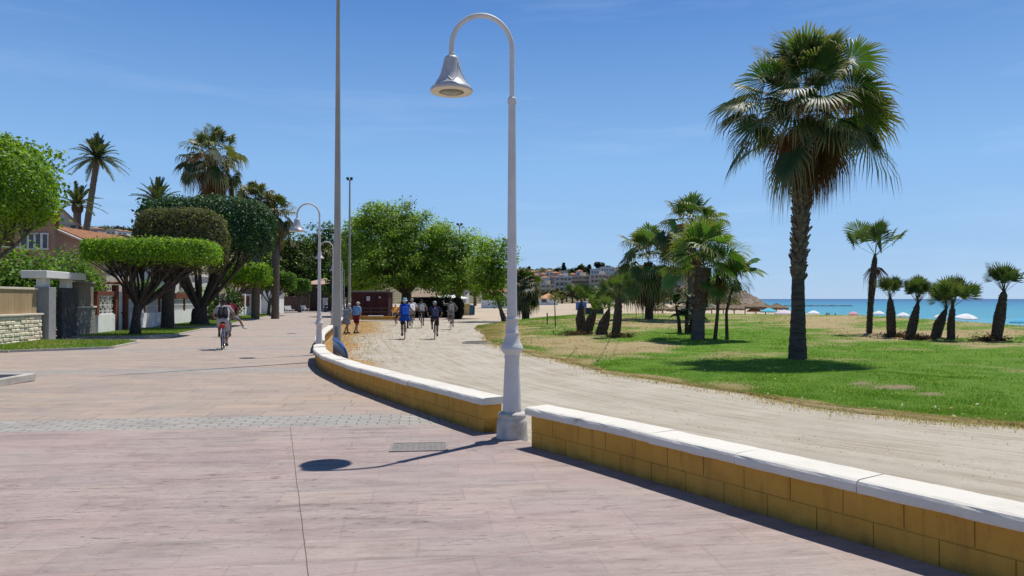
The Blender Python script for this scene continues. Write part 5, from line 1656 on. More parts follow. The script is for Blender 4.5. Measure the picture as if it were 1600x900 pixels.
# ---- large green trees at the end of the path
BIG = [(.165, .275, .03), (.21, .33, .038), (.11, .20, .025), (.27, .375, .068)]
d = 76; b = (X(634, d), d, -.25); k = d / F
def bl(px, py, rx, rz, dy=0, ry=None): return (X(px, d) - b[0], dy, 1.6 + (467 - py) * k - b[2], rx * k, (ry or rx) * k, rz * k)
tree('broadleaf_tree', b, 'broad green tree with low spreading limbs behind the cyclists', [bl(575, 385, 48, 55, 1), bl(618, 372, 50, 55, 0), bl(655, 385, 45, 55, -1), bl(560, 425, 35, 30, 1), bl(610, 425, 55, 30, -2), bl(660, 430, 40, 28, -1), bl(600, 342, 34, 28), bl(642, 345, 28, 28), bl(556, 365, 24, 40, 2), bl(575, 340, 22, 24), bl(545, 385, 22, 42, 3), bl(540, 420, 22, 28, 3), bl(678, 372, 24, 34, 1), bl(682, 410, 26, 30, 0)],
     [(0, 0, -.2, .9), (-.1, 0, .6, .6), (0, .1, 1.6, .5), (.1, 0, 2.4, .5)], 560, 92, .125, BIG, group='big green trees at the end of the path', sigma=.42, limb_r=.3)
d = 74; b = (X(716, d), d, -.25)
tree('broadleaf_tree', b, 'green tree in the middle of the group, over the right part of the dark hedge', [bl(700, 405, 32, 42), bl(697, 378, 20, 24), bl(735, 395, 28, 38, 1), bl(690, 435, 30, 28, -1), bl(730, 430, 35, 30)],
     [(0, 0, -.2, .4), (0, 0, 1.2, .32), (0, 0, 2.2, .28)], 230, 90, .115, BIG, group='big green trees at the end of the path', sigma=.4, limb_r=.2)
d = 60; b = (X(790, d), d, gz(X(790, d), d))
tree('broadleaf_tree', b, 'light green tree on slanting thin stems just left of the nearest lamp column', [bl(765, 415, 24, 30), bl(782, 425, 20, 34), bl(755, 440, 20, 22), bl(778, 455, 18, 22)],
     [(.0, 0, -.1, .3), (-.35, 0, .9, .15), (-.7, 0, 2.0, .12), (-1.2, .2, 3.2, .1)], 130, 62, .11, [(.15, .27, .025), (.20, .33, .03), (.10, .19, .02), (.28, .38, .08)], group='big green trees at the end of the path', sigma=.32, limb_r=.12)
# dark trees closing the promenade
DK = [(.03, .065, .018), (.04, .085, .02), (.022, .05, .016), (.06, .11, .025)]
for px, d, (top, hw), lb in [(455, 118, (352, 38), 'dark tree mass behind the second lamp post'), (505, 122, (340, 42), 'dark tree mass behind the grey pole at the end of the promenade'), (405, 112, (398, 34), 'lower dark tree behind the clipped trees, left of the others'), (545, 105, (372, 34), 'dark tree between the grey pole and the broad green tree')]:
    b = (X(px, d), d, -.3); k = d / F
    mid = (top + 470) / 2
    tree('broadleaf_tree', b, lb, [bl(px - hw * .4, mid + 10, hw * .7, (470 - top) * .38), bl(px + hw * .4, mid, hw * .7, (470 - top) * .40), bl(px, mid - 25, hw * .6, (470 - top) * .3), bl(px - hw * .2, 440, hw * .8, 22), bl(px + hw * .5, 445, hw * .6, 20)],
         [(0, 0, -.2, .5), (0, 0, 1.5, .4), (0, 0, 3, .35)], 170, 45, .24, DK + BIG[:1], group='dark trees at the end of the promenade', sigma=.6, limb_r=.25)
# dark hedge across the end of the path
def hedge(base, label, hx, hy, hz, n, ls, cols, rz=0):
    e = empty('hedge', base, label, 'hedge', None, rz)
    st = MB()
    for k in range(8): st.tube([(-hx + hx * 2 * (k + .5) / 8, 0, -.1), (-hx + hx * 2 * (k + .5) / 8 + .1, 0, hz * 1.5)], [.07, .03], 6)
    st.build('stems', BARK, e)
    cl = Cloud()
    P, nr = boxshell(n, hx, hy, hz, depth=.3, bottom=1)
    P = P + rng.normal(0, .06, P.shape)
    leaves(cl, P + np.array([0, 0, hz]), nr, np.full(len(P), ls), palette(len(P), cols, None, .35))
    m = n // 2
    P = rng.uniform(-1, 1, (m, 3)) * np.array([hx, hy, hz]) * .9
    leaves(cl, P + np.array([0, 0, hz]), unit(rng.normal(0, 1, (m, 3))), np.full(m, ls * 1.6), palette(m, cols, None, .35))
    cl.build('foliage', LEAF, e)
d = 72
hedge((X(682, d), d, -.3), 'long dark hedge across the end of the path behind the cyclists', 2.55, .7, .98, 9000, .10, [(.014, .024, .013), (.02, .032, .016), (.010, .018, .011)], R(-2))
# small plants: low yellow-green shrub amid the short palms, sapling with stake
g = ground(938, 512); d = 45
bush((X(938, d), d, gz(X(938, d), d) + .9), 'bright yellow green shrub among the short palms on the dry mound', .75, .6, .55, 900, .11, [(.16, .30, .03), (.20, .34, .05), (.10, .22, .03)], sig=.1)
g = ground(868, 511)
e = empty('sapling', g, 'thin young tree with a small sparse crown on the lawn', 'sapling')
p = MB(); H_ = (511 - 462) / F * g.y
p.tube([(0, 0, -.05), (-.03, 0, H_ * .5), (-.06, 0, H_ * .92)], [.035, .03, .02], 7)
for k in range(5): p.tube([(-.05, 0, H_ * .8), (-.05 + rnd.uniform(-.3, .3), rnd.uniform(-.3, .3), H_ * 1.02)], [.014, .006], 5)
p.build('trunk', PALEBARK, e)
cl = Cloud(); P = rng.normal(0, .22, (140, 3)) * np.array([1, 1, .6]) + np.array([-.05, 0, H_ * .96]); leaves(cl, P, unit(rng.normal(0, 1, P.shape)), np.full(140, .07), palette(140, [(.12, .14, .06), (.16, .17, .08)])); cl.build('crown', LEAF, e)
d = 44; g = Vector((X(855, d), d, gz(X(855, d), d)))
e = empty('marker_post', g, 'short wooden stake standing in the lawn left of the young tree', 'post')
p = MB(); p.bbox((0, 0, .32), (.07, .07, .7), .01); p.bbox((0, 0, .69), (.09, .09, .05), .01); p.build('shaft', BARK, e)
# low mounds of dead stems at the foot of the short palms
DEADC = [(.10, .07, .045), (.14, .10, .06), (.06, .045, .03)]
for px, py, w_, lb in [(900, 524, .9, 'heap of dark palm litter under the spindle trunked palm'), (968, 527, .7, 'small heap of palm litter under the tallest short palm of the mound'), (1405, 527, .9, 'dry litter at the foot of the short upright palm by the sea'), (1440, 531, .7, 'dry litter between two leaning palms by the sea'), (1546, 533, .8, 'dry litter at the foot of the column palm near the right edge')]:
    g = ground(px, py)
    e = empty('litter_heap', g, lb, 'plant litter', 'litter heaps under the short palms')
    cl = Cloud(); n_ = 420
    P = np.stack([rng.normal(0, w_ * .4, n_), rng.normal(0, .25, n_), np.abs(rng.normal(0, .09, n_))], 1)
    leaves(cl, P, unit(rng.normal(0, 1, P.shape)), np.full(n_, .1), palette(n_, DEADC), .18)
    cl.build('dead_stems', DEADFROND, e)
# ================================================================== HOUSES
def gable_roof(mb, c, L, Wd, z, rise, axis='x', over=.35, th=.14, rz=0):
    """two thick slopes; ridge along axis"""
    def tr(p):
        x, y, zz = p
        if axis == 'y': x, y = -y, x
        cr, sr = math.cos(rz), math.sin(rz)
        return (c[0] + x * cr - y * sr, c[1] + x * sr + y * cr, zz)
    hl = L / 2 + over; hw = Wd / 2
    k = rise / hw
    for sg in (-1, 1):
        e0 = (hw + over) * sg; ze = z - over * k
        V = [(-hl, 0, z + rise), (hl, 0, z + rise), (hl, e0, ze), (-hl, e0, ze)]
        V2 = [(a, b, q + th) for a, b, q in V]
        V = [tr(p) for p in V + V2]
        mb.add(V, [(0, 1, 2, 3), (4, 7, 6, 5), (0, 4, 5, 1), (1, 5, 6, 2), (2, 6, 7, 3), (3, 7, 4, 0)])
    # gable triangles
    return mb
def gable_wall(mb, c, L, Wd, z, rise, axis='x', rz=0):
    def tr(p):
        x, y, zz = p
        if axis == 'y': x, y = -y, x
        cr, sr = math.cos(rz), math.sin(rz)
        return (c[0] + x * cr - y * sr, c[1] + x * sr + y * cr, zz)
    for sg in (-1,):
        x0 = sg * L / 2 - .1; x1 = sg * L / 2
        V = [tr(p) for p in [(x0, -Wd / 2, z), (x0, Wd / 2, z), (x0, 0, z + rise), (x1, -Wd / 2, z), (x1, Wd / 2, z), (x1, 0, z + rise)]]
        mb.add(V, [(0, 1, 2), (3, 5, 4), (0, 3, 4, 1), (1, 4, 5, 2), (2, 5, 3, 0)])
SALMON = M('salmon_render', (.44, .255, .16), (.38, .215, .135), 2, .9, .15, bump=.3, bscale=30)
PINKWHITE = M('pale_render', (.60, .53, .48), (.52, .46, .42), 2, .9, .15, bump=.3, bscale=30)
DARKGLASS = M('dark_glass', (.03, .035, .04), (.05, .055, .06), 3, .15, .5)
SHUTTER = M('grey_shutter', (.16, .165, .18), (.12, .125, .14), 6, .6, .3, stretch=(1, 1, 6))
# salmon house with shuttered window, its street front turned towards the corner
def corner_frame(px, d):
    th = math.atan((800 - px) / F)
    P0 = Vector((X(px, d), d, -.3))
    def lx(q):                     # distance along the front (to the left) where a sight line meets it
        r_ = ray(q, 467); c_, s_ = math.cos(th), math.sin(th)
        # P0 - u*(c,s) = k*(r.x, r.y)
        det = r_.x * s_ - r_.y * c_
        k = (P0.x * s_ - P0.y * c_) / det
        u = (P0.x - k * r_.x) / c_
        return u, k * r_.y
    return P0, th, lx
P0, th, lx = corner_frame(85, 45)
e = empty('house', P0, 'salmon pink house with white framed shuttered windows behind the hedge', 'house', None, th)
zt = 1.6 + (467 - 337) / F * 45 + .3
m = MB(); m.box((-7, 4, zt / 2), (14, 8, zt)); wl = m.build('wall', SALMON, e)
m = MB(); m.bbox((-7, 4, zt + .1), (14.5, 8.6, .2), .03); m.build('roof', TILES, e)
for px0, px1 in [(31, 42), (43.5, 52.5), (54, 63), (65, 74)]:
    (u0, d0), (u1, d1) = lx(px0), lx(px1); dm = (d0 + d1) / 2
    x0, x1 = -u0, -u1; z0 = 1.9 + (467 - 389) / F * dm; z1 = 1.9 + (467 - 365) / F * dm
    m = MB()
    for c_, s_ in [(((x0 + x1) / 2, -.03, z0), (x1 - x0 + .1, .12, .08)), (((x0 + x1) / 2, -.03, z1), (x1 - x0 + .1, .12, .08)), ((x0, -.03, (z0 + z1) / 2), (.06, .11, z1 - z0 - .08)), ((x1, -.03, (z0 + z1) / 2), (.06, .11, z1 - z0 - .08))]: m.box(c_, s_)
    fr_ = m.build('window', WHITE_PAINT, e)
    m = MB(); nl = 11
    for i in range(nl): m.box(((x0 + x1) / 2, -.01, z0 + .04 + (z1 - z0 - .08) * (i + .5) / nl), (x1 - x0 - .06, .05, (z1 - z0) / nl * .8))
    m.build('shutter', SHUTTER, fr_)
u, du = lx(13)
m = MB(); m.box((-u, -.02, 1.9 + (467 - 384) / F * du), (.5, .06, 2.2)); m.build('door', M('brown_door', (.12, .045, .03), (.09, .035, .025), 5, .6, .3), e)
u, du = lx(2)
m = MB(); m.box((-u, -.35, 1.9 + (467 - 386) / F * du), (2.2, .06, .06)); m.build('balcony_rail', WHITE_PAINT, e)
# neighbour with long tiled slope
d = 52
e = empty('house', (0, 0, 0), 'house with a long weathered terracotta roof slope, right of the salmon one', 'house')
xa, xb = X(84, d), X(172, d)
za = 1.6 + (467 - 356) / F * d; zb = 1.6 + (467 - 394) / F * d
m = MB(); m.prism([(xa, d), (xb - .3, d), (xb - .3, d + 9), (xa, d + 9)], -.3, zb - .25); wl = m.build('wall', PINKWHITE, e)
m = MB()   # sloping gable front
V = [(xa, d, zb - .25), (xb - .3, d, zb - .25), (xa, d, za), (xa, d + 9, zb - .25), (xb - .3, d + 9, zb - .25), (xa, d + 9, za)]
m.add(V, [(0, 1, 2), (3, 5, 4), (0, 3, 4, 1), (1, 4, 5, 2), (2, 5, 3, 0)]); m.build('gable', PINKWHITE, e)
m = MB()
nrow = 20
for i in range(nrow):
    t0, t1 = i / nrow, (i + 1) / nrow
    x0, x1 = xa - .1 + (xb - xa + .2) * t0, xa - .1 + (xb - xa + .2) * t1 + .05
    z0, z1 = za + .16 + (zb - za) * t0, za + .1 + (zb - za) * t1
    V = [(x0, d - .3, z0), (x1, d - .3, z1), (x1, d + 9.3, z1), (x0, d + 9.3, z0)]
    V += [(a, b, q - .1) for a, b, q in V]
    m.add(V, [(0, 1, 2, 3), (4, 7, 6, 5), (0, 4, 5, 1), (1, 5, 6, 2), (2, 6, 7, 3), (3, 7, 4, 0)])
for j in range(38):
    y_ = d - .25 + j * .252
    m.tube([(xa - .1, y_, za + .14), (xb + .1, y_, zb + .12)], .075, 6)
m.build('roof', TILES, e)
m = MB(); m.tube([(xa, d - .33, za + .0), (xb + .1, d - .33, zb - .02)], .1, 6); m.build('verge_board', WHITE_WALL, e)
# upper gable block behind
P0, th, lx = corner_frame(122, 56)
u, du = lx(70)
e = empty('house', P0, 'upper storey with a small terracotta gable, between the round tree and the leaning palm', 'house', None, th)
zt = 1.9 + (467 - 350) / F * 56
m = MB(); m.box((-u / 2, 3, zt / 2), (u, 6, zt)); m.build('wall', PINKWHITE, e)
u2, d2 = lx(113)
m = MB(); m.box((-u2, -.02, 1.9 + (467 - 356) / F * 56), (.32, .08, .5)); m.build('window', DARKGLASS, e)
m = MB(); gable_roof(m, (-u / 2, 3, 0), 6, u, zt - .1, 1.1, 'y', .25); m.build('roof', TILES, e)
m = MB(); gable_wall(m, (-u / 2, 3, 0), 6, u - .02, zt - .1, 1.1, 'y'); m.build('gable', PINKWHITE, e)
# hipped roof house
def hip(mb, c, L, Wd, z, rise, over=.4, th=.12):
    hl, hw = L / 2 + over, Wd / 2 + over
    r_ = max(0, hl - hw)
    V = [(-hl, -hw, z), (hl, -hw, z), (hl, hw, z), (-hl, hw, z), (-r_, 0, z + rise), (r_ + .01, 0, z + rise), (-hl, -hw, z - th), (hl, -hw, z - th), (hl, hw, z - th), (-hl, hw, z - th)]
    V = [(c[0] + a, c[1] + b, q) for a, b, q in V]
    mb.add(V, [(0, 1, 5, 4), (1, 2, 5), (2, 3, 4, 5), (3, 0, 4), (6, 9, 8, 7), (0, 6, 7, 1), (1, 7, 8, 2), (2, 8, 9, 3), (3, 9, 6, 0)])
def simple_house(name, label, px0, px1, pybase, pyeave, pyridge, d, dep, wallm, roofm, wins=(), cat='house', group=None, flat=False, z0=None):
    xa, xb = X(px0, d), X(px1, d); ze = 1.6 + (467 - pyeave) / F * d; zr = 1.6 + (467 - pyridge) / F * d
    zb = 1.6 + (467 - pybase) / F * d if z0 is None else z0
    e = empty(name, ((xa + xb) / 2, d + dep / 2, zb), label, cat, group)
    m = MB(); m.box((0, 0, (ze - zb) / 2 - .5), (xb - xa, dep, ze - zb + 1)); m.build('wall', wallm, e)
    m = MB()
    if flat:
        m.bbox((0, 0, ze - zb + .12), (xb - xa + .3, dep + .3, .25), .03)
        m.box((0, -dep / 2 + .1, ze - zb + .5), (xb - xa, .15, .55))
    else: hip(m, (0, 0, 0), xb - xa, dep, ze - zb, zr - ze, .4)
    m.build('roof', roofm, e)
    for wx, wy, ww, wh in wins:
        m = MB(); m.box((X(wx, d) - (xa + xb) / 2, -dep / 2 - .01, 1.6 + (467 - wy) / F * d - zb), (ww, .1, wh)); m.build('window', DARKGLASS, e)
    return e
simple_house('house', 'house with a low hipped terracotta roof, left above the table shaped tree', 128, 200, 470, 378, 361, 68, 6, PINKWHITE, TILES)
simple_house('house', 'white house with blue balcony trim seen under the table shaped tree', 148, 215, 470, 408, 398, 56, 7, WHITE_WALL, TILES, [(166, 428, 1.4, 1.1)])
simple_house('house', 'white house with dark door openings behind the multi stemmed tree', 268, 300, 470, 432, 425, 66, 6, WHITE_WALL, WHITE_WALL, [(280, 441, 1.1, 1.0)], flat=True)
simple_house('house', 'white arched porch house beyond the leafy shrub', 368, 420, 478, 447, 440, 90, 6, WHITE_WALL, TILES, [(385, 457, 1.2, 1.6), (402, 457, 1.2, 1.6)])
simple_house('pavilion', 'low pavilion with a pinkish tiled roof at the end of the promenade', 474, 520, 486, 444, 433, 112, 8, M('dark_timber', (.06, .045, .035), (.04, .03, .025), 4, .8, .2), M('pink_tiles', (.48, .34, .28), (.38, .26, .21), 4, .9, .1), cat='pavilion')  # pavilion walls in plain dark brown timber
simple_house('restaurant', 'beach bar with a wide pale brown roof behind the dark hedge', 640, 690, 486, 464, 444, 84, 8, M('bar_wall', (.30, .27, .23), (.22, .2, .17), 4, .9, .1), M('brown_tiles', (.33, .25, .19), (.26, .2, .155), 3, .9, .1), cat='beach bar')
simple_house('house', 'pale grey house behind the hanging bell lamps', 676, 728, 478, 452, 440, 100, 8, M('grey_render', (.45, .44, .42), (.38, .37, .36), 3, .9, .15), TILES, [(696, 458, 2, 1.2)], flat=True)
simple_house('house', 'white beach house with a salmon tiled roof left of the nearest lamp column', 752, 806, 478, 456, 449, 150, 9, WHITE_WALL, M('salmon_tiles', (.56, .30, .2), (.46, .24, .16), 2, .9, .1), [(757.5, 465, 1.1, .9), (761, 465, 1.1, .9)])
simple_house('house', 'low house with an orange roof at the back of the beach', 843, 872, 476, 466, 458, 230, 9, WHITE_WALL, M('orange_tiles', (.58, .31, .18), (.5, .26, .15), 2, .9, .1), [(850, 470, 1.5, 1)])

# ---- maroon timber cabin with rail fence and notices
d = 68
MAROON = M('maroon_boards', (.085, .026, .024), (.06, .018, .018), 6, .7, .25, stretch=(6, 6, .4), bump=.3)
xa, xb = X(549, d), X(606.5, d)
e = empty('timber_cabin', ((xa + xb) / 2, d + 1.4, -.2), 'maroon timber cabin with two doors and white notices', 'cabin')
Wc = xb - xa; H_ = (497 - 456) / F * d
m = MB()
nb = 26
for i in range(nb):
    m.bbox((-Wc / 2 + Wc * (i + .5) / nb, -1.2, H_ / 2), (Wc / nb - .012, .05, H_), .006)
m.box((0, .05, H_ / 2), (Wc - .02, 2.42, H_ - .02)); m.build('wall', MAROON, e)
m = MB(); m.bbox((0, 0, H_ + .07), (Wc + .3, 2.8, .14), .02); m.build('roof', M('felt_roof', (.22, .2, .18), (.15, .14, .13), 5, .95, .1), e)
for xd in (.05, 1.05):
    m = MB()
    m.box((xd - .47, -1.245, 1.0), (.05, .05, 2.06)); m.box((xd + .47, -1.245, 1.0), (.05, .05, 2.06)); m.box((xd, -1.245, 2.055), (.89, .05, .05))
    dr = m.build('door', M('dark_maroon', (.04, .012, .012), (.03, .01, .01), 6, .6, .3), e)
    m = MB(); m.bbox((xd - .36, -1.25, 1.0), (.04, .05, .12), .01); m.build('handle', DARKMETAL, dr)
PAPER = M('white_notice', (.72, .72, .72), (.66, .66, .66), 5, .7, .2)
for xd, zz, ww, hh in [(X(575, d) - (xa + xb) / 2, 1.6 + (467 - 466.5) / F * d + .2, .3, .4), (X(593, d) - (xa + xb) / 2, 1.6 + (467 - 464.5) / F * d + .2, .15, .16)]:
    m = MB(); m.box((xd, -1.262, zz), (ww, .012, hh)); nt_ = m.build('notice', PAPER, e)
    m = MB()
    for i in range(5): m.box((xd, -1.27, zz + hh * (.34 - .16 * i)), (ww * (.75 if i % 2 else .6), .004, hh * .05))
    m.build('printed_lines', M('grey_ink', (.25, .25, .3), (.2, .2, .25), 5, .8, .1), nt_)
m = MB()
e = empty('rail_fence', ((xa + xb) / 2 + .3, d - 1.6, -.2), 'dark wooden rail fence in front of the maroon cabin', 'fence')
WOODD = M('dark_wood', (.075, .05, .042), (.05, .035, .03), 6, .8, .2, stretch=(1, 4, 4))
for k in range(5):
    m = MB(); m.bbox((-Wc / 2 - .2 + k * (Wc + .5) / 4, 0, .5), (.09, .09, 1.1), .012); m.build('fence_post', WOODD, e)
for zz in (.3, .62, .95):
    for k in range(2):
        m = MB(); m.bbox((-Wc / 4 - .1 + k * (Wc / 2 + .25), -.06, zz), (Wc / 2 + .1, .035, .11), .008); m.build('fence_rail', WOODD, e)
# low ochre kerb wall closing the path
d = 64
e = empty('low_wall', (X(594, d), d, -.25), 'low straight ochre wall closing the path in front of the cabin', 'wall')
m = MB(); m.bbox((0, 0, .14), (X(645, d) - X(543, d), .3, .42), .01); m.build('wall_body', OCHRE, e)
m = MB(); m.bbox((-.4, 0, .38), (1.3, .36, .07), .015); m.build('coping_stone', COPING, e)
m = MB(); m.bbox((-2.2, 0, .365), (1.9, .34, .05), .012); m.build('coping_stone', M('ochre_cap', (.42, .29, .11), (.34, .22, .08), 4, .9, .1), e)

# white parasols over the hedge
def parasol(name, loc, label, col, col2=None, r=1.2, h=2.3, group=None, n=8, tilt=0.0, pole=.025, drop=.38):
    e = empty(name, loc, label, 'parasol', group)
    m = MB(); m.tube([(0, 0, -.2), (0, 0, h - .02)], pole, 8); m.build('pole', WHITE_PAINT, e)
    V = []; Fs = []
    pr = [(.0, h), (.35 * r, h - drop * .22), (.7 * r, h - drop * .58), (r, h - drop), (r * 1.005, h - drop - .10)]
    nn = n * 3
    for i, (q, z_) in enumerate(pr):
        for k in range(nn):
            a = 2 * PI * k / nn
            sc_ = q * (math.cos(PI / n) / math.cos((a % (2 * PI / n)) - PI / n)) * (1.0 if k % 3 else 1.02)
            x_, y_ = sc_ * math.cos(a), sc_ * math.sin(a)
            V.append((x_, y_ , z_ + tilt * y_))
    for i in range(len(pr) - 1):
        for k in range(nn):
            k2 = (k + 1) % nn
            Fs.append((i * nn + k, i * nn + k2, (i + 1) * nn + k2, (i + 1) * nn + k))
    m = MB(); m.add(V, Fs, False)
    V2 = [(a, b, c - .012) for a, b, c in V]
    m.add(V2, [f[::-1] for f in Fs])
    cn = m.build('canopy', col, e)
    m = MB()
    for k in range(n):
        a = 2 * PI * k / n
        m.tube([(0, 0, h - .05), (.7 * r * math.cos(a), .7 * r * math.sin(a), h - drop * .6 - .03 + tilt * .7 * r * math.sin(a)), (r * .98 * math.cos(a), r * .98 * math.sin(a), h - drop - .03 + tilt * r * math.sin(a))], .008, 5)
    m.build('ribs', WHITE_PAINT, e)
    return e
CANVAS = M('white_canvas', (.80, .80, .79), (.72, .72, .71), 3, .85, .15)
for px, d, lb in [(697, 78, 'left one of the white cafe parasols behind the dark hedge'), (712, 80, 'white cafe parasol at the right end of the dark hedge')]:
    parasol('cafe_parasol', (X(px, d), d, -.3), lb, CANVAS, r=1.4, h=2.35 + .0, group='white cafe parasols behind the hedge', n=4, drop=.4)
# bins and boxes right of the hedge
def bin_(px, d, w_, h_, col, label):
    e = empty('recycling_bin', (X(px, d), d, -.32), label, 'bin', 'bins beside the hedge')
    m = MB(); V = []
    for z_, q in ((0, .44), (h_ * .82, .5)):
        V += [(-w_ * q, -w_ * q, z_), (w_ * q, -w_ * q, z_), (w_ * q, w_ * q, z_), (-w_ * q, w_ * q, z_)]
    m.add(V, [(0, 3, 2, 1), (4, 5, 6, 7), (0, 1, 5, 4), (1, 2, 6, 5), (2, 3, 7, 6), (3, 0, 4, 7)]); m.build('bin_body', col, e)
    m = MB(); m.bbox((0, 0, h_ * .9), (w_ * 1.06, w_ * 1.06, h_ * .16), .06); m.build('lid', col, e)
bin_(727, 88, 1.1, 1.45, M('yellow_bin', (.52, .42, .2), (.45, .36, .17), 3, .6, .3), 'pale yellow bin right beside the dark hedge')
bin_(733.5, 88, .8, 1.25, M('blue_bin', (.02, .12, .24), (.015, .1, .2), 3, .5, .4), 'blue bin, middle of the three beside the hedge')
bin_(738, 88.4, .6, 1.15, M('green_bin', (.02, .09, .1), (.015, .07, .08), 3, .5, .4), 'dark teal bin, right one of the three beside the hedge')
# white slat fence by the dark palm
e = empty('rail_fence', (X(806, 85), 85, -.32), 'white rail fence half hidden behind the nearest lamp column', 'fence')
for k in range(4):
    m = MB(); m.bbox((-1.8 + k * 1.1, 0, .5), (.1, .1, 1.05), .01); m.build('fence_post', WHITE_WALL, e)
for zz in (.25, .55, .85):
    m = MB(); m.bbox((-.1, -.07, zz), (3.6, .03, .12), .006); m.build('fence_rail', WHITE_WALL, e)
# white benches at the end
def bench(px, d, rz, label):
    e = empty('park_bench', (X(px, d), d, -.2), label, 'bench', 'white benches at the end of the promenade', rz)
    m = MB()
    for i in range(4): m.bbox((0, -.18 + i * .12, .45), (1.5, .1, .04), .008)
    m.build('seat', WHITE_PAINT, e)
    m = MB()
    for i in range(3): m.bbox((0, .26 + i * .03, .58 + i * .15), (1.5, .03, .11), .008)
    m.build('backrest', WHITE_PAINT, e)
    for sx_ in (-.62, .62):
        m = MB(); m.bbox((sx_, -.16, .22), (.07, .07, .46), .01); m.bbox((sx_, .22, .3), (.07, .07, .62), .01); m.bbox((sx_, .03, .41), (.07, .4, .04), .008); m.build('leg', WHITE_PAINT, e)
bench(453, 92, R(75), 'white bench, nearer one under the far clipped tree')
bench(477, 100, R(80), 'white bench, farther one beside the brown gate')
# parked motorcycles in the shade
def moto(px, d, rz, label):
    e = empty('motorcycle', (X(px, d), d, -.2), label, 'motorcycle', 'motorcycles parked at the end of the promenade', rz)
    for y_ in (-.62, .68):
        m = MB(); m.torus((0, y_, .3), .24, .07, n=20); wh = m.build('tyre', DARKMETAL, e)
        m = MB(); m.tube([(-.03, y_, .3), (.03, y_, .3)], .17, 16); m.build('rim', CONC, wh)
    m = MB(); m.ell((0, .1, .78), (.17, .36, .17), 12, 8); m.ell((0, .55, .85), (.15, .16, .22), 10, 8); m.ell((0, -.6, .78), (.13, .3, .12), 10, 8); m.ell((0, 0, .42), (.18, .34, .2), 10, 8); m.build('body', M('dark_fairing', (.03, .03, .035), (.05, .05, .055), 3, .35, .5), e)
    m = MB(); m.ell((0, -.32, .88), (.15, .4, .07), 12, 6); m.build('saddle', DARKMETAL, e)
    m = MB(); m.tube([(-.36, .42, 1.05), (-.1, .52, 1.02), (.1, .52, 1.02), (.36, .42, 1.05)], .02, 8); m.build('handlebar', DARKMETAL, e)
    m = MB(); m.tube([(.07, .5, .95), (.07, .68, .3)], .028, 8); m.tube([(-.07, .5, .95), (-.07, .68, .3)], .028, 8); m.tube([(.09, -.1, .4), (.09, -.62, .3)], .03, 8); m.build('fork', CONC, e)
moto(410, 98, R(20), 'dark motorcycle parked in the shade left of the benches')
moto(516, 104, R(-60), 'dark motorcycle parked by the white gate posts')
for px, lb in [(508, 'white gate post left of the far motorcycle'), (524, 'white gate post right of the far motorcycle')]:
    e = empty('gate_post', (X(px, 106), 106, -.25), lb, 'gate post', 'white gate posts')
    m = MB(); m.bbox((0, 0, .9), (.55, .55, 1.8), .02); m.build('shaft', WHITE_PAINT, e)
    m = MB(); m.bbox((0, 0, 1.86), (.75, .75, .12), .03); m.bbox((0, 0, 1.96), (.5, .5, .1), .03); m.build('post_cap', WHITE_PAINT, e)
# brown gate at the end
e = empty('wooden_gate', (X(462, 108), 108, -.25), 'wide brown wooden gate in the shade at the end of the promenade', 'gate')
m = MB()
for i in range(14): m.bbox((-1.6 + i * .245, 0, 1.1), (.235, .06, 2.2), .006)
m.build('gate_leaf', M('brown_gate', (.12, .085, .06), (.08, .055, .04), 4, .7, .2), e)
for x_ in (-1.85, 1.85):
    m = MB(); m.bbox((x_, .05, 1.25), (.3, .3, 2.5), .02); m.build('gate_post', M('gate_post_wood', (.09, .065, .05), (.06, .045, .035), 4, .8, .2), e)
# ================================================================== PEOPLE
SKIN = M('skin', (.42, .23, .15), (.36, .19, .12), 6, .55, .3)
SKIN_T = M('tanned_skin', (.27, .135, .08), (.22, .11, .065), 6, .5, .3)
HAIR_D = M('dark_hair', (.02, .015, .012), (.03, .022, .018), 20, .6, .3)
HAIR_G = M('grey_hair', (.55, .52, .48), (.45, .42, .38), 20, .7, .2)
def remesh(mb, name, vox, smooth=2):
    me = mb.mesh(name + '_src')
    o = bpy.data.objects.new('tmp', me); COL.objects.link(o)
    r_ = o.modifiers.new('r', 'REMESH'); r_.mode = 'VOXEL'; r_.voxel_size = vox; r_.use_smooth_shade = True
    if smooth:
        s_ = o.modifiers.new('s', 'SMOOTH'); s_.iterations = smooth; s_.factor = .5
    dg = bpy.context.evaluated_depsgraph_get()
    out = bpy.data.meshes.new_from_object(o.evaluated_get(dg))
    out.name = name
    bpy.data.objects.remove(o); bpy.data.meshes.remove(me)
    out.polygons.foreach_set('use_smooth', np.ones(len(out.polygons), bool))
    return out

def hand(mb, wrist, dirv, side, s=1.0, curl=.6, thumb_side=1):
    """palm, four unequal bent fingers and a thumb from the side of the palm"""
    d = Vector(dirv).normalized(); b = Vector(side); b = (b - d * b.dot(d)).normalized(); n = d.cross(b)
    w_ = Vector(wrist)
    for q in (-.026, -.009, .009, .026):
        mb.cap(w_ + b * q * .6 * s, w_ + (d * .085 + b * q) * s, .014 * s, .013 * s, 8)
    for q, L in zip((-.030, -.010, .010, .030), (.062, .075, .08, .070)):
        p0 = w_ + (d * .085 + b * q) * s; p1 = p0 + (d * math.cos(curl * .6) + n * math.sin(curl * .6)) * L * .5 * s
        p2 = p1 + (d * math.cos(curl * 1.6) + n * math.sin(curl * 1.6)) * L * .5 * s
        mb.cap(p0, p1, .0095 * s, .009 * s, 7); mb.cap(p1, p2, .009 * s, .0075 * s, 7)
    p0 = w_ + (d * .03 + b * .026 * thumb_side) * s; p1 = p0 + (d * .035 + b * .028 * thumb_side + n * .012) * s
    p2 = p1 + (d * .03 + b * .004 * thumb_side + n * .014) * s
    mb.cap(p0, p1, .013 * s, .011 * s, 7); mb.cap(p1, p2, .011 * s, .009 * s, 7)

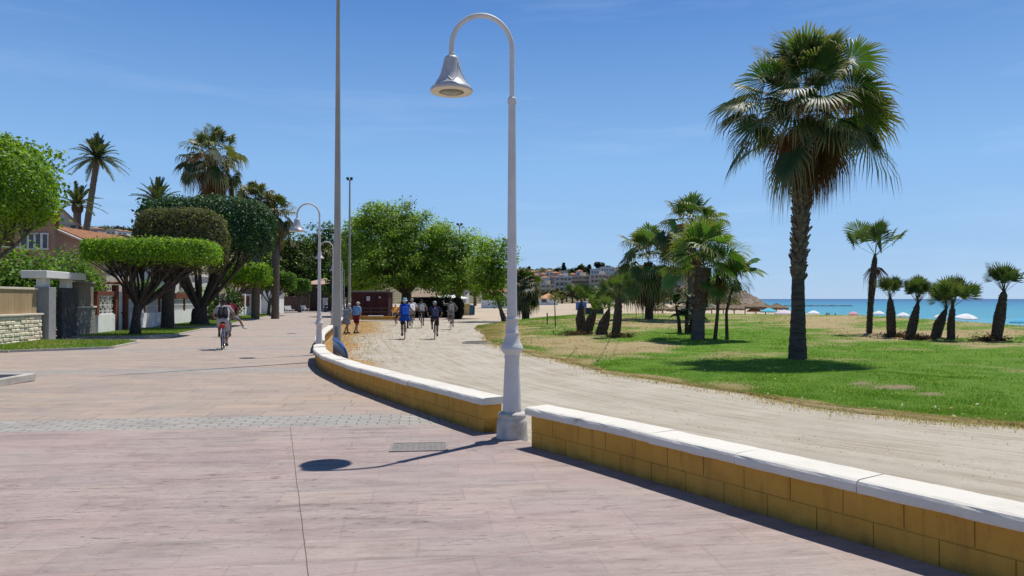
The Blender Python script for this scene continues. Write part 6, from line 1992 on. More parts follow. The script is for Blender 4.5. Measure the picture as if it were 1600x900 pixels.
def figure(name_loc, rz, J, label, skin, clothes, group=None, sc=1.0, vox=.011, head_dir=(0, 1, -.1), hair=None, hat=None, girth=1.0, fingers=True, hairlen=0):
    """J: joints in local coordinates (+y is forward). clothes: list of (name, material, kind)"""
    j = {k: Vector(v) for k, v in J.items() if k not in ('flip', 'hem')}
    g = girth
    b = MB()
    # trunk
    b.cap(j['pelvis'] + Vector((-.065, 0, 0)), j['pelvis'] + Vector((.065, 0, 0)), .115 * g, .115 * g, 12)
    mid = (j['pelvis'] + j['chest']) / 2
    for sx_ in (-.05, .05): b.cap(j['pelvis'] + Vector((sx_, 0, .03)), j['chest'] + Vector((sx_ * 1.4, 0, 0)), .105 * g, .115 * g, 12)
    b.cap(j['shL'] * .8 + j['neck'] * .2, j['shR'] * .8 + j['neck'] * .2, .07, .07, 10)
    b.cap(j['chest'], j['neck'], .12 * g, .065, 12)
    b.cap(j['neck'], j['head'] - Vector((0, 0, .04)), .056, .052, 10)
    # head with face
    hd = Vector(head_dir).normalized(); up = Vector((0, 0, 1)); sd = hd.cross(up).normalized(); up = sd.cross(hd)
    HM = Matrix((sd, hd, up)).transposed().to_4x4()
    hp = lambda x, y, z: j['head'] + sd * x + hd * y + up * z
    b.ell(j['head'] + up * .015, (.076, .096, .108), 16, 12, HM)
    b.ell(hp(0, .03, -.055), (.055, .062, .062), 12, 8, HM)
    b.cap(hp(0, .094, .012), hp(0, .108, -.022), .009, .015, 8)
    for s_ in (-1, 1):
        b.ell(hp(s_ * .077, -.008, -.008), (.012, .020, .033), 8, 6, HM)
        b.ell(hp(s_ * .03, .083, .018), (.016, .012, .01), 8, 6, HM)
    b.cap(hp(-.02, .086, -.056), hp(.02, .086, -.056), .009, .009, 7)
    for S_ in 'LR':
        sg = -1 if S_ == 'L' else 1
        b.cap(j['sh' + S_], j['el' + S_], .052 * g, .042, 10); b.cap(j['el' + S_], j['wr' + S_], .042, .027, 10)
        if fingers:
            dv = (j['wr' + S_] - j['el' + S_]); hd_ = Vector(J.get('hdir' + S_, dv))
            hand(b, j['wr' + S_], hd_, J.get('hside', (sg, 0, .2)), sc_h, .7, -1 * sg if J.get('flip') else sg)
        else: b.cap(j['wr' + S_], j['wr' + S_] + (j['wr' + S_] - j['el' + S_]).normalized() * .1, .03, .02, 8)
        b.cap(j['hip' + S_], j['kn' + S_], .088 * g, .058, 12); b.cap(j['kn' + S_], j['an' + S_], .058, .038, 12)
        kn, an = j['kn' + S_], j['an' + S_]
        calf = kn + (an - kn) * .3 - (j.get('fwd', Vector((0, 1, 0)))) * .02
        b.cap(kn + (an - kn) * .12, calf + (an - kn) * .2, .055, .055, 10)
        t_ = j['toe' + S_]
        heel = an - (t_ - an).normalized() * .04 - Vector((0, 0, .05))
        b.cap(heel, t_, .036, .03, 10); b.cap(an, heel, .038, .036, 10)
    me = remesh(b, 'person', vox)
    o = link('person', me, None, skin)
    o.location = name_loc; o.rotation_euler = (0, 0, rz); o.scale = (sc,) * 3
    props(o, label, 'person', group)
    def child(name, mb, mat, v=.014, sm=2): return link(name, remesh(mb, name, v, sm), o, mat)
    for nm, mat, kind in clothes:
        c = MB()
        e_ = .017
        if kind in ('shirt', 'vest', 'tee', 'long', 'dress'):
            for sx_ in (-.055, .055): c.cap(j['pelvis'] + Vector((sx_, 0, .05)), j['chest'] + Vector((sx_ * 1.35, 0, 0)), (.112 * g + e_ + .01), (.117 * g + e_), 12)
            c.cap(j['chest'], j['neck'] - Vector((0, 0, .04)), .12 * g + e_, .075, 12)
            c.cap(j['shL'] * .85 + j['neck'] * .15, j['shR'] * .85 + j['neck'] * .15, .072 + e_, .072 + e_, 10)
            if kind != 'vest' and not (kind == 'dress' and nm == 'sleeveless_dress'):
                for S_ in 'LR':
                    t_ = 1.0 if kind == 'long' else .62
                    c.cap(j['sh' + S_], j['sh' + S_].lerp(j['el' + S_], t_), .055 * g + e_, .05 + e_ + (.006 if kind != 'long' else 0), 10)
                    if kind == 'long': c.cap(j['el' + S_], j['el' + S_].lerp(j['wr' + S_], .85), .044 + e_, .034 + e_, 10)
            if kind == 'dress':
                hem = J['hem']
                for a_ in range(10):
                    w_ = 2 * PI * a_ / 10
                    off = Vector((math.cos(w_) * hem[0], math.sin(w_) * hem[1], 0))
                    c.cap(j['pelvis'] + Vector((math.cos(w_) * .06, math.sin(w_) * .04, .06)), Vector((j['pelvis'].x, j['pelvis'].y, hem[2])) + off, .11, .045, 8)
        elif kind == 'shorts':
            c.cap(j['pelvis'] + Vector((-.065, 0, .03)), j['pelvis'] + Vector((.065, 0, .03)), .118 * g + e_, .118 * g + e_, 12)
            for S_ in 'LR': c.cap(j['hip' + S_], j['hip' + S_].lerp(j['kn' + S_], .72), .09 * g + e_, .074 + e_ + .006, 12)
        elif kind == 'shoes':
            for S_ in 'LR':
                t_ = j['toe' + S_]; an = j['an' + S_]
                heel = an - (t_ - an).normalized() * .045 - Vector((0, 0, .05))
                c.cap(heel, t_, .047, .042, 10); c.cap(an - Vector((0, 0, .01)), heel, .045, .046, 10)
        elif kind == 'helmet':
            c.ell(j['head'] + up * .055 - hd * .005, (.105, .135, .095), 16, 10, HM)
        elif kind == 'hair':
            c.ell(j['head'] + up * .032 - hd * .014, (.087, .104, .108), 14, 10, HM)
            if hairlen: c.cap(hp(0, -.07, 0), hp(0, -.085, -hairlen), .07, .05, 10)
        elif kind == 'cap':
            c.ell(j['head'] + up * .05, (.086, .105, .085), 14, 10, HM); c.cap(hp(-.03, .09, .05), hp(.03, .09, .05), .03, .03, 8); c.cap(hp(0, .1, .05), hp(0, .15, .04), .03, .02, 8)
        elif kind == 'sunhat':
            c.lathe([(.0005, .13), (.06, .125), (.088, .10), (.1, .03), (.105, .015), (.15, -.005), (.152, -.015), (.1, .0), (.0005, .0)][::-1], tuple(j['head'] + up * .04), 20)
        elif kind == 'backpack':
            bk = -Vector((0, 1, 0))
            q = (j['chest'] + j['pelvis']) / 2; ax = (j['neck'] - j['pelvis']).normalized(); bk = (bk - ax * bk.dot(ax)).normalized()
            q = q + bk * .2 + ax * .04
            for s_ in (-.09, .09): c.cap(q + Vector((s_, 0, 0)) - ax * .13, q + Vector((s_ * .8, 0, 0)) + ax * .15, .10, .085, 12)
            for s_ in (-.06, .06): c.cap(q + bk * .07 + Vector((s_, 0, 0)) - ax * .13, q + bk * .07 + Vector((s_, 0, 0)) - ax * .0, .06, .055, 10)
            for s_ in (-.12, .12): c.cap(q + ax * .2 + Vector((s_, 0, 0)), j['neck'] + Vector((s_, .02, -.01)), .022, .022, 8); 
        if kind in ('helmet', 'hair', 'cap', 'sunhat', 'backpack', 'shoes'): child(nm, c, mat, .012, 1)
        else: child(nm, c, mat, .015, 3)
    ey = MB()
    for s_ in (-1, 1): ey.ell(hp(s_ * .03, .092, .018), (.012, .006, .006), 8, 6, HM)
    ey.build('eyes', HAIR_D, o)
    return o
sc_h = 1.0

def rider_pose(lean=.30, low='R', sit=.97, hb=(.30, .36, 1.06), armsout=.06):
    p = (0, -.22, sit + .03)
    ch = (0, -.22 + lean * .8, sit + .37)
    nk = (0, ch[1] + lean * .4, sit + .55)
    J = dict(pelvis=p, chest=ch, neck=nk, head=(0, nk[1] + .06, nk[2] + .155), shL=(-.18, nk[1] - .03, nk[2] - .05), shR=(.18, nk[1] - .03, nk[2] - .05))
    for S_, sg in (('L', -1), ('R', 1)):
        J['wr' + S_] = (sg * hb[0], hb[1] - .09, hb[2] + .05)
        J['el' + S_] = (sg * (hb[0] + armsout), (nk[1] + hb[1] - .09) / 2 - .05, (nk[2] - .05 + hb[2]) / 2 - .04)
        J['hdir' + S_] = (0, 1, -.35)
        J['hip' + S_] = (sg * .095, -.2, sit)
        if S_ == low:
            J['kn' + S_] = (sg * .125, .12, sit - .38); J['an' + S_] = (sg * .125, -.10, .22); J['toe' + S_] = (sg * .135, .06, .15)
        else:
            J['kn' + S_] = (sg * .14, .20, sit - .14); J['an' + S_] = (sg * .125, -.08, .55); J['toe' + S_] = (sg * .135, .08, .48)
    return J

RUBBER = M('tyre_rubber', (.025, .025, .025), (.04, .038, .036), 12, .8, .3)
ALLOY = M('alloy', (.55, .55, .56), (.45, .45, .46), 8, .3, .5, .8)
def bicycle(loc, rz, label, framecol, group=None, low='R', sc=1.0, rack=False):
    e = empty('bicycle', loc, label, 'bicycle', group, rz, sc)
    r_ = .34
    for y_ in (-.52, .53):
        m = MB(); m.torus((0, y_, r_), r_ - .02, .022, n=36, m=8); w_ = m.build('wheel', RUBBER, e)
        m = MB(); m.torus((0, y_, r_), r_ - .048, .012, n=36, m=6); m.tube([(-.035, y_, r_), (.035, y_, r_)], .022, 10)
        for k in range(14):
            a = 2 * PI * k / 14
            m.tube([(.02 if k % 2 else -.02, y_, r_), (0, y_ + (r_ - .05) * math.cos(a), r_ + (r_ - .05) * math.sin(a))], .0022, 4)
        m.build('rim', ALLOY, w_)
    bb = (0, -.10, .29); st = (0, -.24, .86); ht = (0, .36, .86); hb_ = (0, .40, .72)
    m = MB(); m.tube([bb, st], .019, 10); m.tube([bb, hb_], .021, 10); m.tube([(0, -.22, .78), ht], .018, 10); m.tube([ht, hb_], .022, 10)
    for s_ in (-1, 1):
        m.tube([(s_ * .02, -.10, .29), (s_ * .05, -.52, .34)], .010, 8); m.tube([(s_ * .015, -.225, .80), (s_ * .05, -.52, .34)], .009, 8)
        m.tube([(s_ * .03, .405, .70), (s_ * .045, .53, .34)], .013, 8)
    m.tube([(-.03, .405, .705), (.03, .405, .705)], .016, 8)
    m.build('frame', framecol, e)
    m = MB(); m.tube([st, (0, -.27, .93)], .014, 8); m.build('seat_post', ALLOY, e)
    m = MB(); m.ell((0, -.31, .95), (.085, .10, .035), 12, 6); m.ell((0, -.18, .955), (.035, .13, .025), 12, 6); m.build('saddle', RUBBER, e)
    m = MB(); m.tube([ht, (0, .345, 1.0), (0, .38, 1.03)], .014, 8); m.tube([(-.32, .30, 1.05), (-.2, .36, 1.05), (0, .39, 1.03), (.2, .36, 1.05), (.32, .30, 1.05)], .012, 8); hbo = m.build('handlebar', ALLOY, e)
    m = MB()
    for s_ in (-1, 1): m.tube([(s_ * .22, .355, 1.05), (s_ * .325, .298, 1.05)], .017, 8)
    m.build('grips', RUBBER, hbo)
    m = MB(); sg = 1 if low == 'R' else -1
    m.tube([(sg * .06, -.10, .29), (sg * .075, -.06, .13)], .011, 8); m.tube([(-sg * .06, -.10, .29), (-sg * .075, -.13, .45)], .011, 8)
    m.torus((.045, -.1, .29), .085, .006, n=24, m=6)
    m.tube([(.045, -.1, .375), (.045, -.52, .385)], .005, 4); m.tube([(.045, -.1, .205), (.045, -.52, .295)], .005, 4)
    m.build('crankset', ALLOY, e)
    m = MB(); m.bbox((sg * .125, -.05, .115), (.09, .09, .025), .006); m.build('pedal', RUBBER, e)
    m = MB(); m.bbox((-sg * .125, -.14, .46), (.09, .09, .025), .006); m.build('pedal', RUBBER, e)
    if rack:
        m = MB(); m.bbox((0, -.46, .83), (.16, .14, .16), .03); m.build('saddle_bag', M('red_bag', (.48, .03, .025), (.35, .02, .02), 6, .6, .3), e)
        m = MB()
        for s_ in (-.06, .06): m.tube([(s_, -.25, .74), (s_, -.7, .74), (s_ * .8, -.53, .36)], .006, 6)
        m.build('rack', RUBBER, e)
        m = MB(); m.ell((0, -.55, .80), (.03, .012, .025), 10, 6); m.build('rear_reflector', M('red_reflector', (.6, .02, .02), (.5, .02, .02), 6, .2, .6), e)
    return e

def ride(px, py, label_b, label_p, framecol, skin, clothes, rz=0.0, low='R', sc=1.0, lean=.30, rack=False, group='cyclists on the gravel path', hair=None, pose=None, vox=.012, girth=1.0, hairlen=0, hem=None, d=None):
    g = ground(px, py) if d is None else Vector((X(px, d), d, gz(X(px, d), d)))
    yaw = math.atan2(-g.x, g.y) + rz    # facing straight away from the camera
    loc = (g.x, g.y + .5, gz(g.x, g.y + .5) + .005)
    bicycle(loc, yaw, label_b, framecol, 'bicycles', low, sc, rack)
    J = pose or rider_pose(lean, low)
    if hem: J['hem'] = hem
    J['flip'] = True
    return figure(loc, yaw, J, label_p, skin, clothes, group, sc, vox, girth=girth, hairlen=hairlen)
FBLUE = M('blue_frame', (.02, .2, .55), (.02, .16, .45), 4, .35, .5); FGREY = M('grey_frame', (.12, .12, .125), (.08, .08, .085), 4, .35, .5); FWHITE = M('white_frame', (.6, .6, .6), (.5, .5, .5), 4, .35, .5); FRED = M('red_frame', (.4, .03, .03), (.3, .02, .02), 4, .35, .5)
def cloth(name, c): return M(name, c, tuple(x * .75 for x in c), 9, .9, .12, bump=.25, bscale=40)
TSH = cloth('pale_grey_tee', (.36, .35, .34)); SHO = cloth('pale_shorts', (.45, .43, .43)); BLK = cloth('black_cloth', (.028, .028, .034)); NAVY = cloth('navy_cloth', (.022, .026, .06)); ROYAL = cloth('royal_blue_cloth', (.012, .075, .40))
GREYSH = cloth('mid_grey_cloth', (.22, .22, .23)); WHITESH = cloth('white_cloth', (.66, .63, .60)); ORANGE = cloth('orange_cloth', (.62, .25, .03)); DKRED = cloth('maroon_cloth', (.16, .02, .035)); SKYB = cloth('pale_blue_cloth', (.22, .38, .62)); GREYDR = cloth('grey_dress_cloth', (.26, .27, .29))
SHOE = M('dark_shoe', (.04, .036, .035), (.06, .055, .05), 10, .7, .3); LHAT = cloth('light_blue_cloth', (.30, .52, .60)); CREAMC = cloth('cream_cloth', (.62, .55, .45)); BROWNSH = cloth('brown_grey_cloth', (.17, .155, .14))
HELM = M('helmet_shell', (.30, .30, .29), (.22, .22, .21), 8, .4, .4); HELMW = M('pale_helmet', (.55, .60, .62), (.45, .5, .52), 8, .4, .4)
ride(340, 547, 'blue bicycle with a red saddle bag, ridden on the paving at the left', 'man with a black backpack and pale shorts, cycling away on the paving', FBLUE, SKIN_T,
     [('tee', TSH, 'tee'), ('shorts', SHO, 'shorts'), ('shoes', SHOE, 'shoes'), ('hair', HAIR_D, 'hair'), ('backpack', BLK, 'backpack')], low='R', sc=1.0, rack=True, group='cyclists on the paving', lean=.26, vox=.01, girth=1.12, rz=R(-4))
P2 = rider_pose(.3, 'L')
P2['knR'] = (.42, .05, .80); P2['anR'] = (.60, .02, .45); P2['toeR'] = (.72, .08, .39)
ride(353, 527, 'grey bicycle mostly hidden in front of the cyclist with the backpack', 'cyclist hidden behind the backpack rider, one bare leg stuck out sideways', FGREY, SKIN_T,
     [('shirt', DKRED, 'tee'), ('shorts', GREYSH, 'shorts'), ('shoes', WHITESH, 'shoes'), ('hair', HAIR_D, 'hair')], low='L', pose=P2, group='cyclists on the paving', rz=R(-3))
ride(630, 529.5, 'bicycle ridden by the woman in the blue dress', 'woman in a royal blue sleeveless dress and pale blue hat, cycling away', FGREY, SKIN,
     [('sleeveless_dress', ROYAL, 'dress'), ('shorts', BLK, 'shorts'), ('shoes', SHOE, 'shoes'), ('hair', HAIR_G, 'hair'), ('sun_hat', LHAT, 'sunhat')], low='L', sc=1.0, hem=(.24, .16, .82), lean=.2)
ride(677.5, 530, 'bicycle ridden by the helmeted cyclist in navy', 'cyclist in a navy top and grey helmet, nearest on the right half of the path', FGREY, SKIN_T,
     [('navy_top', NAVY, 'tee'), ('shorts', BLK, 'shorts'), ('shoes', SHOE, 'shoes'), ('helmet', HELM, 'helmet')], low='R', sc=.93, lean=.3)
ride(642, 512.5, 'bicycle beyond the woman in blue, at her right', 'cyclist in a white shirt with a dark sleeve, just right of the woman in blue', FGREY, SKIN,
     [('white_shirt', WHITESH, 'tee'), ('shorts', GREYSH, 'shorts'), ('shoes', SHOE, 'shoes'), ('helmet', HELM, 'helmet')], low='L', sc=1.0, vox=.014)
ride(657, 512, 'white framed bicycle in the middle of the far riders', 'cyclist in a light grey shirt, in the middle of the far riders', FWHITE, SKIN,
     [('grey_shirt', GREYSH, 'tee'), ('shorts', BLK, 'shorts'), ('shoes', SHOE, 'shoes'), ('helmet', BLK, 'helmet')], low='R', sc=.97, vox=.014)
P3 = rider_pose(.28, 'R'); P3['elL'] = (-.40, .05, 1.46); P3['wrL'] = (-.44, .22, 1.58); P3['hdirL'] = (0, .3, 1)
ride(703.5, 514.5, 'bicycle farthest right on the gravel path', 'cyclist in a brownish grey shirt lifting one elbow, farthest right on the path', FGREY, SKIN,
     [('grey_shirt', BROWNSH, 'long'), ('shorts', GREYSH, 'shorts'), ('shoes', SHOE, 'shoes'), ('helmet', BLK, 'helmet')], low='L', sc=1.0, pose=P3, vox=.014)
ride(616, 508.5, 'small bicycle ridden by the child in orange', 'child in an orange vest and pale helmet, left of the woman in blue', FRED, SKIN,
     [('orange_vest', ORANGE, 'tee'), ('shorts', NAVY, 'shorts'), ('shoes', SHOE, 'shoes'), ('helmet', HELMW, 'helmet')], low='R', sc=.80, vox=.014)

def walk_pose(h=1.0, stride=.22, bend=0.05, swing=.15):
    J = dict(pelvis=(0, 0, .93), chest=(0, bend * .7, 1.24), neck=(0, bend * 1.2, 1.43), head=(0, bend * 1.6 + .03, 1.575),
             shL=(-.18, bend, 1.38), shR=(.18, bend, 1.38), elL=(-.24, bend - swing * .3, 1.10), elR=(.24, bend + swing * .2, 1.10), wrL=(-.24, bend + swing * .6, .86), wrR=(.24, bend - swing * .2, .86),
             hipL=(-.09, 0, .90), hipR=(.09, 0, .90), knL=(-.10, stride * .65, .50), knR=(.10, .02, .49), anL=(-.10, stride, .085), anR=(.10, -stride, .10), toeL=(-.11, stride + .15, .035), toeR=(.11, -stride + .14, .035))
    J['hdirL'] = (0, .1, -1); J['hdirR'] = (0, .1, -1); J['flip'] = True; J['hside'] = (0, 1, 0)
    return J
g = ground(541, 521.5)
Jw = walk_pose(bend=.12); Jw['hem'] = (.22, .19, .56)
figure((g.x, g.y, gz(g.x, g.y) - .005), R(-35), Jw, 'stooping older woman in a long grey dress beside the white wall', SKIN, [('grey_dress', GREYDR, 'dress'), ('shoes', SHOE, 'shoes'), ('hair', HAIR_G, 'hair')], 'couple walking beside the wall', .93, .013, girth=1.15)
g = ground(556, 521)
figure((g.x, g.y, gz(g.x, g.y) - .005), R(-30), walk_pose(bend=.08), 'older man in pale blue shirt, cap and maroon shorts beside the woman in grey', SKIN, [('blue_shirt', SKYB, 'tee'), ('maroon_shorts', DKRED, 'shorts'), ('shoes', SHOE, 'shoes'), ('cap', CREAMC, 'cap')], 'couple walking beside the wall', .97, .013, girth=1.1)

# ================================================================== BEACH
STRAW = M('thatch', (.27, .205, .135), (.16, .12, .08), 8, .95, .05, bump=1, bscale=14, bd=.05, stretch=(1, 1, .3))
def thatched(px, d, ytop, label, r=1.4):
    x = X(px, d); z = float(sand_z(x, d)); h = 1.6 + (467 - ytop) / F * d - z
    e = empty('straw_parasol', (x, d, z), label, 'parasol', 'straw parasols on the beach')
    m = MB(); m.tube([(0, 0, -.2), (0, 0, h - .1)], .07, 8); m.build('pole', BARK, e)
    m = MB(); pr = [(.04, h), (.3, h - .10), (.8 * r, h - .40), (r, h - .52)]
    n = 28; V = []; Fs = []
    for i, (q, zz) in enumerate(pr):
        for k in range(n):
            a = 2 * PI * k / n
            jj = rnd.uniform(-.09, .09) * (i / 3)
            V.append(((q + jj) * math.cos(a), (q + jj) * math.sin(a), zz + rnd.uniform(-.06, .04)))
    for k in range(n): V.append((pr[-1][0] * .98 * math.cos(2 * PI * k / n), pr[-1][0] * .98 * math.sin(2 * PI * k / n), pr[-1][1] - .2 + rnd.uniform(-.1, .05)))
    for i in range(len(pr)):
        for k in range(n):
            k2 = (k + 1) % n; Fs.append((i * n + k, i * n + k2, (i + 1) * n + k2, (i + 1) * n + k))
    m.add(V, Fs); m.add([(a * .97, b * .97, c - .1) for a, b, c in V[:n * 4]], [f for f in Fs if max(f) < n * 4]); m.build('thatch', STRAW, e)
TH = [(1035, 90, 476, 'leftmost straw parasol, just right of the dark skirted palm'), (1058, 95, 477, 'straw parasol between the dark skirted palm and the banana clump'), (1112, 95, 475, 'straw parasol right beside the thick grey palm'),
      (1130, 98, 474, 'straw parasol between the two slim stems, left one'), (1147, 92, 475, 'straw parasol right of the slim curving palm'), (1164, 98, 473.5, 'straw parasol in the middle of the group before the rocky point'),
      (1181, 92, 472.5, 'pointed straw parasol under the end of the rocky point'), (1196, 97, 475, 'second last straw parasol on the side of the big palm'), (1213, 91, 474, 'straw parasol closest to the big palm trunk, against the water')]
for px, d, yt, lb in TH: thatched(px, d, yt, lb)
def bparasol(px, d, ytop, label, col, r=1.0, tilt=0):
    x = X(px, d); z = float(sand_z(x, d)); h = 1.6 + (467 - ytop) / F * d - z
    return parasol('beach_parasol', (x, d, z), label, col, r=r, h=h, group='parasols on the beach', tilt=tilt, drop=.42)
OR_ = cloth('orange_canvas', (.65, .28, .15)); CY_ = cloth('cyan_canvas', (.15, .5, .62)); PK_ = cloth('pink_canvas', (.75, .38, .42)); PW_ = cloth('pinkish_white_canvas', (.72, .62, .68)); TQ_ = cloth('turquoise_canvas', (.12, .45, .68))
WC = cloth('plain_white_canvas', (.84, .84, .85))
for a in [(1178, 92, 480.5, 'orange beach parasol under the straw parasols', OR_, .9), (1201, 88, 481, 'cyan beach parasol left of the pinkish white one', CY_, 1.0), (1225, 87, 484, 'pinkish white beach parasol touching the big palm trunk', PW_, 1.15),
          (1271, 108, 485, 'white beach parasol just right of the big palm trunk', WC, .95), (1333, 112, 486.5, 'pink beach parasol left of the tall slim palm', PK_, .8), (1373, 105, 485.5, 'white beach parasol just right of the tall slim palm', WC, .85),
          (1411, 96, 488, 'white beach parasol right of the short upright palm', WC, .85), (1470, 90, 490, 'white beach parasol mostly behind the stubby leaning palm', WC, .8), (1510, 80, 490, 'big tilted white beach parasol on the open shore at the right', WC, 1.1),
          (1592, 78, 497, 'turquoise beach parasol at the right edge', TQ_, .9)]:
    bparasol(*a, tilt=.12 if a[0] == 1510 else 0)
def sit_pose():
    J = dict(pelvis=(0, 0, .12), chest=(0, .06, .44), neck=(0, .1, .62), head=(0, .14, .77), shL=(-.18, .07, .57), shR=(.18, .07, .57), elL=(-.24, .1, .32), elR=(.24, .1, .32), wrL=(-.2, .3, .3), wrR=(.2, .3, .3),
             hipL=(-.09, .03, .12), hipR=(.09, .03, .12), knL=(-.13, .4, .38), knR=(.13, .4, .38), anL=(-.13, .55, .09), anR=(.13, .55, .09), toeL=(-.13, .7, .04), toeR=(.13, .7, .04))
    return J
for px, d, pose, cl_, rz, lb in [(1306, 104, 'w', DKRED, 30, 'person in a red top standing on the shore left of the pink parasol'), (1291, 106, 'w', BLK, 200, 'person in dark swimwear standing right of the white parasol, left of two'), (1295, 107, 'w', NAVY, 160, 'person in navy swimwear standing right of the white parasol, right of two'),
                                 (1319, 108, 's', NAVY, 90, 'person sitting on the sand just left of the pink parasol'), (1408, 92, 'w', BLK, 20, 'person in black standing before the white parasol between short palms'), (1508, 78, 's', DKRED, 60, 'person in dark red sitting under the big tilted parasol'),
                                 (1520, 77, 's', BLK, 100, 'person in black sitting right of the big tilted parasol'), (1190, 86, 's', BLK, 40, 'person in black lounging under the cyan parasol'), (1168, 88, 's', DKRED, 80, 'person in dark red sitting left of the orange parasol'),
                                 (1216, 84, 's', DKRED, 150, 'person sitting left of the pinkish white parasol'), (1232, 84, 's', NAVY, 10, 'person in navy sitting under the pinkish white parasol')]:
    x = X(px, d); z = float(sand_z(x, d))
    # crop the pose so that feet rest on the sand
    figure((x, d, z), R(rz), walk_pose(stride=.1) if pose == 'w' else sit_pose(), lb, SKIN_T, [('swimwear', cl_, 'vest' if cl_ is not NAVY else 'shorts'), ('hair', HAIR_D, 'hair')], 'people on the beach', 1.0, .022, fingers=True)
# loungers under the straw parasols
for i, (px, d, lb) in enumerate([(1150, 87, 'white sun lounger under the straw parasols, left of the row'), (1158, 89, 'white sun lounger under the straw parasols, second of the row'), (1200, 85, 'white sun lounger near the cyan parasol'), (1126, 90, 'white sun lounger between the slim palm stems')]):
    x = X(px, d); z = float(sand_z(x, d))
    e = empty('sun_lounger', (x, d, z), lb, 'sun lounger', 'sun loungers on the beach', R(70))
    m = MB(); m.bbox((0, 0, .34), (.6, 1.3, .06), .02); m.build('bed', CANVAS, e)
    m = MB(); m.tube([(0, .62, .36), (0, 1.1, .72)], .03, 6); V = [(-.3, .64, .37), (.3, .64, .37), (.3, 1.12, .74), (-.3, 1.12, .74)]; V += [(a, b, c - .05) for a, b, c in V]; m.add(V, [(0, 1, 2, 3), (4, 7, 6, 5), (0, 4, 5, 1), (1, 5, 6, 2), (2, 6, 7, 3), (3, 7, 4, 0)]); m.build('backrest', CANVAS, e)
    for sx_ in (-.25, .25):
        for sy_ in (-.55, .55):
            m = MB(); m.box((sx_, sy_, .15), (.05, .05, .34)); m.build('leg', WHITE_PAINT, e)
# dark container and blue stall on the sand
for px0, px1, yt, yb, d, col, lb, nm in [(914, 942, 482, 490, 70, ANTH, 'dark low storage box on the sand behind the short palms', 'storage_box'), (900, 916, 472, 478, 130, BLUE, 'blue beach stall on the sand behind the spindle trunked palm', 'beach_stall')]:
    z1 = 1.6 + (467 - yt) / F * d; x0, x1 = X(px0, d), X(px1, d); zb = -.33
    e = empty(nm, ((x0 + x1) / 2, d, zb), lb, nm.replace('_', ' '))
    m = MB(); m.bbox((0, 0, (z1 - zb) / 2), (x1 - x0, 1.2, z1 - zb), .02); m.build('body', col, e)
    m = MB(); m.bbox((0, 0, z1 - zb + .04), (x1 - x0 + .15, 1.35, .08), .02); m.build('lid' if nm == 'storage_box' else 'roof', col if nm == 'storage_box' else CANVAS, e)
# ================================================================== HILLS AND FAR TOWN
SKYPX = [-700, -300, 0, 100, 160, 210, 300, 420, 520, 600, 700, 800, 850, 900, 950, 1000, 1050, 1085, 1110, 1130, 1150, 1170, 1185, 1197, 1215]
SKYY = [330, 345, 352, 356, 358, 360, 366, 374, 384, 396, 408, 421, 424, 426, 424, 419, 420, 430, 440, 449, 456, 462, 467, 474, 486]
def hill_z(px, d):
    top = 1.6 + (467 - np.interp(px, SKYPX, SKYY)) / F * 640
    near = np.interp(px, [-700, 500, 800, 1040, 1100, 1215], [200, 260, 300, 330, 400, 470])
    t = np.clip((d - near) / (640 - near), 0, 1)
    z0 = np.interp(px, [1000, 1100, 1200], [-.5, -1.5, -3.5])
    # terraces near the sea front, rocky point at the right end
    f = np.where(px > 1040, .35 * t + .65 * sstep(.62, .86, t + .10 * (fbm(px * .5, d * .1, 6, 141) - .5)), t * t * (3 - 2 * t))
    z = z0 + (top - z0) * f
    return z
pp = np.concatenate([np.linspace(-700, 780, 75), np.linspace(790, 1030, 60), np.linspace(1032, 1215, 190)])
dd = np.concatenate([np.linspace(200, 520, 60), np.linspace(523, 640, 60), np.linspace(660, 1200, 12)])
PX, DD = np.meshgrid(pp, dd, indexing='ij')
ZZ = hill_z(PX, np.minimum(DD, 640)) - np.maximum(DD - 640, 0) * .12 - 1.0 * (1 - sstep(1035, 1075, PX)) * sstep(300, 420, DD)
XX = X(PX, DD); YY = DD
rock = sstep(1035, 1075, PX)
hz_ = np.clip((ZZ + 1) / 5, 0, 1)
ZZ = ZZ + (fbm(XX, YY, 60, 101) - .5) * 5 * (1 - rock) * sstep(280, 380, DD) + (np.abs(fbm(XX, YY + ZZ * 1.5, 22, 111) - .5) * -8 + 1.5) * rock * hz_ + (fbm(XX, YY + ZZ, 9, 121) - .5) * 5 * rock * hz_ + (fbm(XX, YY + 2 * ZZ, 3.5, 125) - .5) * 3.5 * rock * hz_
def hill_material():
    t = NT('dry_hillside')
    c = t.ramp(t.noise(.03, 6, rough=.65), [(.35, (.17, .145, .085)), (.5, (.24, .195, .12)), (.65, (.115, .115, .06))])
    c = t.mix(t.ramp(t.noise(.12, 6, rough=.75), [(.48, 0.0), (.6, .9)]), c, (.05, .06, .032))
    geo = t.n('ShaderNodeNewGeometry')
    s = t.n('ShaderNodeSeparateXYZ'); t.l(geo.outputs['Normal'], s.inputs[0])
    rock = t.ramp(t.noise(.09, 7, rough=.7), [(.40, (.13, .10, .08)), (.5, (.29, .235, .18)), (.58, (.12, .095, .075)), (.66, (.33, .27, .21))])  # dark stops put the shadow in the cracks into the rock colour
    a = t.n('ShaderNodeVertexColor'); a.layer_name = 'Col'
    sc = t.n('ShaderNodeSeparateColor'); t.l(a.outputs[0], sc.inputs[0])
    c = t.mix(sc.outputs[0], c, rock)
    return t.bsdf(c, .95, .1, 0, t.bump(t.noise(.25, 6, rough=.75), 1, 1.5))
sheet('hills', XX, YY, ZZ, hill_material(), flip=False, col=np.repeat(rock.reshape(-1, 1), 3, 1))
def hz_at(px, d): return float(hill_z(np.array([float(px)]), np.array([float(d)]))[0]) - 1.0

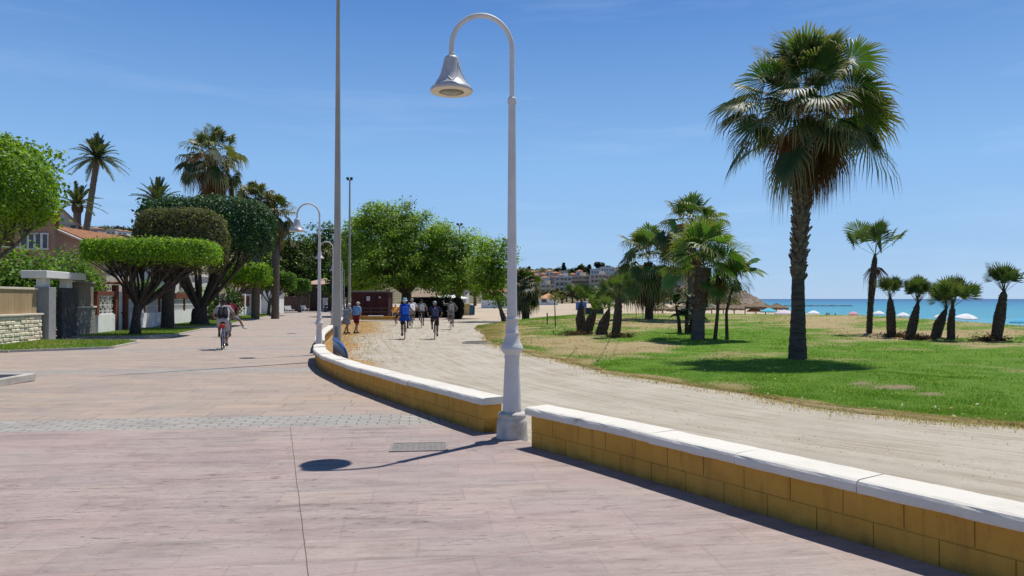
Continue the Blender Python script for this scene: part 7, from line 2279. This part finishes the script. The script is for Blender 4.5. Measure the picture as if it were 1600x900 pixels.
FARGLASS = M('far_window', (.20, .20, .205), (.15, .15, .155), .5, .3, .4)  # far glass lightened, distance haze put into the colour
BEIGE = [M('beige_block', (.62, .52, .41), (.55, .46, .36), .3, .9, .1), M('tan_block', (.56, .44, .33), (.5, .39, .29), .3, .9, .1), M('cream_block', (.62, .54, .44), (.54, .47, .38), .3, .9, .1), M('grey_block', (.56, .54, .52), (.5, .48, .46), .3, .9, .1)]  # block colours paled, with distance haze mixed into the paint
def block(px0, px1, ytop, d, label, mat, nst, nbay, dep=12, base=None, mat2=None):
    xa, xb = X(px0, d), X(px1, d); zt = 1.6 + (467 - ytop) / F * d; zb = -.6 if base is None else base
    e = empty('apartment_building', ((xa + xb) / 2, d + dep / 2, zb), label, 'apartment building', 'apartment blocks on the sea front')
    H_ = zt - zb; Wd = xb - xa; st = H_ / nst
    m = MB(); m.box((0, 0, H_ / 2), (Wd, dep, H_)); 
    for k in range(nbay + 1): m.box((-Wd / 2 + Wd * k / nbay, -dep / 2 - .7, H_ / 2), (.3, 1.4, H_ - .02))
    m.build('wall', mat, e)
    m = MB(); m.box((0, 0, H_ + .15), (Wd + .6, dep + .6, .35)); m.box((Wd * .2, 1, H_ + 1.3), (Wd * .25, 4, 2.0)); m.build('roof', mat2 or mat, e)
    for f in range(nst):
        m = MB(); m.box((0, -dep / 2 - .8, f * st + .1), (Wd - .02, 1.55, .22))
        for k in range(nbay): m.box((-Wd / 2 + Wd * (k + .5) / nbay, -dep / 2 - 1.5, f * st + .55), (Wd / nbay - .5, .12, .9))
        m.build('balcony', mat2 or BEIGE[2], e)
        for k in range(nbay):
            m = MB(); m.box((-Wd / 2 + Wd * (k + .5) / nbay + rnd.uniform(-.3, .3), -dep / 2 - .02, f * st + st * .5), (Wd / nbay * rnd.uniform(.4, .7), .12, st * .62)); m.build('window', FARGLASS, e)
block(838, 866, 445, 365, 'beige apartment block at the left end of the far sea front', BEIGE[0], 4, 4)
block(868, 893, 433, 385, 'pale grey apartment block second from the left on the far sea front', BEIGE[3], 5, 4)
block(892, 922, 432, 392, 'tan apartment block in the middle of the far sea front', BEIGE[1], 6, 5, mat2=BEIGE[0])
block(923, 952, 430, 380, 'apartment block below the long white terrace on the hilltop', BEIGE[0], 6, 5, mat2=BEIGE[2])
block(952, 978, 432, 372, 'cream apartment block left of the dark skirted palm', BEIGE[2], 6, 4, mat2=BEIGE[1])
block(978, 1004, 436, 378, 'terracotta tinted apartment block behind the dark skirted palm', M('terracotta_block', (.45, .27, .17), (.38, .22, .14), .3, .9, .1), 6, 4)
block(1008, 1030, 444, 400, 'lower grey apartment block right of the dark skirted palm', BEIGE[3], 4, 3)
# long white terrace on top
def house_far(px0, px1, ytop, d, label, wm, rm, nwin=3, dep=10, flat=False, name='house', group='houses on the far hill'):
    pm = (px0 + px1) / 2
    if group == 'houses on the far hill':      # stand each house where the slope comes up to it
        for d in np.arange(420, 632, 4.0):
            if hz_at(pm, d) + 1.5 >= 1.6 + (467 - ytop) / F * d - 4.5: break
        d = float(d) - 4
    xa, xb = X(px0, d), X(px1, d); zt = 1.6 + (467 - ytop) / F * d; zb = min(zt - 4, hz_at(pm, d) - 3)
    e = empty(name, ((xa + xb) / 2, d, zb), label, 'house', group)
    H_ = zt - zb; Wd = xb - xa
    m = MB(); m.box((0, 0, H_ / 2), (Wd, dep, H_)); m.build('wall', wm, e)
    m = MB()
    if flat: m.box((0, 0, H_ + .2), (Wd + .4, dep + .4, .4))
    else: hip(m, (0, 0, 0), Wd, dep, H_, max(1.2, Wd * .14), .4)
    m.build('roof', rm, e)
    for k in range(nwin):
        m = MB(); m.box((-Wd / 2 + Wd * (k + .5) / nwin, -dep / 2 - .02, H_ - 2.0), (Wd / nwin * .4, .15, 1.4)); m.build('window', FARGLASS, e)
WH = M('white_house', (.72, .71, .69), (.62, .61, .6), .4, .9, .1)
house_far(923, 938, 421, 560, 'white hilltop terrace, stepped left end', WH, WH, 4, flat=True)
house_far(938, 958, 418, 565, 'white hilltop terrace, taller middle part', WH, WH, 5, flat=True)
house_far(958, 976, 422, 560, 'white hilltop terrace, right end beside the dark palm', WH, TILES, 4)
hn = 0
HL = ['white house with a terracotta roof on the far hill', 'pinkish house with a terracotta roof on the far hill', 'cream house with a flat roof on the far hill']
PINKH = M('pink_house', (.52, .38, .32), (.45, .33, .28), .4, .9, .1)
for px, yt, d, w_ in [(818, 423, 600, 13), (832, 425, 580, 12), (845, 427, 600, 14), (858, 424, 620, 12), (868, 427, 590, 13), (880, 424, 615, 12), (851, 434, 520, 15), (870, 434, 515, 14), (888, 432, 530, 12), (905, 424, 610, 10), (990, 420, 600, 16), (1012, 421, 610, 15), (1034, 423, 600, 14), (1050, 427, 590, 13), (1062, 432, 580, 11), (838, 430, 560, 10), (849, 429, 560, 9), (862, 431, 560, 10), (876, 430, 560, 9), (895, 429, 560, 10), (912, 431, 560, 9), (826, 432, 540, 9), (980, 426, 560, 11), (995, 430, 560, 12), (1016, 428, 560, 12), (1030, 433, 560, 11),
                      (815, 436, 500, 12), (830, 438, 480, 12), (700, 414, 600, 14), (742, 420, 600, 13), (770, 425, 560, 13), (150, 358, 560, 16), (178, 360, 560, 14), (196, 362, 550, 14), (1000, 445, 460, 16), (1024, 450, 450, 14), (1046, 452, 450, 12)]:
    k = hn % 3; hn += 1
    house_far(px - w_ / 2, px + w_ / 2, yt, d, HL[k], [WH, PINKH, BEIGE[2]][k], [TILES, TILES, BEIGE[2]][k], 2, 9, flat=(k == 2))
# far trees: dark pines on the crest and grey green palms along the front
def far_tree(px, ytop, ybase, d, hw, label, cols, group, n=700, ls=.9, shape=1.0, cat='tree'):
    x = X(px, d); zt = 1.6 + (467 - ytop) / F * d; zb = 1.6 + (467 - ybase) / F * d; k = d / F
    e = empty('distant_tree', (x, d, zb), label, cat, group)
    H_ = zt - zb
    m = MB(); m.tube([(0, 0, -1.5), (0, 0, H_ * .7)], [.5, .25], 7); m.build('trunk', BARK, e)
    cl = Cloud(); r_ = hw * k
    m_ = n // 20
    v = unit(rng.normal(0, 1, (m_, 3))) * (1 - rng.random((m_, 1)) ** 1.5 * .6)
    cen = v * np.array([r_, r_, H_ * .36]) + np.array([0, 0, H_ * .64])
    if shape < 1: cen[:, :2] *= np.clip(1.15 - (cen[:, 2:] / H_), .1, 1)
    p = np.repeat(cen, 20, 0) + rng.normal(0, r_ * .14, (m_ * 20, 3))
    leaves(cl, p, unit(np.repeat(v, 20, 0) + np.array([0, 0, .4])), np.full(len(p), ls), palette(len(p), cols, np.repeat(rng.uniform(.7, 1.25, m_), 20), .25))
    cl.build('crown', LEAF, e)
PINE = [(.028, .05, .02), (.04, .065, .026), (.022, .038, .018)]
for px, yt, yb, d, hw, lb, sh in [(881, 411, 432, 560, 4.5, 'tall layered conifer standing on the far skyline', .6), (873, 419, 432, 560, 6, 'dark shrubby tree left of the tall conifer on the skyline', 1), (897, 420, 433, 550, 7, 'left one of the dark round pines beside the white terrace', 1), (908, 414, 433, 550, 9, 'largest dark round pine beside the white terrace', 1),
                                  (921, 413, 431, 552, 5, 'narrow dark pine touching the white terrace', .8), (936, 411, 420, 600, 8, 'dark pine crown above the white terrace', 1), (950, 416, 422, 610, 5, 'small dark pine above the right part of the white terrace', 1), (827, 417, 432, 600, 4, 'thin conifer on the skyline just right of the nearest lamp column', .6), (890, 428, 440, 520, 6, 'dark bush under the round pines', 1),
                                  (186, 356, 364, 560, 9, 'dark trees on the hill left of the olive brown tree', 1), (165, 359, 366, 540, 8, 'small dark tree on the hill beside the leaning palm', 1), (200, 358, 366, 530, 8, 'rightmost dark tree on the left hill', 1)]:
    far_tree(px, yt, yb, d, hw, lb, PINE, 'dark trees on the far hill', shape=sh)
OLV = [(.12, .12, .065), (.15, .145, .085), (.085, .095, .05)]
i = 0
FARL = 'grey green tree along the far sea front road'
for px in list(np.linspace(815, 1002, 24)) + [1010, 1018, 1026, 1036, 1048, 1058]:
    d = rng.uniform(300, 345); px = px + rng.uniform(-3, 3)
    far_tree(px, rng.uniform(444, 457), 471, d, rng.uniform(5, 8), FARL, OLV, 'trees along the far sea front road', 340, .75)
for px, yt, hw, d in [(742, 428, 13, 200), (722, 444, 10, 180), (768, 436, 12, 210), (712, 430, 9, 200), (812, 452, 7, 250)]:
    far_tree(px, yt, 473, d, hw, 'dull green tree behind the beach, left of the nearest lamp column', [(.06, .08, .035), (.08, .10, .05), (.04, .055, .025)], 'trees behind the beach', 700, .5)
# scrub covering the far slopes
n = 5200
px = np.concatenate([rng.uniform(-100, 780, 1600), rng.uniform(800, 1075, 2900), rng.uniform(1075, 1150, 700)]); dd_ = rng.uniform(0, 1, n) ** .8 * 270 + 365
zz = hill_z(px, dd_) - 1.0 * (1 - sstep(1035, 1075, px)); xx = X(px, dd_)
keep = fbm(xx, dd_, 45, 131) > .53
px, dd_, zz, xx = px[keep], dd_[keep], zz[keep], xx[keep]
cl = Cloud()
P = np.repeat(np.stack([xx, dd_, zz], 1), 14, 0) + rng.normal(0, 1, (len(xx) * 14, 3)) * np.array([1.6, 1.6, 1.0]) + np.array([0, 0, 1.0])
lum = np.repeat(rng.uniform(.6, 1.4, len(xx)), 14)
leaves(cl, P, unit(rng.normal(0, 1, P.shape) + np.array([0, 0, .6])), np.full(len(P), .85), palette(len(P), [(.075, .08, .045), (.10, .095, .055), (.15, .125, .08)], lum, .2))
structure(cl.build('scrub', LEAF, None), 'stuff')
# low breakwater far out in the sea
def rocks(): pass
e = empty('breakwater', (0, 0, 0), 'long low dark rock line lying far out in the sea', 'breakwater')
m = MB(); d = 420
for px in np.arange(1222, 1330, .6):
    x = X(px, d) + rnd.uniform(-.3, .3); s_ = rnd.uniform(.35, .6)
    m.ell((x, d + rnd.uniform(-1.5, 1.5), -2.45), (s_ * 1.6, s_, s_ * rnd.uniform(.4, 1.1)), 6, 4)
m.build('rocks', M('wet_rock', (.09, .08, .07), (.05, .045, .04), 3, .7, .3), e)
